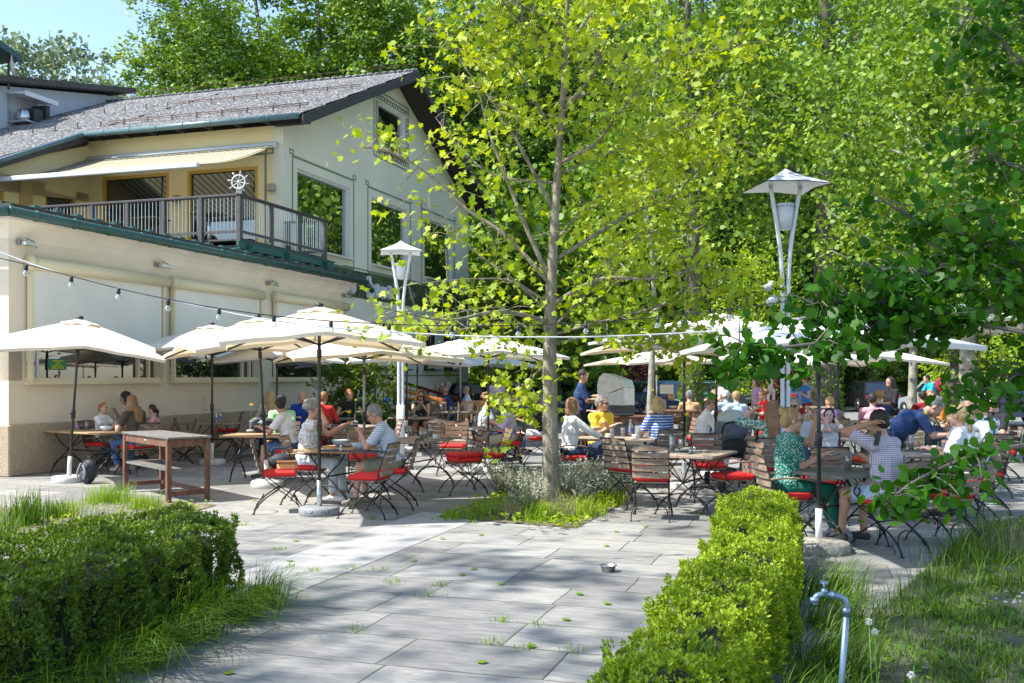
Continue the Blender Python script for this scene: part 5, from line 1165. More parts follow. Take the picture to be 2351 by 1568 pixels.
def fuse(key, fn, vox, sm=4, wrinkle=None):
    if key in MC: return MC[key]
    b = MB(); fn(b); me = b.mesh('fuse', []); o = bpy.data.objects.new('tmp', me); TS.collection.objects.link(o)
    m = o.modifiers.new('r', 'REMESH'); m.mode = 'VOXEL'; m.voxel_size = vox; m.use_smooth_shade = True
    s = o.modifiers.new('s', 'SMOOTH'); s.factor = .5; s.iterations = sm
    
    with bpy.context.temp_override(scene=TS, view_layer=TS.view_layers[0]):
        dg = bpy.context.evaluated_depsgraph_get(); r = bpy.data.meshes.new_from_object(o.evaluated_get(dg))
    if wrinkle:
        a, sc_, zs = wrinkle; n = len(r.vertices); co = np.empty(n*3, np.float32); no = np.empty(n*3, np.float32); r.vertices.foreach_get('co', co); r.vertices.foreach_get('normal', no); co = co.reshape(-1, 3); no = no.reshape(-1, 3)
        q = co*sc_*np.array([1, 1, zs]); w1 = np.sin(q[:, 0]*1.9+q[:, 2]*1.3+2*np.sin(q[:, 1]*.9))*np.sin(q[:, 1]*2.1-q[:, 2]*1.7+1.5*np.sin(q[:, 0]*1.1)); w2 = np.sin(q[:, 0]*4.3-q[:, 1]*3.1+q[:, 2]*3.7+1.3*np.sin(q[:, 2]*2.3))
        co = co+no*((w1*.7+w2*.3)*a)[:, None]; r.vertices.foreach_set('co', co.astype(np.float32).ravel()); r.update()
    bpy.data.objects.remove(o); bpy.data.meshes.remove(me); r.materials.clear(); r.materials.append(None); MC[key] = r; return r
def linked(name, me, m, parent):
    o = obj(name, me, parent); o.material_slots[0].link = 'OBJECT'; o.material_slots[0].material = M[C_.get(m, m)]; return o
SIT = dict(L=(.38, .14, .80), R=(.40, -.12, .80)); LAP = dict(L=(.2, .12, .68), R=(.2, -.12, .68))
def person(px, d, hd, label, pose='sit', lean=4, L=None, Rh=None, head=(0, 8), skin='fair', hair=('short', 'brown'), top=('white', .6), bot=('jeans', 1.0), shoes='dkgrey', eyes=None, beard=None, who=None, ch='p', cu='r', sc=1.0, fat=1.0, z0=None, near=None, feet=.42, pole=None, side=0, vest=None, loc=None):
    near = d < 17 if near is None else near
    vx = .0075 if d < 14.5 else (.0095 if d < 18 else .015)
    st = pose == 'stand'; sit = pose == 'sit'
    hz = .90 if not sit else .545
    H = Vector((0, 0, hz)); tl = R(lean); up = Vector((math.sin(tl), math.sin(R(side)), math.cos(tl))).normalized(); yv = Vector((0, 1, 0)); fw = yv.cross(up)
    if fw.x < 0: fw = -fw
    C = H+up*.30; N_ = H+up*.50; S = {1: H+up*.455+yv*.175, -1: H+up*.455-yv*.175}
    HR = Matrix.Rotation(R(head[0]), 3, 'Z') @ Matrix.Rotation(R(head[1]), 3, 'Y')
    Hd = N_+up*.09+Vector((.025, 0, 0))+HR @ Vector((.0, 0, .075))
    tg = {1: Vector(L or (SIT['L'] if sit else (.08, .26, hz-.12))), -1: Vector(Rh or (SIT['R'] if sit else (.08, -.26, hz-.12)))}
    arm = {}
    for s in (1, -1):
        pl = Vector(pole) if pole else Vector((-.25, s*.55, -.8)); arm[s] = ik(S[s], tg[s], .285, .25, pl)
    leg = {}
    for s in (1, -1):
        h = H+Vector((.0, s*.085, -.02))
        if sit: an = Vector((feet+(.06 if s > 0 else -.03), s*.12, .085)); leg[s] = (h, *ik(h, an, .43, .42, Vector((.5, s*.1, .8))))
        elif pose == 'walk': an = Vector((.16 if s > 0 else -.2, s*.08, .085 if s > 0 else .13)); leg[s] = (h, *ik(h, an, .43, .42, Vector((1, 0, .2))))
        else: an = Vector((.0, s*.1, .085)); leg[s] = (h, *ik(h, an, .43, .42, Vector((1, 0, 0))))
    rot = lambda v: HR @ Vector(v)
    def bodyf(b):
        b.ell(H+up*.02, (.115*fat, .16*fat, .12)); b.ell(H+up*.17+fw*.01*fat, (.105*fat, .14*fat, .15)); b.ell(C, (.115*fat, .155, .17)); caps(b, S[1]-yv*.02, S[-1]+yv*.02, .06, .06); caps(b, H+up*.42, N_+up*.01, .085, .06)
        caps(b, N_-up*.02, Hd-rot((.02, 0, .03)), .056, .05)
        b.ell(Hd+rot((-.012, 0, .022)), (.097, .077, .100), n=16, k=12, rot=HR); b.ell(Hd+rot((.022, 0, -.045)), (.068, .059, .075), n=14, k=10, rot=HR)
        if near:
            caps(b, Hd+rot((.082, 0, .012)), Hd+rot((.103, 0, -.028)), .007, .013); b.ell(Hd+rot((.07, 0, -.098)), (.024, .028, .02), rot=HR); b.ell(Hd+rot((.084, 0, -.062)), (.012, .026, .011), rot=HR); b.ell(Hd+rot((.078, 0, .03)), (.014, .05, .01), rot=HR)
            for s in (1, -1): b.ell(Hd+rot((.062, s*.034, -.025)), (.025, .022, .022), rot=HR)
        for s in (1, -1): b.ell(Hd+rot((-.008, s*.078, -.008)), (.02, .011, .032), n=8, k=6, rot=HR)
        for s in (1, -1):
            e, w = arm[s]; caps(b, S[s], e, .052, .041); caps(b, e, w, .041, .027); f = (w-e).normalized(); lat = f.cross(Vector((0, 0, 1))); lat = lat.normalized() if lat.length > .2 else Vector((0, 1, 0)); nn = lat.cross(f)
            if nn.z > 0: nn = -nn
            m3 = Matrix((f, lat, nn)).transposed(); pc = w+f*.045; b.ell(pc, (.055, .04, .018), rot=m3)
            for i, q in enumerate((-.03, -.01, .01, .03)):
                l_ = (.038, .044, .042, .032)[i]; a0 = pc+f*.04+lat*q; a1 = a0+f*l_*.9+nn*.012; a2 = a1+f*l_*.35+nn*l_*.75
                if vx < .012: caps(b, a0, a1, .0105, .0095, 7); caps(b, a1, a2, .0095, .0085, 7)
                else: caps(b, a0, a2, .013, .011, 6)
            a0 = w+f*.02-lat*s*-.03; caps(b, a0, a0+f*.035+lat*s*.028+nn*.01, .013, .011, 7); caps(b, a0+f*.035+lat*s*.028+nn*.01, a0+f*.065+lat*s*.03+nn*.022, .011, .0095, 7)
            h, k_, an = leg[s]; caps(b, h, k_, .083*fat, .056); caps(b, k_, an, .054, .037); b.ell(k_.lerp(an, .3)-Vector((.02, 0, 0)), (.05, .05, .09)); caps(b, an+Vector((-.02, 0, -.045)), an+Vector((.14, s*.015, -.055)), .03, .026)
    K = (pose, lean, tuple(tg[1]), tuple(tg[-1]), head, fat, feet, near, side, pole)
    root = obj('person', fuse(('b', K, vx), bodyf, vx))
    root.material_slots[0].link = 'OBJECT'; root.material_slots[0].material = M['skin_'+skin]
    tag(root, label, 'person', 'people on the terrace')
    l = loc or Vector((at(px, HY, d).x, d, 0))
    z = z0 if z0 is not None else (.05 if sit and sc > .95 else (.545*(1-sc)+.04 if sit else 0))
    root.location = (l.x, l.y, z); root.rotation_euler.z = R(hd); root.scale = (sc, sc, sc)
    inf = .016; sl = top[1]
    def topf(b):
        b.ell(H+up*.03, (.128*fat+.006, .172*fat+.006, .10)); b.ell(H+up*.17+fw*.01*fat, (.12*fat+.006, .155*fat+.006, .16)); b.ell(C, (.13*fat, .172, .175)); caps(b, S[1]-yv*.02, S[-1]+yv*.02, .073, .073); caps(b, H+up*.42, H+up*.485, .097, .08)
        for s in (1, -1):
            e, w = arm[s]
            if sl <= 0: continue
            if sl <= 1: caps(b, S[s], S[s].lerp(e, .1), .07, .07); caps(b, S[s], S[s].lerp(e, sl), .069, .064, 12, True)
            else: caps(b, S[s], e, .07, .056); caps(b, e, e.lerp(w, sl-1), .056, .04, 12, True)
    linked('shirt', fuse(('t', K, sl, vx), topf, max(vx, .0095), 3, (.0055, 22, .8)), top[0], root)
    bl = bot[1]
    def botf(b):
        b.ell(H+up*.0, (.13*fat+.004, .173*fat+.004, .12))
        if bl == 2:      # skirt or dress
            for f in (0, .5, 1): b.ell(H.lerp((leg[1][1]+leg[-1][1])/2, f), (.13, .2, .105))
            caps(b, (leg[1][1]+leg[-1][1])/2, (leg[1][2]*.6+leg[-1][2]*.6+leg[1][1]*.4+leg[-1][1]*.4)/2, .15, .17, 12, True); return
        for s in (1, -1):
            h, k_, an = leg[s]
            if bl < 1: caps(b, h, h.lerp(k_, .3), .098*fat, .09*fat); caps(b, h, h.lerp(k_, bl), .096*fat, .088, 12, True)
            else: caps(b, h, k_, .097*fat, .07); caps(b, k_, k_.lerp(an, bl-1+.93 if bl < 1.1 else .6), .07, .056, 12, True)
    linked('trousers' if bl == 1 else ('skirt' if bl == 2 else 'shorts'), fuse(('l', K, bl, vx), botf, max(vx, .0095), 3, (.006, 19, .7)), bot[0], root)
    if d < 26:
        for s in (1, -1):
            an = leg[s][2]
            def sf(b): caps(b, an+Vector((-.035, 0, -.045)), an+Vector((.06, 0, -.045)), .042, .042); caps(b, an+Vector((.06, 0, -.05)), an+Vector((.15, s*.015, -.057)), .042, .034)
            linked('shoe', fuse(('s', K, s, vx), sf, .0095, 2), shoes, root)
    hs, hc = hair
    def hairf(b):
        if hs == 'bald':
            for s in (1, -1): b.ell(Hd+rot((-.045, s*.058, -.015)), (.045, .026, .035), rot=HR)
            b.ell(Hd+rot((-.085, 0, -.02)), (.028, .06, .035), rot=HR); return
        b.ell(Hd+rot((-.027, 0, .038)), (.098, .088, .098), n=16, k=12, rot=HR)
        if hs in ('short', 'crop'): b.ell(Hd+rot((-.06, 0, -.0)), (.06, .08, .07), rot=HR)
        if hs == 'curly':
            rr = random.Random(5)
            for i in range(34):
                a = rr.random()*6.28; e = rr.random()*1.5-.2; v = (-.03+.1*math.cos(a)*math.cos(e)-.02, .09*math.sin(a)*math.cos(e), .035+.1*math.sin(e))
                if v[0] < .055 or v[2] > .08: b.ell(Hd+rot(v), (.032, .032, .03), n=7, k=5)
        if hs in ('bob', 'long', 'tail', 'bun') :
            b.ell(Hd+rot((-.065, 0, -.01)), (.062, .085, .085), rot=HR)
        if hs in ('bob', 'long'):
            for s in (1, -1): b.ell(Hd+rot((-.02, s*.076, -.045)), (.06, .026, .09), rot=HR)
            b.ell(Hd+rot((-.075, 0, -.075)), (.045, .085, .09), rot=HR)
        if hs == 'long':
            q = N_-fw*.075; b.ell(Hd+rot((-.09, 0, -.13)), (.04, .085, .09)); b.ell(q-up*.03-fw*.045, (.04, .095, .12)); b.ell(q-up*.13-fw*.045, (.032, .085, .11))
            for s in (1, -1): b.ell(Hd+rot((-.03, s*.085, -.14)), (.045, .03, .09))
        if hs == 'bun': b.ell(Hd+rot((-.11, 0, .07)), (.045, .05, .045), rot=HR); b.ell(Hd+rot((-.13, 0.01, .1)), (.025, .03, .03), rot=HR)
        if hs == 'tail':
            b.ell(Hd+rot((-.115, 0, -.0)), (.03, .022, .022)); b.ell(Hd+rot((-.14, 0, -.07)), (.034, .034, .075)); b.ell(Hd+rot((-.125, 0, -.16)), (.026, .028, .06))
    linked('hair', fuse(('h', K, hs, vx), hairf, max(vx, .0095), 2, (.0065, 60, .25 if hs in ('long', 'bob', 'tail') else .6)), HM[hc], root)
    if beard:
        linked('beard', fuse(('d', K, vx), lambda b: (b.ell(Hd+rot((.038, 0, -.085)), (.06, .056, .045), rot=HR), b.ell(Hd+rot((.083, 0, -.052)), (.02, .034, .012), rot=HR)), .0095, 2), HM[beard], root)
    if d < 25:
        lp = MB(); lp.ell(Hd+rot((.089, 0, -.064)), (.009, .024, .008), n=8, k=5, rot=HR); 
        if not beard: lp.build('lips', mat('lips', (.36, .09, .08), .5), root)
        if eyes == 'sun':
            g = MB()
            for s in (1, -1): g.ell(Hd+rot((.088, s*.035, .004)), (.012, .031, .024), n=10, k=6, rot=HR); g.tube([Hd+rot((.085, s*.065, .01)), Hd+rot((.0, s*.088, .008))], .004, n=4)
            g.tube([Hd+rot((.1, .02, .01)), Hd+rot((.1, -.02, .01))], .004, n=4); g.build('sunglasses', mat('lens', (.01, .008, .01), .1, spec=1.), root)
        else:
            for s in (1, -1):
                g = MB(); g.ell(Hd+rot((.081, s*.032, .006)), (.009, .0135, .0075), n=8, k=5, rot=HR); g.ell(Hd+rot((.0875, s*.032, .006)), (.004, .0065, .0065), n=8, k=4, rot=HR, mi=1); g.build('eye', [mat('eye_white', (.6, .58, .55), .3), mat('iris', (.04, .03, .02), .3)], root)
                g = MB(); g.tube([Hd+rot((.083, s*.015, .03)), Hd+rot((.085, s*.032, .034)), Hd+rot((.076, s*.05, .03))], .0042, n=4); g.build('eyebrow', M[HM[hc]], root)
        if eyes == 'clear':
            g = MB()
            for s in (1, -1):
                g.tube([Hd+rot((.097, s*.034+.027*math.cos(a*.7), .004+.02*math.sin(a*.7))) for a in range(10)], .0028, n=4); g.tube([Hd+rot((.09, s*.06, .01)), Hd+rot((.0, s*.086, .008))], .0028, n=4)
            g.build('spectacles', M['black_metal'], root)
    if sit and ch:
        ll = Vector((l.x, l.y, 0))+Matrix.Rotation(R(hd), 3, 'Z') @ Vector((.02, 0, 0)); chair(0, 0, hd, 'slatted chair under the '+(who or label), ch, cu, loc=ll)
    root['_h'] = 0; del root['_h']
    return root
P = person
# family table
P(231, 18.0, -12, 'boy with short brown hair in a white shirt at the family table', sc=.8, hair=('short', 'ginger'), bot=('greyshort', .8), head=(-10, 0), who='boy in white', z0=.15, L=(.4, .2, .82), Rh=(.4, -.05, .82))
P(311, 19.2, 200, 'woman with dark ponytail and spectacles behind the woman in khaki', sc=1.03, hair=('long', 'dark'), top=('offwhite', .2), eyes='clear', head=(0, 22), lean=12, who='woman with dark ponytail', Rh=(.35, -.1, .95))
P(316, 17.3, 150, 'woman with long streaked hair in a khaki shirt and jeans, seen from behind', hair=('long', 'lightbrown'), top=('khaki', .7), bot=('jeans', 1), shoes='sand', head=(-10, 12), lean=12, who='woman in khaki', feet=.3)
P(363, 18.7, 195, 'small girl with dark braids in a white shirt beside the wall', sc=.76, z0=.17, hair=('tail', 'dark'), top=('pink', .5), bot=('darkjeans', .6), who='small girl with braids', lean=12)
# helmet table
P(650, 17.5, 265, 'bearded man in a green and mint shirt at the helmet table', skin='tan', hair=('short', 'dark'), top=('mint', .6), bot=('black', .8), beard='dark', head=(20, 25), lean=8, who='bearded man in mint', fat=1.08, L=(.25, .1, .98), Rh=(.3, -.0, .95))
P(671, 16.3, 172, 'man in a white shirt with short brown hair, back turned, at the helmet table', skin='tan', hair=('short', 'dark'), top=('white', .75), bot=('jeans', .85), head=(-60, 10), lean=18, who='man in white with tattooed arm', fat=1.1, L=(.5, .1, .82))
# wall tables
P(620, 20.9, 110, 'woman with long blond hair in a polka dot blouse, back turned', hair=('long', 'blond'), top=('polka', 1.4), who='woman in polka dots')
P(693, 21.2, 285, 'bald older man in a royal blue shirt facing the camera', hair=('bald', 'grey'), top=('royal', 1.7), fat=1.2, head=(10, 0), who='bald man in royal blue')
P(740, 20.2, 80, 'woman with short ginger hair in a red top, back turned', hair=('short', 'ginger'), top=('red', 1.7), bot=('red', 1), fat=1.15, who='woman in red, back turned')
P(801, 23.5, 285, 'older woman with reddish hair in a black vest over white sleeves', hair=('curly', 'ginger'), top=('black', .2), vest=1, bot=('black', 1), head=(15, 0), lean=10, L=(.3, .2, .82), Rh=(.3, -.15, .82), who='woman in the black vest')
# front couple
P(703, 13.45, -5, 'grey haired woman in sunglasses and patterned blouse drinking from a cup', hair=('curly', 'grey'), top=('leopard', .45), bot=('palegrey', 1), shoes='offwhite', eyes='sun', skin='tan', head=(-12, 4), lean=8, Rh=(.22, -.08, 1.19), L=(.5, .12, 1.0), ch='a', who='grey haired woman in sunglasses', fat=1.12, pole=(-.1, -.5, -.7))
P(905, 12.95, 178, 'grey haired man in a blue checked shirt and grey shorts eating at the front table', hair=('short', 'grey'), top=('bluecheck', .8), bot=('olive', .85), shoes='olive', skin='tan', head=(5, 28), lean=20, L=(.42, .1, .92), Rh=(.42, -.1, .9), eyes='clear', who='man in the blue checked shirt', fat=1.18)
# middle
P(966, 24, 275, 'woman with wavy brown hair and sunglasses looking at her phone', hair=('long', 'brown'), top=('black', 0), bot=('black', .5), eyes='sun', head=(0, 25), L=(.3, .04, .98), Rh=(.3, -.04, .98), who='woman with the phone')
P(961, 30.8, 10, 'white haired woman in a yellow top near the gable wall', hair=('bob', 'white'), top=('yellow', .5), Rh=(.25, -.1, 1.1), L=(.3, .1, 1.08), ch=None)
P(1033, 30.2, 160, 'bald man in a navy polo shirt, back turned, by the pink flowers', hair=('bald', 'ginger'), top=('navy', .7), fat=1.35, lean=14, ch=None)
P(1075, 30.8, 190, 'blonde woman in a white shirt beside the pink flower table', hair=('short', 'blond'), top=('white', .6), ch=None)
P(888, 27.5, 0, 'grey haired man in blue sitting behind the stair railing', hair=('bald', 'grey'), top=('blue', .7), ch=None)
P(926, 28.2, 180, 'man in dark red sitting behind the menu board', hair=('short', 'brown'), top=('maroon', .7), ch=None)
P(1107, 19.3, 10, 'woman with curly brown and grey hair in a pale blue shirt', hair=('curly', 'lightbrown'), top=('palegrey', .7), bot=('darkjeans', 1), lean=10, who='curly haired woman in pale blue', head=(0, 5))
P(1171, 18.2, 188, 'bearded bald man in a lilac shirt and sand trousers left of the maple', hair=('bald', 'brown'), top=('lilac', 1.5), bot=('sand', 1), beard='brown', shoes='white', fat=1.1, head=(10, 5), who='bearded man in lilac', L=(.35, .1, .85))
P(1238, 19.6, 185, 'man with dark hair holding his head just left of the maple trunk', hair=('short', 'dark'), top=('black', .7), bot=('white', .8), skin='tan', lean=14, Rh=(.15, -.1, 1.18), who='dark haired man by the maple')
P(1152, 21.6, 0, 'man in dark teal leaning over the table behind the man in lilac', hair=('short', 'brown'), top=('teal', .7), lean=20, who='man in dark teal')
P(1141, 30.5, 100, 'man in a pink plaid shirt standing by the parked cars', pose='stand', hair=('bald', 'grey'), top=('plaid', .7), bot=('sand', 1))
P(1330, 20.4, -5, 'waiter in a navy shirt and black trousers carrying plates of food', pose='walk', hair=('short', 'dark'), skin='tan', top=('navy', .8), bot=('black', 1), sc=1.09, L=(.36, .1, 1.12), Rh=(.36, -.08, 1.08), head=(-20, 12), fat=1.05)
P(1306, 15.0, 15, 'woman with a brown bob in a white blouse and jeans right of the maple', hair=('bob', 'lightbrown'), top=('white', 1.75), bot=('darkjeans', 1), ch='a', head=(8, 4), lean=4, L=(.42, .1, .86), Rh=(.5, -.22, .72), who='woman in the white blouse')
P(1377, 16.3, 300, 'older woman in a yellow shirt and sunglasses with crossed arms', hair=('short', 'grey'), top=('yellow', .75), bot=('darkjeans', 1), eyes='sun', head=(35, 0), fat=1.22, L=(.25, -.05, .88), Rh=(.27, .08, .86), who='woman in yellow')
P(1519, 15.4, 110, 'blonde woman in a blue and white striped shirt, back turned', hair=('bob', 'blond'), top=('bluestripe', .7), bot=('jeans', .6), lean=10, who='blonde woman in stripes', head=(10, 10), fat=1.1)
P(1605, 17.3, -5, 'woman in white with red sleeves looking down at her phone', hair=('short', 'lightbrown'), top=('white', 1.0), bot=('white', 1), head=(0, 32), lean=16, L=(.35, .05, .98), Rh=(.33, -.04, .96), eyes='clear', who='woman in white reading her phone', fat=1.1)
P(1583, 22.6, 80, 'grey haired man in a tan jacket, back turned, by the dark pole', hair=('short', 'grey'), top=('tan', 1.7), who='man in the tan jacket', fat=1.15)
P(1636, 23.4, 285, 'woman in black with sunglasses and a yellow flower behind her', hair=('short', 'dkblond'), top=('black', .5), eyes='sun', who='woman in black with sunglasses')
P(1668, 22.6, 100, 'white haired man in light blue, back turned, behind the stroller', hair=('short', 'white'), top=('lightblue', .9), who='white haired man in light blue')
P(1692, 21.5, 95, 'blond person in a pale blue shirt right behind the stroller', hair=('short', 'dkblond'), top=('lightblue', .8), who='blond person behind the stroller')
P(1758, 23.8, 185, 'woman in a bright red top with spectacles at the drinks table', hair=('curly', 'lightbrown'), top=('red', .8), fat=1.1, who='woman in the bright red top', eyes='clear')
P(1740, 28, 190, 'woman in a purple flowered shirt standing with dark trousers', pose='stand', hair=('bob', 'brown'), top=('purplefloral', .6), bot=('black', 1), sc=.98)
P(1655, 27, 190, 'waitress with dark ponytail and white shirt standing with a tray', pose='stand', hair=('tail', 'dark'), top=('white', .5), bot=('black', 1), L=(.35, .1, 1.1), Rh=(.35, -.1, 1.1), sc=.98)
P(1772, 29.5, 170, 'woman in a pink flowered shirt and yellow hat standing behind the lamp post', pose='stand', hair=('bob', 'blond'), top=('pinkfloral', .6), bot=('black', 1))
P(1511, 25.3, 100, 'man with a dark cap in a grey shirt behind the rear serving table', hair=('short', 'dark'), top=('grey', .7), lean=12, who='man with the dark cap')
P(1543, 26.5, 100, 'blond child in dark blue near the paper notice', hair=('bob', 'blond'), top=('navy', .7), sc=.9, who='blond child')
P(1852, 29, 195, 'woman in a blue top and pink skirt standing by the thick trunk', pose='stand', hair=('short', 'brown'), top=('blue', .1), bot=('maroon', 2), L=(.2, .05, 1.2))
P(1775, 13.3, 78, 'woman with very long brown hair in a green flowered dress, back turned', hair=('long', 'lightbrown'), top=('floral', 1.4), bot=('floral', 2), who='woman in the flowered dress', lean=-2, L=(.1, .25, 1.2))
P(1822, 15.3, 262, 'man in a tan shirt and sunglasses half hidden by the right lamp post', hair=('short', 'grey'), top=('tan', .8), eyes='sun', who='man in tan behind the lamp post', fat=1.1, head=(-20, 5))
P(1805, 10.3, 5, 'woman with a blond bun in a green dotted blouse and green trousers', hair=('bun', 'dkblond'), top=('greendot', .75), bot=('green', 1), shoes='grey', ch='a', head=(-5, 8), lean=3, L=(.32, .03, 1.2), Rh=(.35, -.1, .85), eyes='clear', who='woman in the green dotted blouse', fat=1.1, pole=(.2, .2, -.9), feet=.5)
P(2045, 9.75, 125, 'dark haired man in a red and blue checked shirt holding a phone to his ear', hair=('short', 'dark'), skin='tan', top=('gingham', .8), bot=('lightblue', .75), shoes='dkgrey', ch='a', head=(5, 12), lean=10, L=(.13, .15, 1.2), Rh=(.38, -.1, .85), who='phoning man in the checked shirt', fat=1.22, pole=(.3, .6, -.7))
P(1901, 14.5, 262, 'girl with black fringed hair resting her head in her hands', sc=.85, z0=.12, hair=('bob', 'dark'), skin='pale', top=('white', .6), head=(-12, 4), L=(.16, .09, 1.14), Rh=(.16, -.09, 1.14), pole=(.7, .3, -.8), who='girl with black hair', lean=10)
P(2035, 13.2, -15, 'grey haired waiter in a navy shirt bending over a table with glasses', pose='stand', hair=('crop', 'grey'), skin='fair', top=('navy', .8), bot=('black', 1), lean=58, head=(-10, 50), L=(.80, .12, .90), Rh=(.78, -.12, .92), fat=1.15, pole=(-.5, 0, -.8), sc=1.04)
P(2226, 11.5, 140, 'woman with blond ponytail in a white shirt, back turned, at the shaded table', hair=('tail', 'blond'), top=('white', .9), bot=('white', .9), lean=10, head=(0, 10), who='woman with the blond ponytail')
P(2248, 12.35, 205, 'woman with short grey hair and blue sunglasses in a white shirt', hair=('short', 'grey'), skin='tan', top=('palegrey', .7), eyes='sun', head=(10, 0), lean=14, who='woman with blue sunglasses', sc=1.06)
P(2160, 21.5, 190, 'dark haired woman in orange beside the tree trunks', hair=('long', 'dark'), top=('orange', 1.6), fat=1.1, lean=12, who='woman in orange')
rp = P(2121, 21.5, 95, 'person in a dark red jacket with a pale cross print, back turned', hair=('short', 'dark'), top=('maroon', 1.7), fat=1.15, who='person in the dark red jacket')
P(2133, 22.6, 260, 'woman with short ginger hair between the red jacket and the woman in orange', hair=('short', 'ginger'), top=('dkgrey', .7), who='ginger haired woman far right')
P(2050, 22.5, 195, 'dark haired woman in black standing behind the bending waiter', pose='stand', hair=('long', 'dark'), top=('black', 1.3), bot=('black', 1), L=(.35, .1, 1.1))
P(2003, 19.0, 70, 'person in a dusty pink top leaning back in a chair near the girl', hair=('short', 'dark'), top=('pink', .7), who='person in dusty pink', fat=1.1, lean=-6)
P(2022, 20.5, 100, 'blond curly haired person behind the person in dusty pink', hair=('curly', 'dkblond'), top=('navy', .7), who='blond curly haired person')
P(1908, 19.2, 100, 'person in a purple shirt behind the dark haired girl', hair=('short', 'blond'), top=('purple', .7), who='person in purple', sc=.92)
P(2150, 30, 182, 'cyclist in a turquoise jersey with a red backpack and helmet', pose='stand', hair=('short', 'dark'), top=('cyan', 1.7), bot=('black', .8), lean=28, z0=.12, L=(.55, .2, 1.05), Rh=(.55, -.2, 1.05))
P(2262, 16.5, 110, 'person with a pale hat brim of hair in dark clothes at the far right', hair=('curly', 'white'), top=('black', .9), who='pale haired person far right')
P(2290, 16.0, 200, 'person in black shirt at the far right behind the woman with blue sunglasses', hair=('short', 'dark'), top=('black', .8), who='person in black far right')
P(2262, 14.2, 100, 'person in a blue flowered shirt behind the woman with blue sunglasses', hair=('short', 'brown'), top=('bluefloral', .7), who='person in blue flowers')
P(1392, 24.5, 180, 'person in dark red sitting half hidden behind the grill', hair=('short', 'grey'), top=('maroon', .9), who='person in dark red behind the grill')
# held and worn things that stay separate
for px, d, z, q in ((1362, 20.2, 1.22, 'lower'), (1371, 20.3, 1.29, 'upper')):
    o = place(tw('plate'), Vector((at(px, HY, d).x, d, z)), 0, q+' plate of food carried by the standing waiter', 'plate', 'white plate with foods on the tables'); o.scale = (1.1, 1.1, 1.1)
for px, py, d, rz, q in ((2015, 1006, 9.62, 20, 'at the ear of the man in the checked shirt'), (960, 925, 23.7, 0, 'in the hands of the woman with sunglasses'), (1633, 985, 17.25, 0, 'in the hands of the woman in white')):
    b = MB(); b.box((0, 0, 0), (.012, .07, .145), bev=.004); o = b.build('phone', M['black_metal'], loc=at(px, py, d)); o.rotation_euler = (0, R(15), R(rz)); tag(o, 'dark phone '+q, 'phone', 'phones')
t = empty('red_backpack', Vector((at(2160, HY, 29.9).x, 29.9, 1.42)), 0, 'red backpack on the back of the cyclist in turquoise', 'backpack'); b = MB(); b.ell((0, 0, 0), (.16, .17, .25), n=12, k=8); b.build('pack_body', mat('pack_red', (.4, .01, .04), .7), t)
b = MB(); b.tube(curve([(-.02, .1, .2), (-.12, .1, .1), (-.08, .1, -.15)]), .015, n=5); b.tube(curve([(-.02, -.1, .2), (-.12, -.1, .1), (-.08, -.1, -.15)]), .015, n=5); b.build('strap', M['pack_black'], t)
t = empty('grey_handbag', at(1858, 990, 14.6), 0, 'pale grey green handbag standing left of the girl', 'handbag'); b = MB(); b.box((0, 0, .0), (.26, .14, .28), bev=.05); b.build('bag_body', M['cloth_palegrey'], t); b = MB(); b.tube(curve([(-.07, 0, .13), (-.05, 0, .24), (.05, 0, .24), (.07, 0, .13)]), .009, n=5); b.build('handle', M['cloth_palegrey'], t)
t = empty('black_rucksack', at(2150, 1040, 13.6), 0, 'black rucksack standing behind the vase on the right', 'backpack'); b = MB(); b.ell((0, 0, .14), (.17, .13, .24), n=12, k=8); b.build('pack_body', M['pack_black'], t); b = MB(); b.tube(curve([(-.05, 0, .36), (0, 0, .43), (.05, 0, .36)]), .01, n=5); b.build('handle', M['pack_black'], t)
bpy.data.scenes.remove(TS)
# ============================================================ plants
RN = np.random.default_rng(11)
def star(lobes, inner, k):
    a = np.arange(k)/k*2*np.pi; return a
MAPLE = np.array([(0, -.42), (.2, -.3), (.44, -.34), (.34, -.06), (.56, .24), (.26, .2), (.17, .3), (0, .58), (-.17, .3), (-.26, .2), (-.56, .24), (-.34, -.06), (-.44, -.34), (-.2, -.3)])
ROUND = np.array([(0, -.5), (.36, -.32), (.47, .02), (.3, .33), (0, .52), (-.3, .33), (-.47, .02), (-.36, -.32)])
_a = (np.arange(18)+.5)/18*2*np.pi; _r = np.where(np.arange(18) % 2, .5, .43)*(1+.12*np.maximum(0, np.cos(_a))**6)
TOOTH = np.stack([_r*np.sin(_a)*.95, _r*np.cos(_a)], 1)
DIAM = np.array([(0, -.5), (.3, -.02), (0, .5), (-.3, .02)])
BLADEL = np.array([(0, -.5), (.17, .0), (0, .5), (-.17, .0)])
def unit(v): return v/np.maximum(np.linalg.norm(v, axis=1, keepdims=True), 1e-9)
def leaves(C, size, shape, up=.5, spread=1.0, fold=.18, jit=.35, dirs=None):
    n = len(C); N_ = RN.normal(size=(n, 3))*spread+np.array([0, 0, up])
    if dirs is not None: N_ = N_+dirs
    N_ = unit(N_); T = unit(np.cross(N_, RN.normal(size=(n, 3)))); Bt = np.cross(N_, T)
    s = size*(1+jit*(RN.random(n)*2-1)); k = len(shape)
    V = C[:, None, :]+s[:, None, None]*(shape[None, :, 0, None]*T[:, None, :]+shape[None, :, 1, None]*Bt[:, None, :]-fold*np.abs(shape[None, :, 0, None])*N_[:, None, :])
    F_ = np.arange(n*k).reshape(n, k); return V.reshape(-1, 3), F_
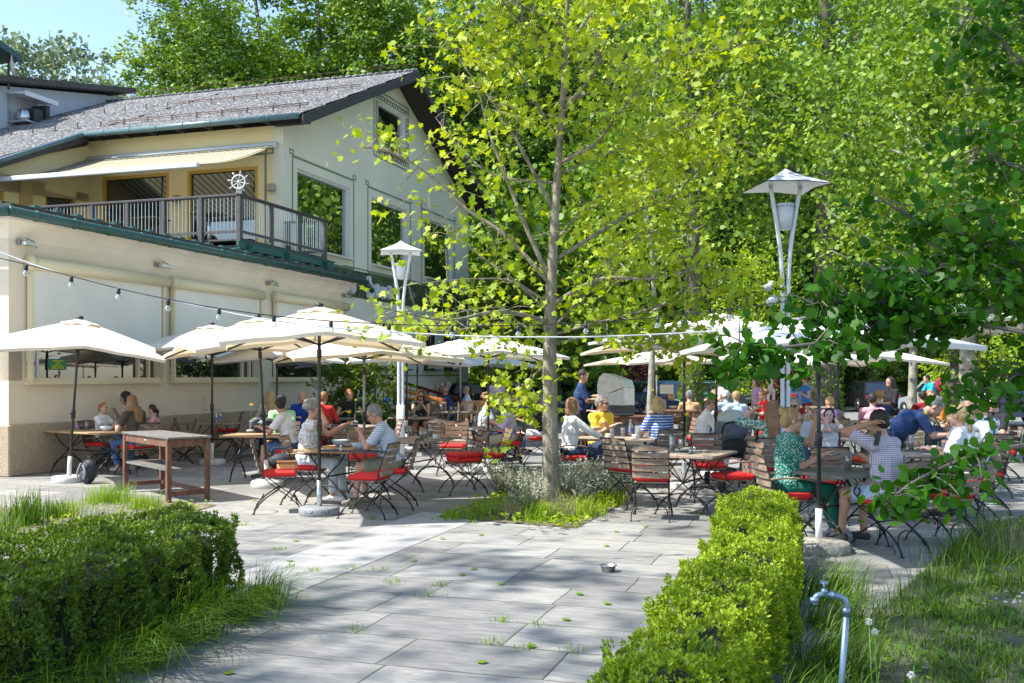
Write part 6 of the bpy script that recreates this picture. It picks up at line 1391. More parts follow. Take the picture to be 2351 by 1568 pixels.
def crown_pts(ells, ncl, rcl, per, shell=.55, flat=.6):
    """leaf positions in clumps spread through ellipsoids, denser toward the outside"""
    out = []; w = np.array([e[1][0]*e[1][1]*e[1][2] for e in ells])**.8; w = w/w.sum()
    for (c, r), f in zip(ells, w):
        n = max(1, int(ncl*f)); d = unit(RN.normal(size=(n, 3))); q = shell+(1-shell)*RN.random(n)**.6
        q *= 1+.12*np.sin(d[:, 0]*5+c[0])*np.cos(d[:, 2]*6+c[1]); P_ = np.array(c)+d*q[:, None]*np.array(r)
        m = (per*(.5+RN.random(n))).astype(int); I = np.repeat(np.arange(n), m); rr = rcl*(.6+.8*RN.random(n))
        out.append(P_[I]+RN.normal(size=(len(I), 3))*rr[I, None]*np.array([.5, .5, .5*flat]))
    return np.concatenate(out)
def foliage(name, C, size, shape, m, parent=None, dark=1.25, **kw):
    V, F_ = leaves(C, size, shape, **kw); n = len(C)
    g = (np.sin(C[:, 0]*1.7+C[:, 1])*np.sin(C[:, 2]*1.9+.7)*.5+.5)
    return nmesh(name, V, F_, M[m], rv=np.clip(.38*g+.62*RN.random(n), 0, 1)**dark)
leafmat('leaf_maple', (.11, .23, .006), (.44, .51, .024), .36); leafmat('leaf_poplar', (.04, .115, .008), (.23, .39, .028), .24, .2); leafmat('leaf_poplar2', (.05, .13, .01), (.27, .41, .05), .24, .2)
leafmat('leaf_willow', (.11, .16, .08), (.27, .34, .19), .25); leafmat('leaf_aspen', (.04, .12, .008), (.27, .40, .035), .28, .12); leafmat('leaf_dark', (.018, .085, .008), (.09, .25, .018), .32, .06, .4)
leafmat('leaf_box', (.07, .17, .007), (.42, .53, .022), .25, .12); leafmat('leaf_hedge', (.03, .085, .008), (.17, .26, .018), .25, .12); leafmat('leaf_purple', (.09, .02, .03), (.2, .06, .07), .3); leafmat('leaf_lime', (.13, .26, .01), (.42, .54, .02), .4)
leafmat('leaf_lavender', (.26, .30, .20), (.52, .55, .42), .2); leafmat('grass', (.03, .095, .01), (.16, .28, .025), .3, .1); leafmat('grass_bright', (.09, .20, .01), (.30, .46, .03), .35, .1); leafmat('dry', (.18, .15, .08), (.38, .33, .20), .2); leafmat('leaf_chestnut', (.04, .12, .008), (.20, .34, .018), .35, .15)
mat('bark', (.17, .15, .12), .95, col2=(.07, .06, .045), vscale=7, bump=1., bscale=22, stretch=(2, 2, .6)); mat('bark_pale', (.40, .38, .32), .9, col2=(.20, .18, .14), vscale=6, bump=.6, bscale=18)
mat('bark_maple', (.34, .30, .22), .95, col2=(.16, .135, .10), vscale=9, bump=.9, bscale=30, stretch=(2, 2, .7)); mat('branch_grey', (.16, .14, .11), .9); mat('twig', (.055, .04, .03), .9); mat('hedge_core', (.025, .03, .012), 1.0)
def tree(px, d, label, name, me, trunk, loc=None, s=(1, 1, 1), rz=0, limbs=None, tm='bark', grp='tall trees behind the terrace'):
    l = loc or Vector((at(px, HY, d).x, d, 0)); t = empty(name, l, rz, label, 'tree', grp); t.scale = s
    obj('crown', me, t); obj('trunk', trunk, t); return t
def trunk_mesh(h, r, spread, n, seed, m='bark', crown0=.3, lean=.3):
    rr = random.Random(seed); b = MB(); pts = [(0, 0, -.1)]+[(lean*math.sin(i*1.1+seed)*i/8, lean*math.cos(i*.9+seed)*i/8, h*i/8) for i in range(1, 9)]
    b.tube(pts, [r*1.35]+[r*(1-.85*i/8) for i in range(1, 9)], n=10)
    for i in range(n):
        z = h*(crown0+(.92-crown0)*i/n); a = rr.random()*6.28; L_ = spread*(1-.5*i/n)*(.7+.5*rr.random()); rz_ = r*(1-z/h)*.45+.015; ux = rr.uniform(.35, .9)
        b.tube(curve([(0, 0, z), (L_*.45*math.cos(a), L_*.45*math.sin(a), z+L_*.35*ux), (L_*math.cos(a+.2), L_*math.sin(a+.2), z+L_*ux)], 3), [rz_, rz_*.85, rz_*.7, rz_*.6, rz_*.5, rz_*.35, rz_*.2], n=5)
    return b.mesh('trunk', M[m])
def column_ells(h, r, n, z0=.18):
    o = []
    for i in range(n):
        z = h*(z0+(1-z0)*(i+.5)/n); q = r*(1-.55*((i+.5)/n)**2.2)*(.8+.4*RN.random()); o.append(((RN.normal()*r*.25, RN.normal()*r*.25, z), (q, q, h*(1-z0)/n*.95)))
    return o
PO = []
for k in range(4):
    h, r = 26, 3.7+.5*(k % 2); C = crown_pts(column_ells(h, r, 9, .08), 620, .62, 62, .25, .8)
    PO.append((foliage('crown', C, .225, DIAM, 'leaf_poplar' if k % 2 else 'leaf_poplar2', up=.3, dirs=np.array([-.5, -.6, .3])), trunk_mesh(25, .36, 3.4, 16, k+3)))
bgl = [(425, 60, 1.05), (520, 58, 1.0), (600, 63, 1.12), (730, 57, 1.05), (860, 60, 1.1), (980, 56, 1.05), (1090, 60, 1.1), (1190, 55, 1.05), (1300, 60, 1.15), (1410, 54, 1.05), (1490, 60, 1.1), (1600, 52, 1.1), (1690, 60, .98), (1800, 57, 1.1), (1900, 62, 1.1), (2000, 55, 1.05), (2110, 60, 1.05), (2230, 56, 1.1), (2350, 60, 1.1), (2460, 55, 1.1), (250, 75, .88)]
ords = 'first second third fourth fifth sixth seventh eighth ninth tenth eleventh twelfth thirteenth fourteenth fifteenth sixteenth seventeenth eighteenth nineteenth twentieth'.split()
for i, (px, d, s) in enumerate(bgl[:-1]):
    me, tr = PO[(i*3) % 4]; q = s*(.96 if d > 58 else .9); wq = 1.35 if i < 8 else 1.08
    tree(px, d, 'tall bright green poplar, '+ords[i]+' from the left in the row behind', 'poplar_tree', me, tr, s=(q*wq, q*wq, q), rz=i*1.3, grp='row of poplars behind the house and car park')
wl = foliage('crown', crown_pts([((0, 0, 12), (6, 6, 9)), ((4, 0, 9), (5, 5, 6)), ((-4, 1, 9), (5, 5, 6))], 1000, 1.0, 44, .2), .36, DIAM, 'leaf_willow', up=.3); wt = trunk_mesh(19, .5, 6, 12, 5)
for px, d, s, q in ((30, 82, 1.38, 'at the left edge behind the dish'), (140, 84, 1.42, 'tallest left of the house'), (235, 86, 1.25, 'right behind the ridge end'), (330, 80, 1.15, 'just left of the first poplar'), (-60, 84, 1.35, 'cut by the left edge')):
    tree(px, d, 'distant grey green willow '+q, 'willow_tree', wl, wt, s=(s, s, s), rz=px, grp='willows far left')
# thick trunks with ivy in front of the poplars
def ivytree(px, d, r, label, h=15, crown=True, rc=3.5, m='bark', leaf='leaf_aspen', z0=.32, ivy=True, lsize=.15, n=260, grp='trees with visible trunks behind the terrace'):
    t = empty('old_tree', Vector((at(px, HY, d).x, d, 0)), 0, label, 'tree', grp)
    obj('trunk', trunk_mesh(h, r, rc, 12, int(px), m, .3, .25), t)
    C = crown_pts(column_ells(h, rc, 6, z0), n, .7, 26, .4, 1.0); obj('crown', foliage('crown', C, lsize, ROUND, leaf, up=.4), t)
    if ivy:
        k = 900; a = RN.random(k)*6.28; z = RN.random(k)**1.4*4.2; rr = r*1.15+.1*RN.random(k); C = np.stack([rr*np.cos(a), rr*np.sin(a), z], 1); obj('ivy', foliage('ivy', C, .1, ROUND, 'leaf_chestnut', up=.1), t)
ivytree(1588, 33, .32, 'thick trunked tree wrapped in ivy behind the dark parasol pole', h=18, rc=3.2, lsize=.17)
ivytree(1895, 33, .45, 'thickest dark trunk behind the nearest parasol pole', h=20, rc=3.6, lsize=.17)
ivytree(1494, 23, .085, 'slim pale trunk right of the grill', h=9, rc=1.3, m='bark_pale', z0=.5, ivy=False, n=60, lsize=.11)
ivytree(2097, 24, .12, 'slim mossy trunk left of the cyclist', h=10, rc=2.2, m='bark_pale', z0=.35, ivy=False, n=170, lsize=.11)
ivytree(2192, 24, .19, 'left one of the twin dark trunks at the right', h=13, rc=2.6, z0=.3, n=240, lsize=.12); ivytree(2220, 25, .17, 'right one of the twin dark trunks at the right', h=13, rc=2.6, z0=.3, n=240, lsize=.12)
ivytree(1215, 43, .16, 'horse chestnut with hanging leaves left of the maple trunk', h=8, rc=2.9, leaf='leaf_chestnut', z0=.2, lsize=.26, n=200, ivy=False); ivytree(1160, 47, .18, 'dark chestnut tree beside the house corner', h=11, rc=3.0, leaf='leaf_chestnut', z0=.18, lsize=.26, n=200, ivy=False)
ivytree(1270, 38, .18, 'chestnut tree behind the standing waiter', h=9, rc=2.8, leaf='leaf_chestnut', z0=.25, lsize=.26, n=170, ivy=False)
for i, px in enumerate(range(430, 2600, 150)):
    me, tr = PO[(i*3+1) % 4]; tree(px, 76+3*(i % 3), 'dark poplar deep in the second row of the wood, '+ords[i]+' from the left', 'poplar_tree', me, tr, s=(1.5, 1.5, 1.2 if i > 2 else 1.05), rz=i*2.1, grp='second row of poplars deep in the wood')
# bushes
BU = {}
def bush(px, d, w, h, leaf, label, name='shrub', size=.13, n=150, loc=None, shape=DIAM, z=0):
    k = (leaf, size, w, h)
    if k not in BU: BU[k] = (foliage('foliage', crown_pts([((0, 0, h*.5), (w/2, w/2, h*.5))], n, .3*max(1, h/3), 30, .5), size, shape, leaf, up=.4), MB().tube([(0, 0, 0), (.1, 0, h*.6)], .03, n=5).tube([(0, 0, 0), (-.2, .1, h*.5)], .02, n=5).tube([(0, 0, 0), (.1, -.2, h*.5)], .02, n=5).mesh('stems', M['twig']))
    l = loc or Vector((at(px, HY, d).x, d, z)); t = empty(name, l, px*.7, label, 'shrub', 'shrubs around the car park' if d > 30 else None); obj('foliage', BU[k][0], t); obj('stems', BU[k][1], t)
for i, px in enumerate(range(1070, 2500, 130)):
    bush(px, 63+2*(i % 2), 8, 6.5, 'leaf_chestnut' if i % 2 else 'leaf_poplar', 'dark green bush mass behind the parked cars, '+ords[i]+' from the left', size=.26, n=230)
for px, d, w, h, lf, q in ((1410, 50, 3.6, 2.9, 'leaf_purple', 'dark red leaved bush right of the waiter'), (1445, 53, 3.2, 2.2, 'leaf_lavender', 'pale flowering bush behind the grill'), (1560, 56, 5, 3.2, 'leaf_lime', 'bright yellow green bush left of the ivy trunk'), (1640, 57, 6, 3.4, 'leaf_lime', 'bright yellow green bush right of the ivy trunk'), (1745, 48, 4, 8.5, 'leaf_lime', 'tall bright young tree left of the right lamp'), (1838, 47, 2.5, 3.0, 'leaf_purple', 'reddish bush left of the thickest trunk'), (2010, 56, 7, 4, 'leaf_chestnut', 'dark bush behind the dark shaded car'), (2300, 45, 7, 5, 'leaf_lime', 'sunlit bush at the far right behind the car'), (2240, 58, 5, 4, 'leaf_aspen', 'pale green bush between the twin trunks and the leaning pole')):
    bush(px, d, w, h, lf, q, size=.17, n=170)
bush(2108, 17.2, 1.5, .95, 'leaf_lavender', 'silvery bush behind the bench at the right', size=.06, n=130, shape=BLADEL)
bush(838, 24.5, 1.9, 2.5, 'leaf_hedge', 'oleander with narrow leaves by the stair railing', 'oleander', .16, 75, shape=BLADEL); bush(800, 25.5, 1.5, 2.7, 'leaf_hedge', 'dark oleander against the annex end', 'oleander', .15, 75, shape=BLADEL)
# ------------------------------------------------ the maple
mb = Vector((at(1265, HY, 13.1).x, 13.1, 0)); mt_ = empty('maple_tree', mb, 0, 'bright yellow green maple growing from the planted bed at the centre', 'tree')
def mp(x, y, o=0): return at(x, y, 13.1+o)-mb
b = MB(); TP = [(1266, 1172), (1265, 1100), (1263, 950), (1262, 800), (1266, 650), (1270, 560), (1278, 440), (1285, 330), (1298, 150), (1303, 0), (1308, -160), (1300, -330)]
b.tube([mp(*p)*1.0 for p in TP], [.15, .115, .10, .09, .072, .062, .05, .045, .038, .03, .02, .01], n=14)
b.build('trunk', M['bark_maple'], mt_)
BR = [[(1270, 480), (1152, 263), (1075, 165), (1030, 90)], [(1262, 640), (1196, 494), (1125, 307), (1097, 200)], [(1262, 650), (1160, 540), (1075, 483), (976, 395), (890, 345), (820, 340)], [(1288, 373), (1366, 329), (1430, 250), (1490, 180)], [(1297, 250), (1366, 165), (1394, 90)], [(1300, 110), (1355, 33), (1400, -40)],
      [(1268, 600), (1443, 494), (1542, 450), (1600, 395), (1680, 330)], [(1262, 740), (1150, 715), (1020, 735), (850, 700)], [(1265, 700), (1380, 640), (1500, 640), (1620, 610)], [(1285, 330), (1180, 150), (1080, 60)], [(1297, 240), (1480, 150), (1600, 120), (1690, 110)], [(1282, 400), (1450, 330), (1600, 280), (1700, 240)],
      [(1262, 800), (1180, 740), (1020, 760), (900, 740)], [(1263, 790), (1380, 770), (1480, 790), (1570, 760)], [(1280, 420), (1130, 400), (1040, 320), (1000, 270)], [(1263, 700), (1120, 600), (1020, 520), (960, 450)], [(1262, 830), (1210, 880), (1180, 960)], [(1270, 560), (1350, 470), (1470, 400), (1560, 330)], [(1262, 760), (1330, 690), (1440, 560), (1560, 520)], [(1300, 60), (1180, 0), (1100, -80)], [(1303, 0), (1420, -60), (1520, -90)], [(1298, 160), (1200, 60), (1130, -30)], [(1264, 720), (1180, 650), (1090, 640), (960, 650)], [(1263, 770), (1450, 720), (1560, 690), (1640, 660)]]
THIN = (2, 15, 14, 7, 22, 1); MPTS = []; bb2 = MB(); rr = random.Random(5)
for i, q in enumerate(BR):
    zo = rr.uniform(-1.9, 1.7); n = len(q); pts = curve([mp(x, y, zo*j/(n-1)) for j, (x, y) in enumerate(q)], 6); L_ = len(pts); r0 = (.032, .038, .036)[i % 3] if i < 9 else .02
    bb2.tube(pts, [r0*(1-.88*j/(L_-1)) for j in range(L_)], n=6)
    for j in range(int(L_*.22), L_):
        p = pts[j]
        for k in range(2 if i not in THIN else 1):
            tw_ = Vector((rr.gauss(0, .30), rr.gauss(0, .42), rr.gauss(.02, .22))); e = p+tw_; bb2.tube([p, p+tw_*.5+Vector((0, 0, .04)), e], [.009, .006, .003], n=3, cap=False)
            m = (13 if j > L_*.4 else 9) if i not in THIN else 7
            MPTS += [tuple(e+Vector((rr.gauss(0, .15), rr.gauss(0, .17), rr.gauss(-.03, .09)))) for _ in range(m)]
bb2.build('branches', M['bark_maple'], mt_)
MPTS = np.array(MPTS); obj('crown', foliage('crown', MPTS, .10, MAPLE, 'leaf_maple', dark=.95, up=.75, spread=.8, dirs=np.array([-.35, -.35, 0]), fold=.3), mt_)
# ------------------------------------------------ aspens on the right
def aspen(loc, ells, n, size, label, trunk_h, r, per=56, name='aspen_tree', leaf='leaf_aspen', rcl=.46):
    t = empty(name, loc, 0, label, 'tree'); C = crown_pts(ells, n, rcl, per, .45, .9); obj('crown', foliage('crown', C, size, ROUND, leaf, up=.5, spread=1.0, dirs=np.array([-.3, -.3, 0])), t); obj('trunk', trunk_mesh(trunk_h, r, 3.5, 14, int(loc[0]*7), 'bark_pale', .3, .4), t); return t
aspen((8.9, 19.5, 0), [((0, 0, 9), (3.9, 3.5, 5.5)), ((-1.4, -1, 6.4), (2.2, 2.2, 2.4)), ((2.5, 0, 5.5), (3.4, 3, 3.4)), ((-1, 0, 13), (2.6, 2.5, 3))], 520, .092, 'sunlit aspen with round bright leaves at the upper right', 15, .16)
aspen((11.2, 15.5, 0), [((0, 0, 7.5), (4.2, 3.5, 4.5)), ((-1.6, 0, 4.6), (3, 2.5, 2.2))], 480, .09, 'aspen with round leaves cut by the right edge', 12, .16)
# near dark aspen whose branches reach in from the right
nl = Vector((4.2, 3.6, 0)); na = empty('leaning_aspen', nl, 0, 'dark leaved aspen reaching in with low branches from the right edge', 'tree')
b = MB(); b.tube([(0, 0, 0), (.05, .1, 1.2), (-.05, .15, 2.4), (.0, .1, 4.2), (.1, .2, 6)], [.14, .12, .1, .08, .04], n=12); b.build('trunk', M['bark_pale'], na)
NB = [([(2500, 640, 4.4), (2340, 690, 4.2), (2200, 735, 4.0), (2050, 760, 3.9), (1900, 785, 3.8), (1760, 800, 3.75), (1660, 795, 3.7)], .016, .62, 62), ([(2500, 1000, 3.9), (2351, 1022, 3.8), (2240, 1045, 3.7), (2150, 1080, 3.6), (2085, 1115, 3.5), (2030, 1160, 3.45)], .013, .55, 30), ([(2500, 560, 4.5), (2300, 560, 4.4), (2150, 520, 4.3), (2060, 480, 4.2), (2000, 440, 4.1)], .014, .6, 24), ([(2520, 240, 5), (2400, 180, 4.9), (2290, 90, 4.8), (2230, 20, 4.7)], .014, 1.1, 40), ([(2520, 420, 4.8), (2380, 400, 4.6), (2280, 360, 4.6), (2220, 300, 4.5)], .012, 1.1, 34), ([(2500, 800, 4.2), (2400, 830, 4.2), (2320, 870, 4.1), (2290, 930, 4.0)], .011, .8, 30), ([(2300, 690, 4.2), (2180, 640, 4.1), (2080, 625, 4), (1990, 610, 4)], .009, .65, 36), ([(2200, 735, 4.0), (2080, 700, 3.95), (1960, 690, 3.9), (1850, 700, 3.9)], .008, .65, 44), ([(2530, 60, 5.2), (2400, 40, 5.1), (2320, -40, 5)], .012, 1.2, 44), ([(2450, 690, 4.3), (2350, 620, 4.3), (2300, 540, 4.3), (2250, 470, 4.3)], .011, .9, 34), ([(2450, 660, 4.3), (2330, 650, 4.3), (2230, 600, 4.3), (2140, 560, 4.3)], .011, .8, 26)]
AP = []; bb3 = MB()
for q, r0, sp, nn in NB:
    pts = curve([at(*p)-nl for p in q], 5); L_ = len(pts); bb3.tube(pts, [r0*(1-.8*j/(L_-1)) for j in range(L_)], n=7)
    bb3.tube([Vector((0, .1, max(1.3, pts[0].z-.5))), pts[0]], [r0*1.6, r0], n=7)
    for j in range(nn):
        p = pts[min(L_-1, int((.06+.94*rr.random())*L_))]; tw_ = Vector((rr.gauss(-.03, .13)*sp, rr.gauss(0, .2)*sp, rr.gauss(-.01, .085)*sp)); e = p+tw_; bb3.tube([p, p+tw_*.5+Vector((0, 0, .02)), e], [.004, .003, .0015], n=3, cap=False)
        for k in range(12): AP.append(tuple(p.lerp(e, .3+.75*rr.random())+Vector((rr.gauss(0, .032), rr.gauss(0, .05), rr.gauss(-.015, .026)))))
bb3.build('branches', M['branch_grey'], na); obj('crown', foliage('crown', np.array(AP), .042, TOOTH, 'leaf_dark', up=.7, spread=.9, dirs=np.array([0, -.3, 0]), fold=.12), na)
# trees left of the view that shade the foreground
def shade_tree(loc, ells, n, label, per=24, size=.17):
    t = empty('tall_aspen', loc, 0, label, 'tree'); C = crown_pts(ells, n, .75, per, .3, .9); obj('crown', foliage('crown', C, size, ROUND, 'leaf_aspen', up=.5), t); obj('trunk', trunk_mesh(16, .22, 3.5, 12, 9, 'bark_pale', .45, .4), t)
shade_tree((-8.6, 1.4, 0), [((3.0, 4.2, 13.5), (2.7, 5.0, 2.2)), ((1.6, .6, 13), (3.2, 2.6, 2.2)), ((3.6, 8.4, 13.8), (1.6, 2.2, 1.5))], 172, 'tall aspen outside the left edge shading the right foreground')
shade_tree((-14, .5, 0), [((2.6, 3.0, 14), (2.4, 3.6, 2.2)), ((0, 1.2, 13), (2.4, 3, 2.2)), ((3.6, 6.0, 14), (1.6, 1.6, 1.2)), ((1.6, 7.2, 14.5), (1.3, 1.3, 1))], 90, 'second tall aspen outside the left edge shading the paving')
# ------------------------------------------------ hedges
def inpoly(P_, poly):
    x, y = P_[:, 0], P_[:, 1]; c = np.zeros(len(P_), bool); n = len(poly)
    for i in range(n):
        x1, y1 = poly[i]; x2, y2 = poly[(i+1) % n]; c ^= ((y1 > y) != (y2 > y)) & (x < (x2-x1)*(y-y1)/(y2-y1+1e-12)+x1)
    return c
def poly_pts(poly, n):
    a = np.array(poly); lo, hi = a.min(0), a.max(0); P_ = lo+(hi-lo)*RN.random((n*12, 2)); return P_[inpoly(P_, poly)][:n]
def hedge(poly, h, label, leaf, dens=900, size=.026, name='clipped_hedge'):
    a = np.array(poly); n = len(poly); c = a.mean(0); area = .5*abs(sum(a[i][0]*a[(i+1) % n][1]-a[(i+1) % n][0]*a[i][1] for i in range(n)))
    T = poly_pts(poly, int(area*dens)); bmp = lambda x, y: .035*np.sin(x*9+y*4)+.03*np.sin(y*11-x*3)+.02*np.sin(x*23)*np.sin(y*19)
    top = np.column_stack([T, h+bmp(T[:, 0], T[:, 1])]); nt_ = np.tile([0, 0, 1.], (len(top), 1)); S_ = [top]; NS = [nt_]
    for i in range(n):
        p, q = a[i], a[(i+1) % n]; L_ = np.linalg.norm(q-p); m = int(L_*h*dens*1.5); f = RN.random(m)[:, None]; o = np.array([q[1]-p[1], p[0]-q[0]])/L_
        if np.dot((p+q)/2-c, o) < 0: o = -o
        z = RN.random(m)*(h+.02); w = .05*np.sin(f[:, 0]*L_*8+z*7)+.03*np.sin(f[:, 0]*L_*19); b_ = p+(q-p)*f+o*(w-.05*(z/h < .15))[:, None]; S_.append(np.column_stack([b_, z])); NS.append(np.tile([o[0], o[1], .5], (m, 1)))
    C = np.concatenate(S_); Nn = np.concatenate(NS); k = 8; I = np.repeat(np.arange(len(C)), k); ax = unit(Nn+RN.normal(size=C.shape)*.45+[0, 0, .35])
    r_ = unit(np.cross(ax[I], RN.normal(size=(len(I), 3)))); t = (np.tile(np.arange(k), len(C))/k); dirv = unit(ax[I]*(.35+.9*t)[:, None]+r_*(1.15-.5*t)[:, None])
    sz = size*(.75+.5*RN.random(len(I))); base = C[I]+ax[I]*(t*size*1.3)[:, None]+RN.normal(size=(len(I), 3))*.003; sd = unit(np.cross(dirv, ax[I]+RN.normal(size=(len(I), 3))*.3))
    V = np.stack([base, base+dirv*(sz*.55)[:, None]+sd*(sz*.27)[:, None], base+dirv*sz[:, None], base+dirv*(sz*.55)[:, None]-sd*(sz*.27)[:, None]], 1).reshape(-1, 3)
    rv = np.clip(.35+.35*t+.3*RN.normal(size=len(I))*.6+.12*np.sin(C[I][:, 0]*5)*np.sin(C[I][:, 1]*4), 0, 1)
    t_ = empty(name, (0, 0, 0), 0, label, 'hedge'); obj('foliage', nmesh('foliage', V, np.arange(len(V)).reshape(-1, 4), M[leaf], rv=rv), t_)
    core = [tuple(c+(p-c)*(1-.15/np.linalg.norm(p-c))) for p in a]; MB().prism(core, 0, h-.12).build('core', M['hedge_core'], t_); return t_
HL = [(-2.7, 4.5), (-2.5, 5.5), (-2.25, 6.9), (-2.12, 7.5), (-2.3, 7.95), (-2.95, 8.15), (-3.35, 7.4), (-3.75, 6.2), (-4.3, 4.5)]
HRt = [(.02, 2.7), (.30, 3.7), (.64, 4.5), (.93, 5.6), (1.24, 6.3), (1.55, 7.4), (2.05, 9.45), (2.58, 9.4), (2.2, 7.9), (1.68, 6.15), (1.08, 4.7), (.74, 3.7), (.45, 2.7)]
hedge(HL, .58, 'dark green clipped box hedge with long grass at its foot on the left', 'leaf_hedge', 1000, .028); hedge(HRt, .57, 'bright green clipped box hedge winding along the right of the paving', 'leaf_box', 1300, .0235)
# ------------------------------------------------ grass and small plants
def blades(P_, h, w, lean=.5, m='grass', name='grass', label=None, cat='grass', kind='stuff', curl=1.0, parent=None, dirs=None):
    n = len(P_); P_ = np.asarray(P_); 
    if P_.shape[1] == 2: P_ = np.column_stack([P_, np.zeros(n)])
    a = RN.random(n)*2*np.pi; d = np.stack([np.cos(a), np.sin(a)], 1)
    if dirs is not None: d = unit(np.column_stack([d*.5+np.asarray(dirs), np.zeros(n)]))[:, :2]
    H_ = h*(.55+.9*RN.random(n)); ln = lean*(.3+1.1*RN.random(n)); sd = np.stack([-d[:, 1], d[:, 0]], 1); V = []
    for f in (0, .4, .75, 1):
        x = P_[:, :2]+d*(H_*ln*f**2)[:, None]; z = P_[:, 2]+H_*(f-curl*.35*ln*f**3); ww = w*(1-f)**.6*(1 if f < 1 else 0)+.0006
        for s in (-1, 1): V.append(np.column_stack([x+sd*(s*ww/2)[:, None] if hasattr(ww, 'shape') else x+sd*(s*ww/2), z]))
    V = np.stack(V, 1).reshape(-1, 3); I = np.arange(n)[:, None]*8; F_ = np.concatenate([I+np.array([[0, 1, 3, 2]]), I+np.array([[2, 3, 5, 4]]), I+np.array([[4, 5, 7, 6]])], 1).reshape(-1, 4); rv = np.repeat(RN.random(n), 3)
    o = obj(name, nmesh(name, V, F_, M[m], rv=rv), parent)
    if not parent: tag(o, label, cat, kind=kind)
    return o
def lawn_mask(P_): return inpoly(P_, LAWN)
g = poly_pts([(1.0, 2.9), (1.35, 3.6), (1.75, 5.8), (1.95, 6.3), (2.7, 7.3), (3.7, 8.9), (4.6, 10.3), (5.6, 11.6), (7.5, 13), (7.5, 3)], 60000); nz = np.sin(g[:, 0]*3.1)*np.sin(g[:, 1]*2.7)+np.sin(g[:, 0]*7+g[:, 1]*5)*.6+RN.normal(size=len(g))*.5; g = g[nz > -.25]
g = np.concatenate([g, poly_pts([(1.2, 3.2), (1.9, 6), (3.2, 7.8), (5, 9), (5, 4), (2.4, 3)], 30000)])
nz = np.sin(g[:, 0]*4.1+g[:, 1])*np.sin(g[:, 1]*3.3-g[:, 0])+RN.normal(size=len(g))*.45; g = g[nz > .0]
blades(g, .062, .007, .8, name='lawn_grass', label='sparse shaded lawn grass on the right')
g = np.concatenate([poly_pts([(1.15, 3.3), (1.75, 5.0), (1.75, 6.2), (1.3, 4.9), (.95, 3.8)], 1100), poly_pts([(2.1, 6.7), (2.7, 7.3), (3.7, 8.9), (5.4, 11.4), (5.6, 11.1), (3.9, 8.6), (2.9, 6.9), (2.1, 6.2)], 700)])
blades(g, .17, .007, .55, name='tall_grass', label='tall grass growing along the edge of the lawn and hedge')
def ground_cover(poly, n, size, m, name, label, z=.05):
    P_ = poly_pts(poly, n); C = np.column_stack([P_, z*RN.random(len(P_))**1.5+.01]); return tag(obj(name, foliage(name, C, size, ROUND, m, up=1.6, spread=.6)), label, 'plants', kind='stuff')
ground_cover(BEDC, 2600, .045, 'leaf_lime', 'ground_cover', 'yellow green weeds carpeting the bed under the maple', .1); ground_cover([(1.5, 3), (2.0, 6.3), (3, 7.4), (6, 11.8), (8, 12), (8, 3)], 1900, .05, 'grass', 'lawn_weeds', 'broad leaved weeds scattered in the lawn', .06)
ground_cover(BEDL, 900, .04, 'leaf_lime', 'bed_weeds', 'small weeds in the left flower bed', .07)
def tuft(x, y, n, h, r, label, m='grass', w=.007, lean=.5, name='grass_tuft', cat='grass tuft', dirs=None, grp=None):
    P_ = RN.normal(size=(n, 2))*r*.38; o = blades(P_, h, w, lean, m, name, label, cat, None, dirs=dirs); o.location = (x, y, .0)
    if grp: o['group'] = grp
    if 'kind' in o: del o['kind']
    return o
def gxy(px, py): p = gr(px, py); return p.x, p.y
for px, py, n, h, r, m, q in ((62, 1205, 300, .34, .32, 'grass', 'upright iris clump at the left edge of the flower bed'), (12, 1232, 260, .2, .3, 'grass', 'bushy grass tuft cut by the left edge'), (255, 1155, 480, .24, .4, 'grass_bright', 'largest bright grass tuft before the serving table'), (330, 1168, 260, .2, .3, 'grass_bright', 'bright grass tuft under the serving table leg'), (165, 1185, 260, .18, .3, 'grass_bright', 'low pale tuft in the middle of the left bed'), (228, 1192, 300, .16, .34, 'leaf_lavender', 'low grey green tuft in the left bed'), (120, 1190, 130, .2, .2, 'grass', 'thin tuft between iris clump and bed middle')):
    x, y = gxy(px, py); tuft(x, y, n, h, r, q, m, lean=.28 if 'iris' in q else .45, w=.012 if 'iris' in q else .006, grp='grass tufts in the left bed')
k = 0
for (x, y, s) in ((-2.32, 5.35, 1), (-2.22, 5.9, 1.1), (-2.1, 6.5, 1.15), (-1.95, 7.05, 1.1), (-1.88, 7.5, 1), (-2.5, 4.8, 1)):
    tuft(x, y, 300, .34*s, .26, 'long arching grass at the foot of the left hedge, '+ords[k]+' clump from the camera', lean=1.25, w=.006, dirs=np.array([.6, -.3]), grp='long grass clumps at the left hedge'); k += 1
for i, (x, y) in enumerate(((1.25, 4.55), (1.85, 5.7), (2.2, 6.8), (2.45, 7.7), (1.0, 3.9))): tuft(x, y, 300, .32, .32, 'long arching grass on the lawn side of the right hedge, '+ords[i]+' clump listed', lean=.8, dirs=np.array([.5, -.2]), grp='long grass clumps at the right hedge')
rr2 = random.Random(2)
LV = [(1150, 1115, .55, .5), (1185, 1125, .5, .5), (1230, 1135, .5, .45), (1300, 1120, .6, .55), (1345, 1110, .55, .5), (1390, 1118, .5, .45), (1330, 1140, .45, .45), (1210, 1160, .4, .4), (1420, 1128, .4, .4)]
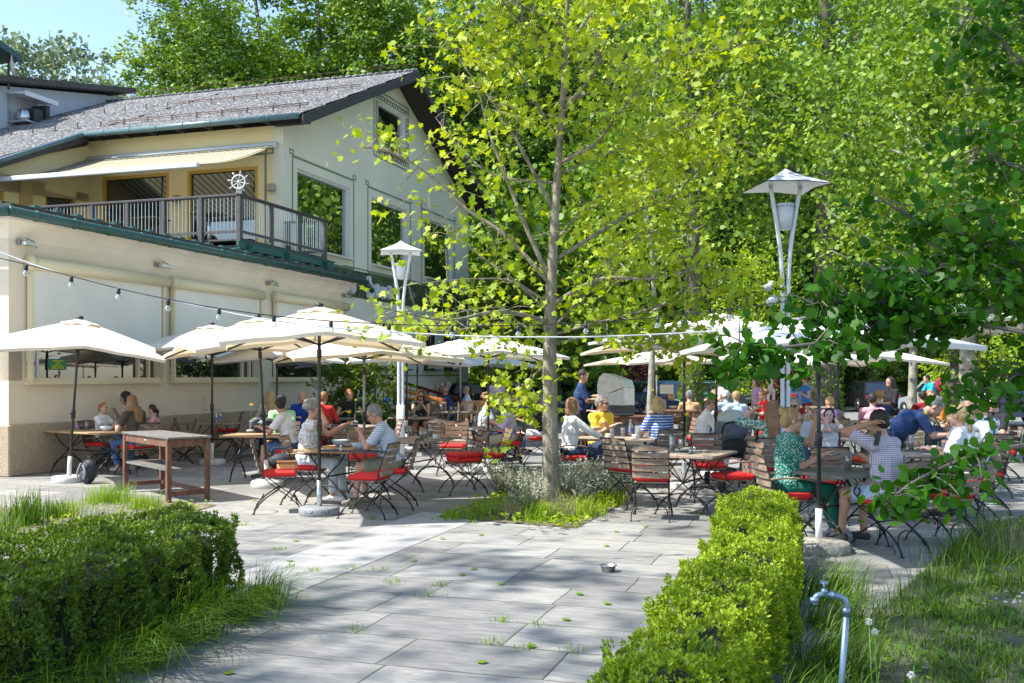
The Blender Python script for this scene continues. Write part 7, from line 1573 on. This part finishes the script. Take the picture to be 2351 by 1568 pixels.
for i, (px, py, h, r) in enumerate(LV):
    x, y = gxy(px, py+22); l = empty('lavender_bush', (x, y, 0), 0, 'silvery lavender bush under the maple, '+ords[i]+' counted from left to right', 'lavender', 'lavender bushes under the maple')
    st_ = []; n = 60; C = []
    b = MB()
    for j in range(n):
        a = rr2.random()*6.28; q = r*(.2+.8*rr2.random()); e = Vector((q*math.cos(a)*.8, q*math.sin(a)*.8, h*(.5+.5*rr2.random()))); mid = e*.55+Vector((0, 0, -.02)); b.tube([(0, 0, 0), mid, e], [.005, .004, .002], n=3, cap=False)
        for f in range(16): t = .45+.6*f/16; p = e*t; C.append((p.x+rr2.gauss(0, .012), p.y+rr2.gauss(0, .012), p.z*1.0+rr2.gauss(0, .01)))
    b.build('stems', M['dry'], l); obj('foliage', foliage('foliage', np.array(C), .045, BLADEL, 'leaf_lavender', up=1.2, spread=.7), l)
for i, (px, py, n, h, m) in enumerate(((1240, 1195, 260, .24, 'grass_bright'), (1120, 1180, 160, .18, 'grass_bright'), (1340, 1185, 260, .24, 'leaf_lime'), (1050, 1192, 160, .12, 'grass_bright'), (1180, 1190, 200, .2, 'dry'), (1400, 1160, 160, .22, 'leaf_lime'), (1290, 1190, 140, .3, 'dry'))):
    x, y = gxy(px, py); tuft(x, y, n, h, .34, 'mixed weeds and grass at the front of the maple bed, '+ords[i]+' tuft listed', m, lean=.6, grp='tufts in the maple bed')
x, y = gxy(2310, 1190); 
for i, (px, d) in enumerate(((2330, 9.5), (2270, 10.5), (2350, 8.2), (2240, 9.2))):
    p = at(px, HY, d); tuft(p.x, p.y, 200, .34 if i != 1 else .3, .6, 'tall wild grass at the right edge behind the branch, '+ords[i]+' clump listed', 'dry' if i == 0 else 'grass', lean=.75, w=.006, grp='wild grass clumps at the right edge')
JW = [(590, 1150), (1082, 1200), (560, 1206), (662, 1303), (722, 1311), (806, 1308), (905, 1338), (1152, 1427), (1130, 1475), (812, 1451), (868, 1310), (1232, 1436), (1216, 1489), (1318, 1495), (860, 1190), (1690, 1182), (1600, 1180), (978, 1368), (640, 1262), (1010, 1345), (1540, 1372), (700, 1180)]
for px, py in JW:
    x, y = gxy(px, py); o = tuft(x, y, 26, .05, .12, 'tiny green weed tuft growing in a paving joint', 'grass_bright', w=.005, lean=.8, name='joint_weed', cat='weed', grp='weeds in the paving joints')
# fallen leaves
fl = nmesh('fallen_leaf', np.column_stack([ROUND*.075, .006+.012*np.abs(ROUND[:, 0])]), np.arange(8).reshape(1, 8), M['leaf_chestnut'], rv=np.array([.8]))
for px, py in ((711, 1186), (857, 1194), (1104, 1230), (679, 1243), (1017, 1238), (950, 1289), (1088, 1308), (1060, 1322), (1150, 1343), (666, 1290), (1331, 1366), (1394, 1388), (1220, 1487), (1106, 1523), (525, 1548), (1416, 1222), (1392, 1255), (1300, 1425), (1480, 1210)):
    x, y = gxy(px, py); o = obj('fallen_leaf', fl, loc=(x, y, .004)); o.rotation_euler.z = px; o.scale = (1, .8, 1); tag(o, 'small green leaf fallen on the pale paving', 'leaf', 'fallen leaves on the paving')
# dandelion clocks
mat('fluff', (.6, .62, .6), .9)
for px, py, d, q in ((137, 1472, 5.6, 'at the foot of the left hedge'), (1995, 1428, 4.7, 'behind the tap'), (2008, 1450, 4.6, 'right of the tap, nearer one'), (2092, 1550, 4.3, 'at the bottom edge right of the tap')):
    p = at(px, py, d); t = empty('dandelion', (p.x, p.y, 0), 0, 'white dandelion clock '+q, 'dandelion', 'dandelion clocks'); b = MB(); b.tube([(.04, .02, 0), (.01, 0, p.z*.6), (0, 0, p.z)], .0025, n=4); b.build('stem', M['stem'], t)
    V, F_ = leaves(np.array([(0, 0, p.z)]*200)+unit(RN.normal(size=(200, 3)))*.017*(.6+.4*RN.random((200, 1))), .008, BLADEL); obj('seed_head', nmesh('seed_head', V, F_, M['fluff']), t)
# gravel patch
n = 700; P_ = poly_pts([(3.6, 7.6), (5.2, 9.6), (7, 9.8), (7, 7), (4.4, 6.4)], n); b = MB()
for (x, y) in P_: s = .012+.014*rr2.random(); b.ell((x, y, .008), (s, s*.8, s*.6), n=5, k=3)
tag(b.build('gravel', mat('pebbles', (.36, .37, .38), .8, var=.3, vscale=30)), 'grey pebbles scattered on the shaded lawn', 'gravel', kind='stuff')
# ============================================================ camera, light, sky
cam = bpy.data.cameras.new('camera'); co = bpy.data.objects.new('camera', cam); COL.objects.link(co)
co.location = (0, 0, CH); co.rotation_euler = (R(90), 0, 0)
cam.sensor_width = 36; cam.lens = 36*F/2351; cam.shift_y = (HY-784)/2351; cam.clip_end = 2000; cam.clip_start = .1
bpy.context.scene.camera = co
SV = Vector((-.97*.6, -.24*.6, .80)).normalized()     # towards the sun
el = math.asin(SV.z); azs = math.atan2(SV.x, SV.y)
w = bpy.data.worlds.new('World'); bpy.context.scene.world = w; w.use_nodes = True
N = w.node_tree.nodes; L = w.node_tree.links; bg = N['Background']
sk = N.new('ShaderNodeTexSky'); sk.sky_type = 'NISHITA'; sk.sun_disc = False; sk.sun_elevation = el; sk.sun_rotation = azs
sk.air_density = 1.0; sk.dust_density = .6; sk.ozone_density = 1.5
L.new(sk.outputs[0], bg.inputs[0]); bg.inputs[1].default_value = .15
sun = bpy.data.lights.new('sun', 'SUN'); sun.energy = 4.3; sun.angle = R(.7); sun.color = (1, .955, .88)
so = bpy.data.objects.new('sun', sun); COL.objects.link(so); so.rotation_euler = SV.to_track_quat('Z', 'Y').to_euler(); so.location = (-20, -8, 30)
sc = bpy.context.scene
sc.view_settings.view_transform = 'Standard'; sc.view_settings.look = 'None'; sc.view_settings.gamma = 1; sc.view_settings.exposure = 1.13
sc.cycles.max_bounces = 6; sc.cycles.diffuse_bounces = 3; sc.cycles.glossy_bounces = 3; sc.cycles.transparent_max_bounces = 12; sc.cycles.transmission_bounces = 4
sc.cycles.use_denoising = True; sc.cycles.sample_clamp_indirect = 6
sc.cycles.use_fast_gi = False
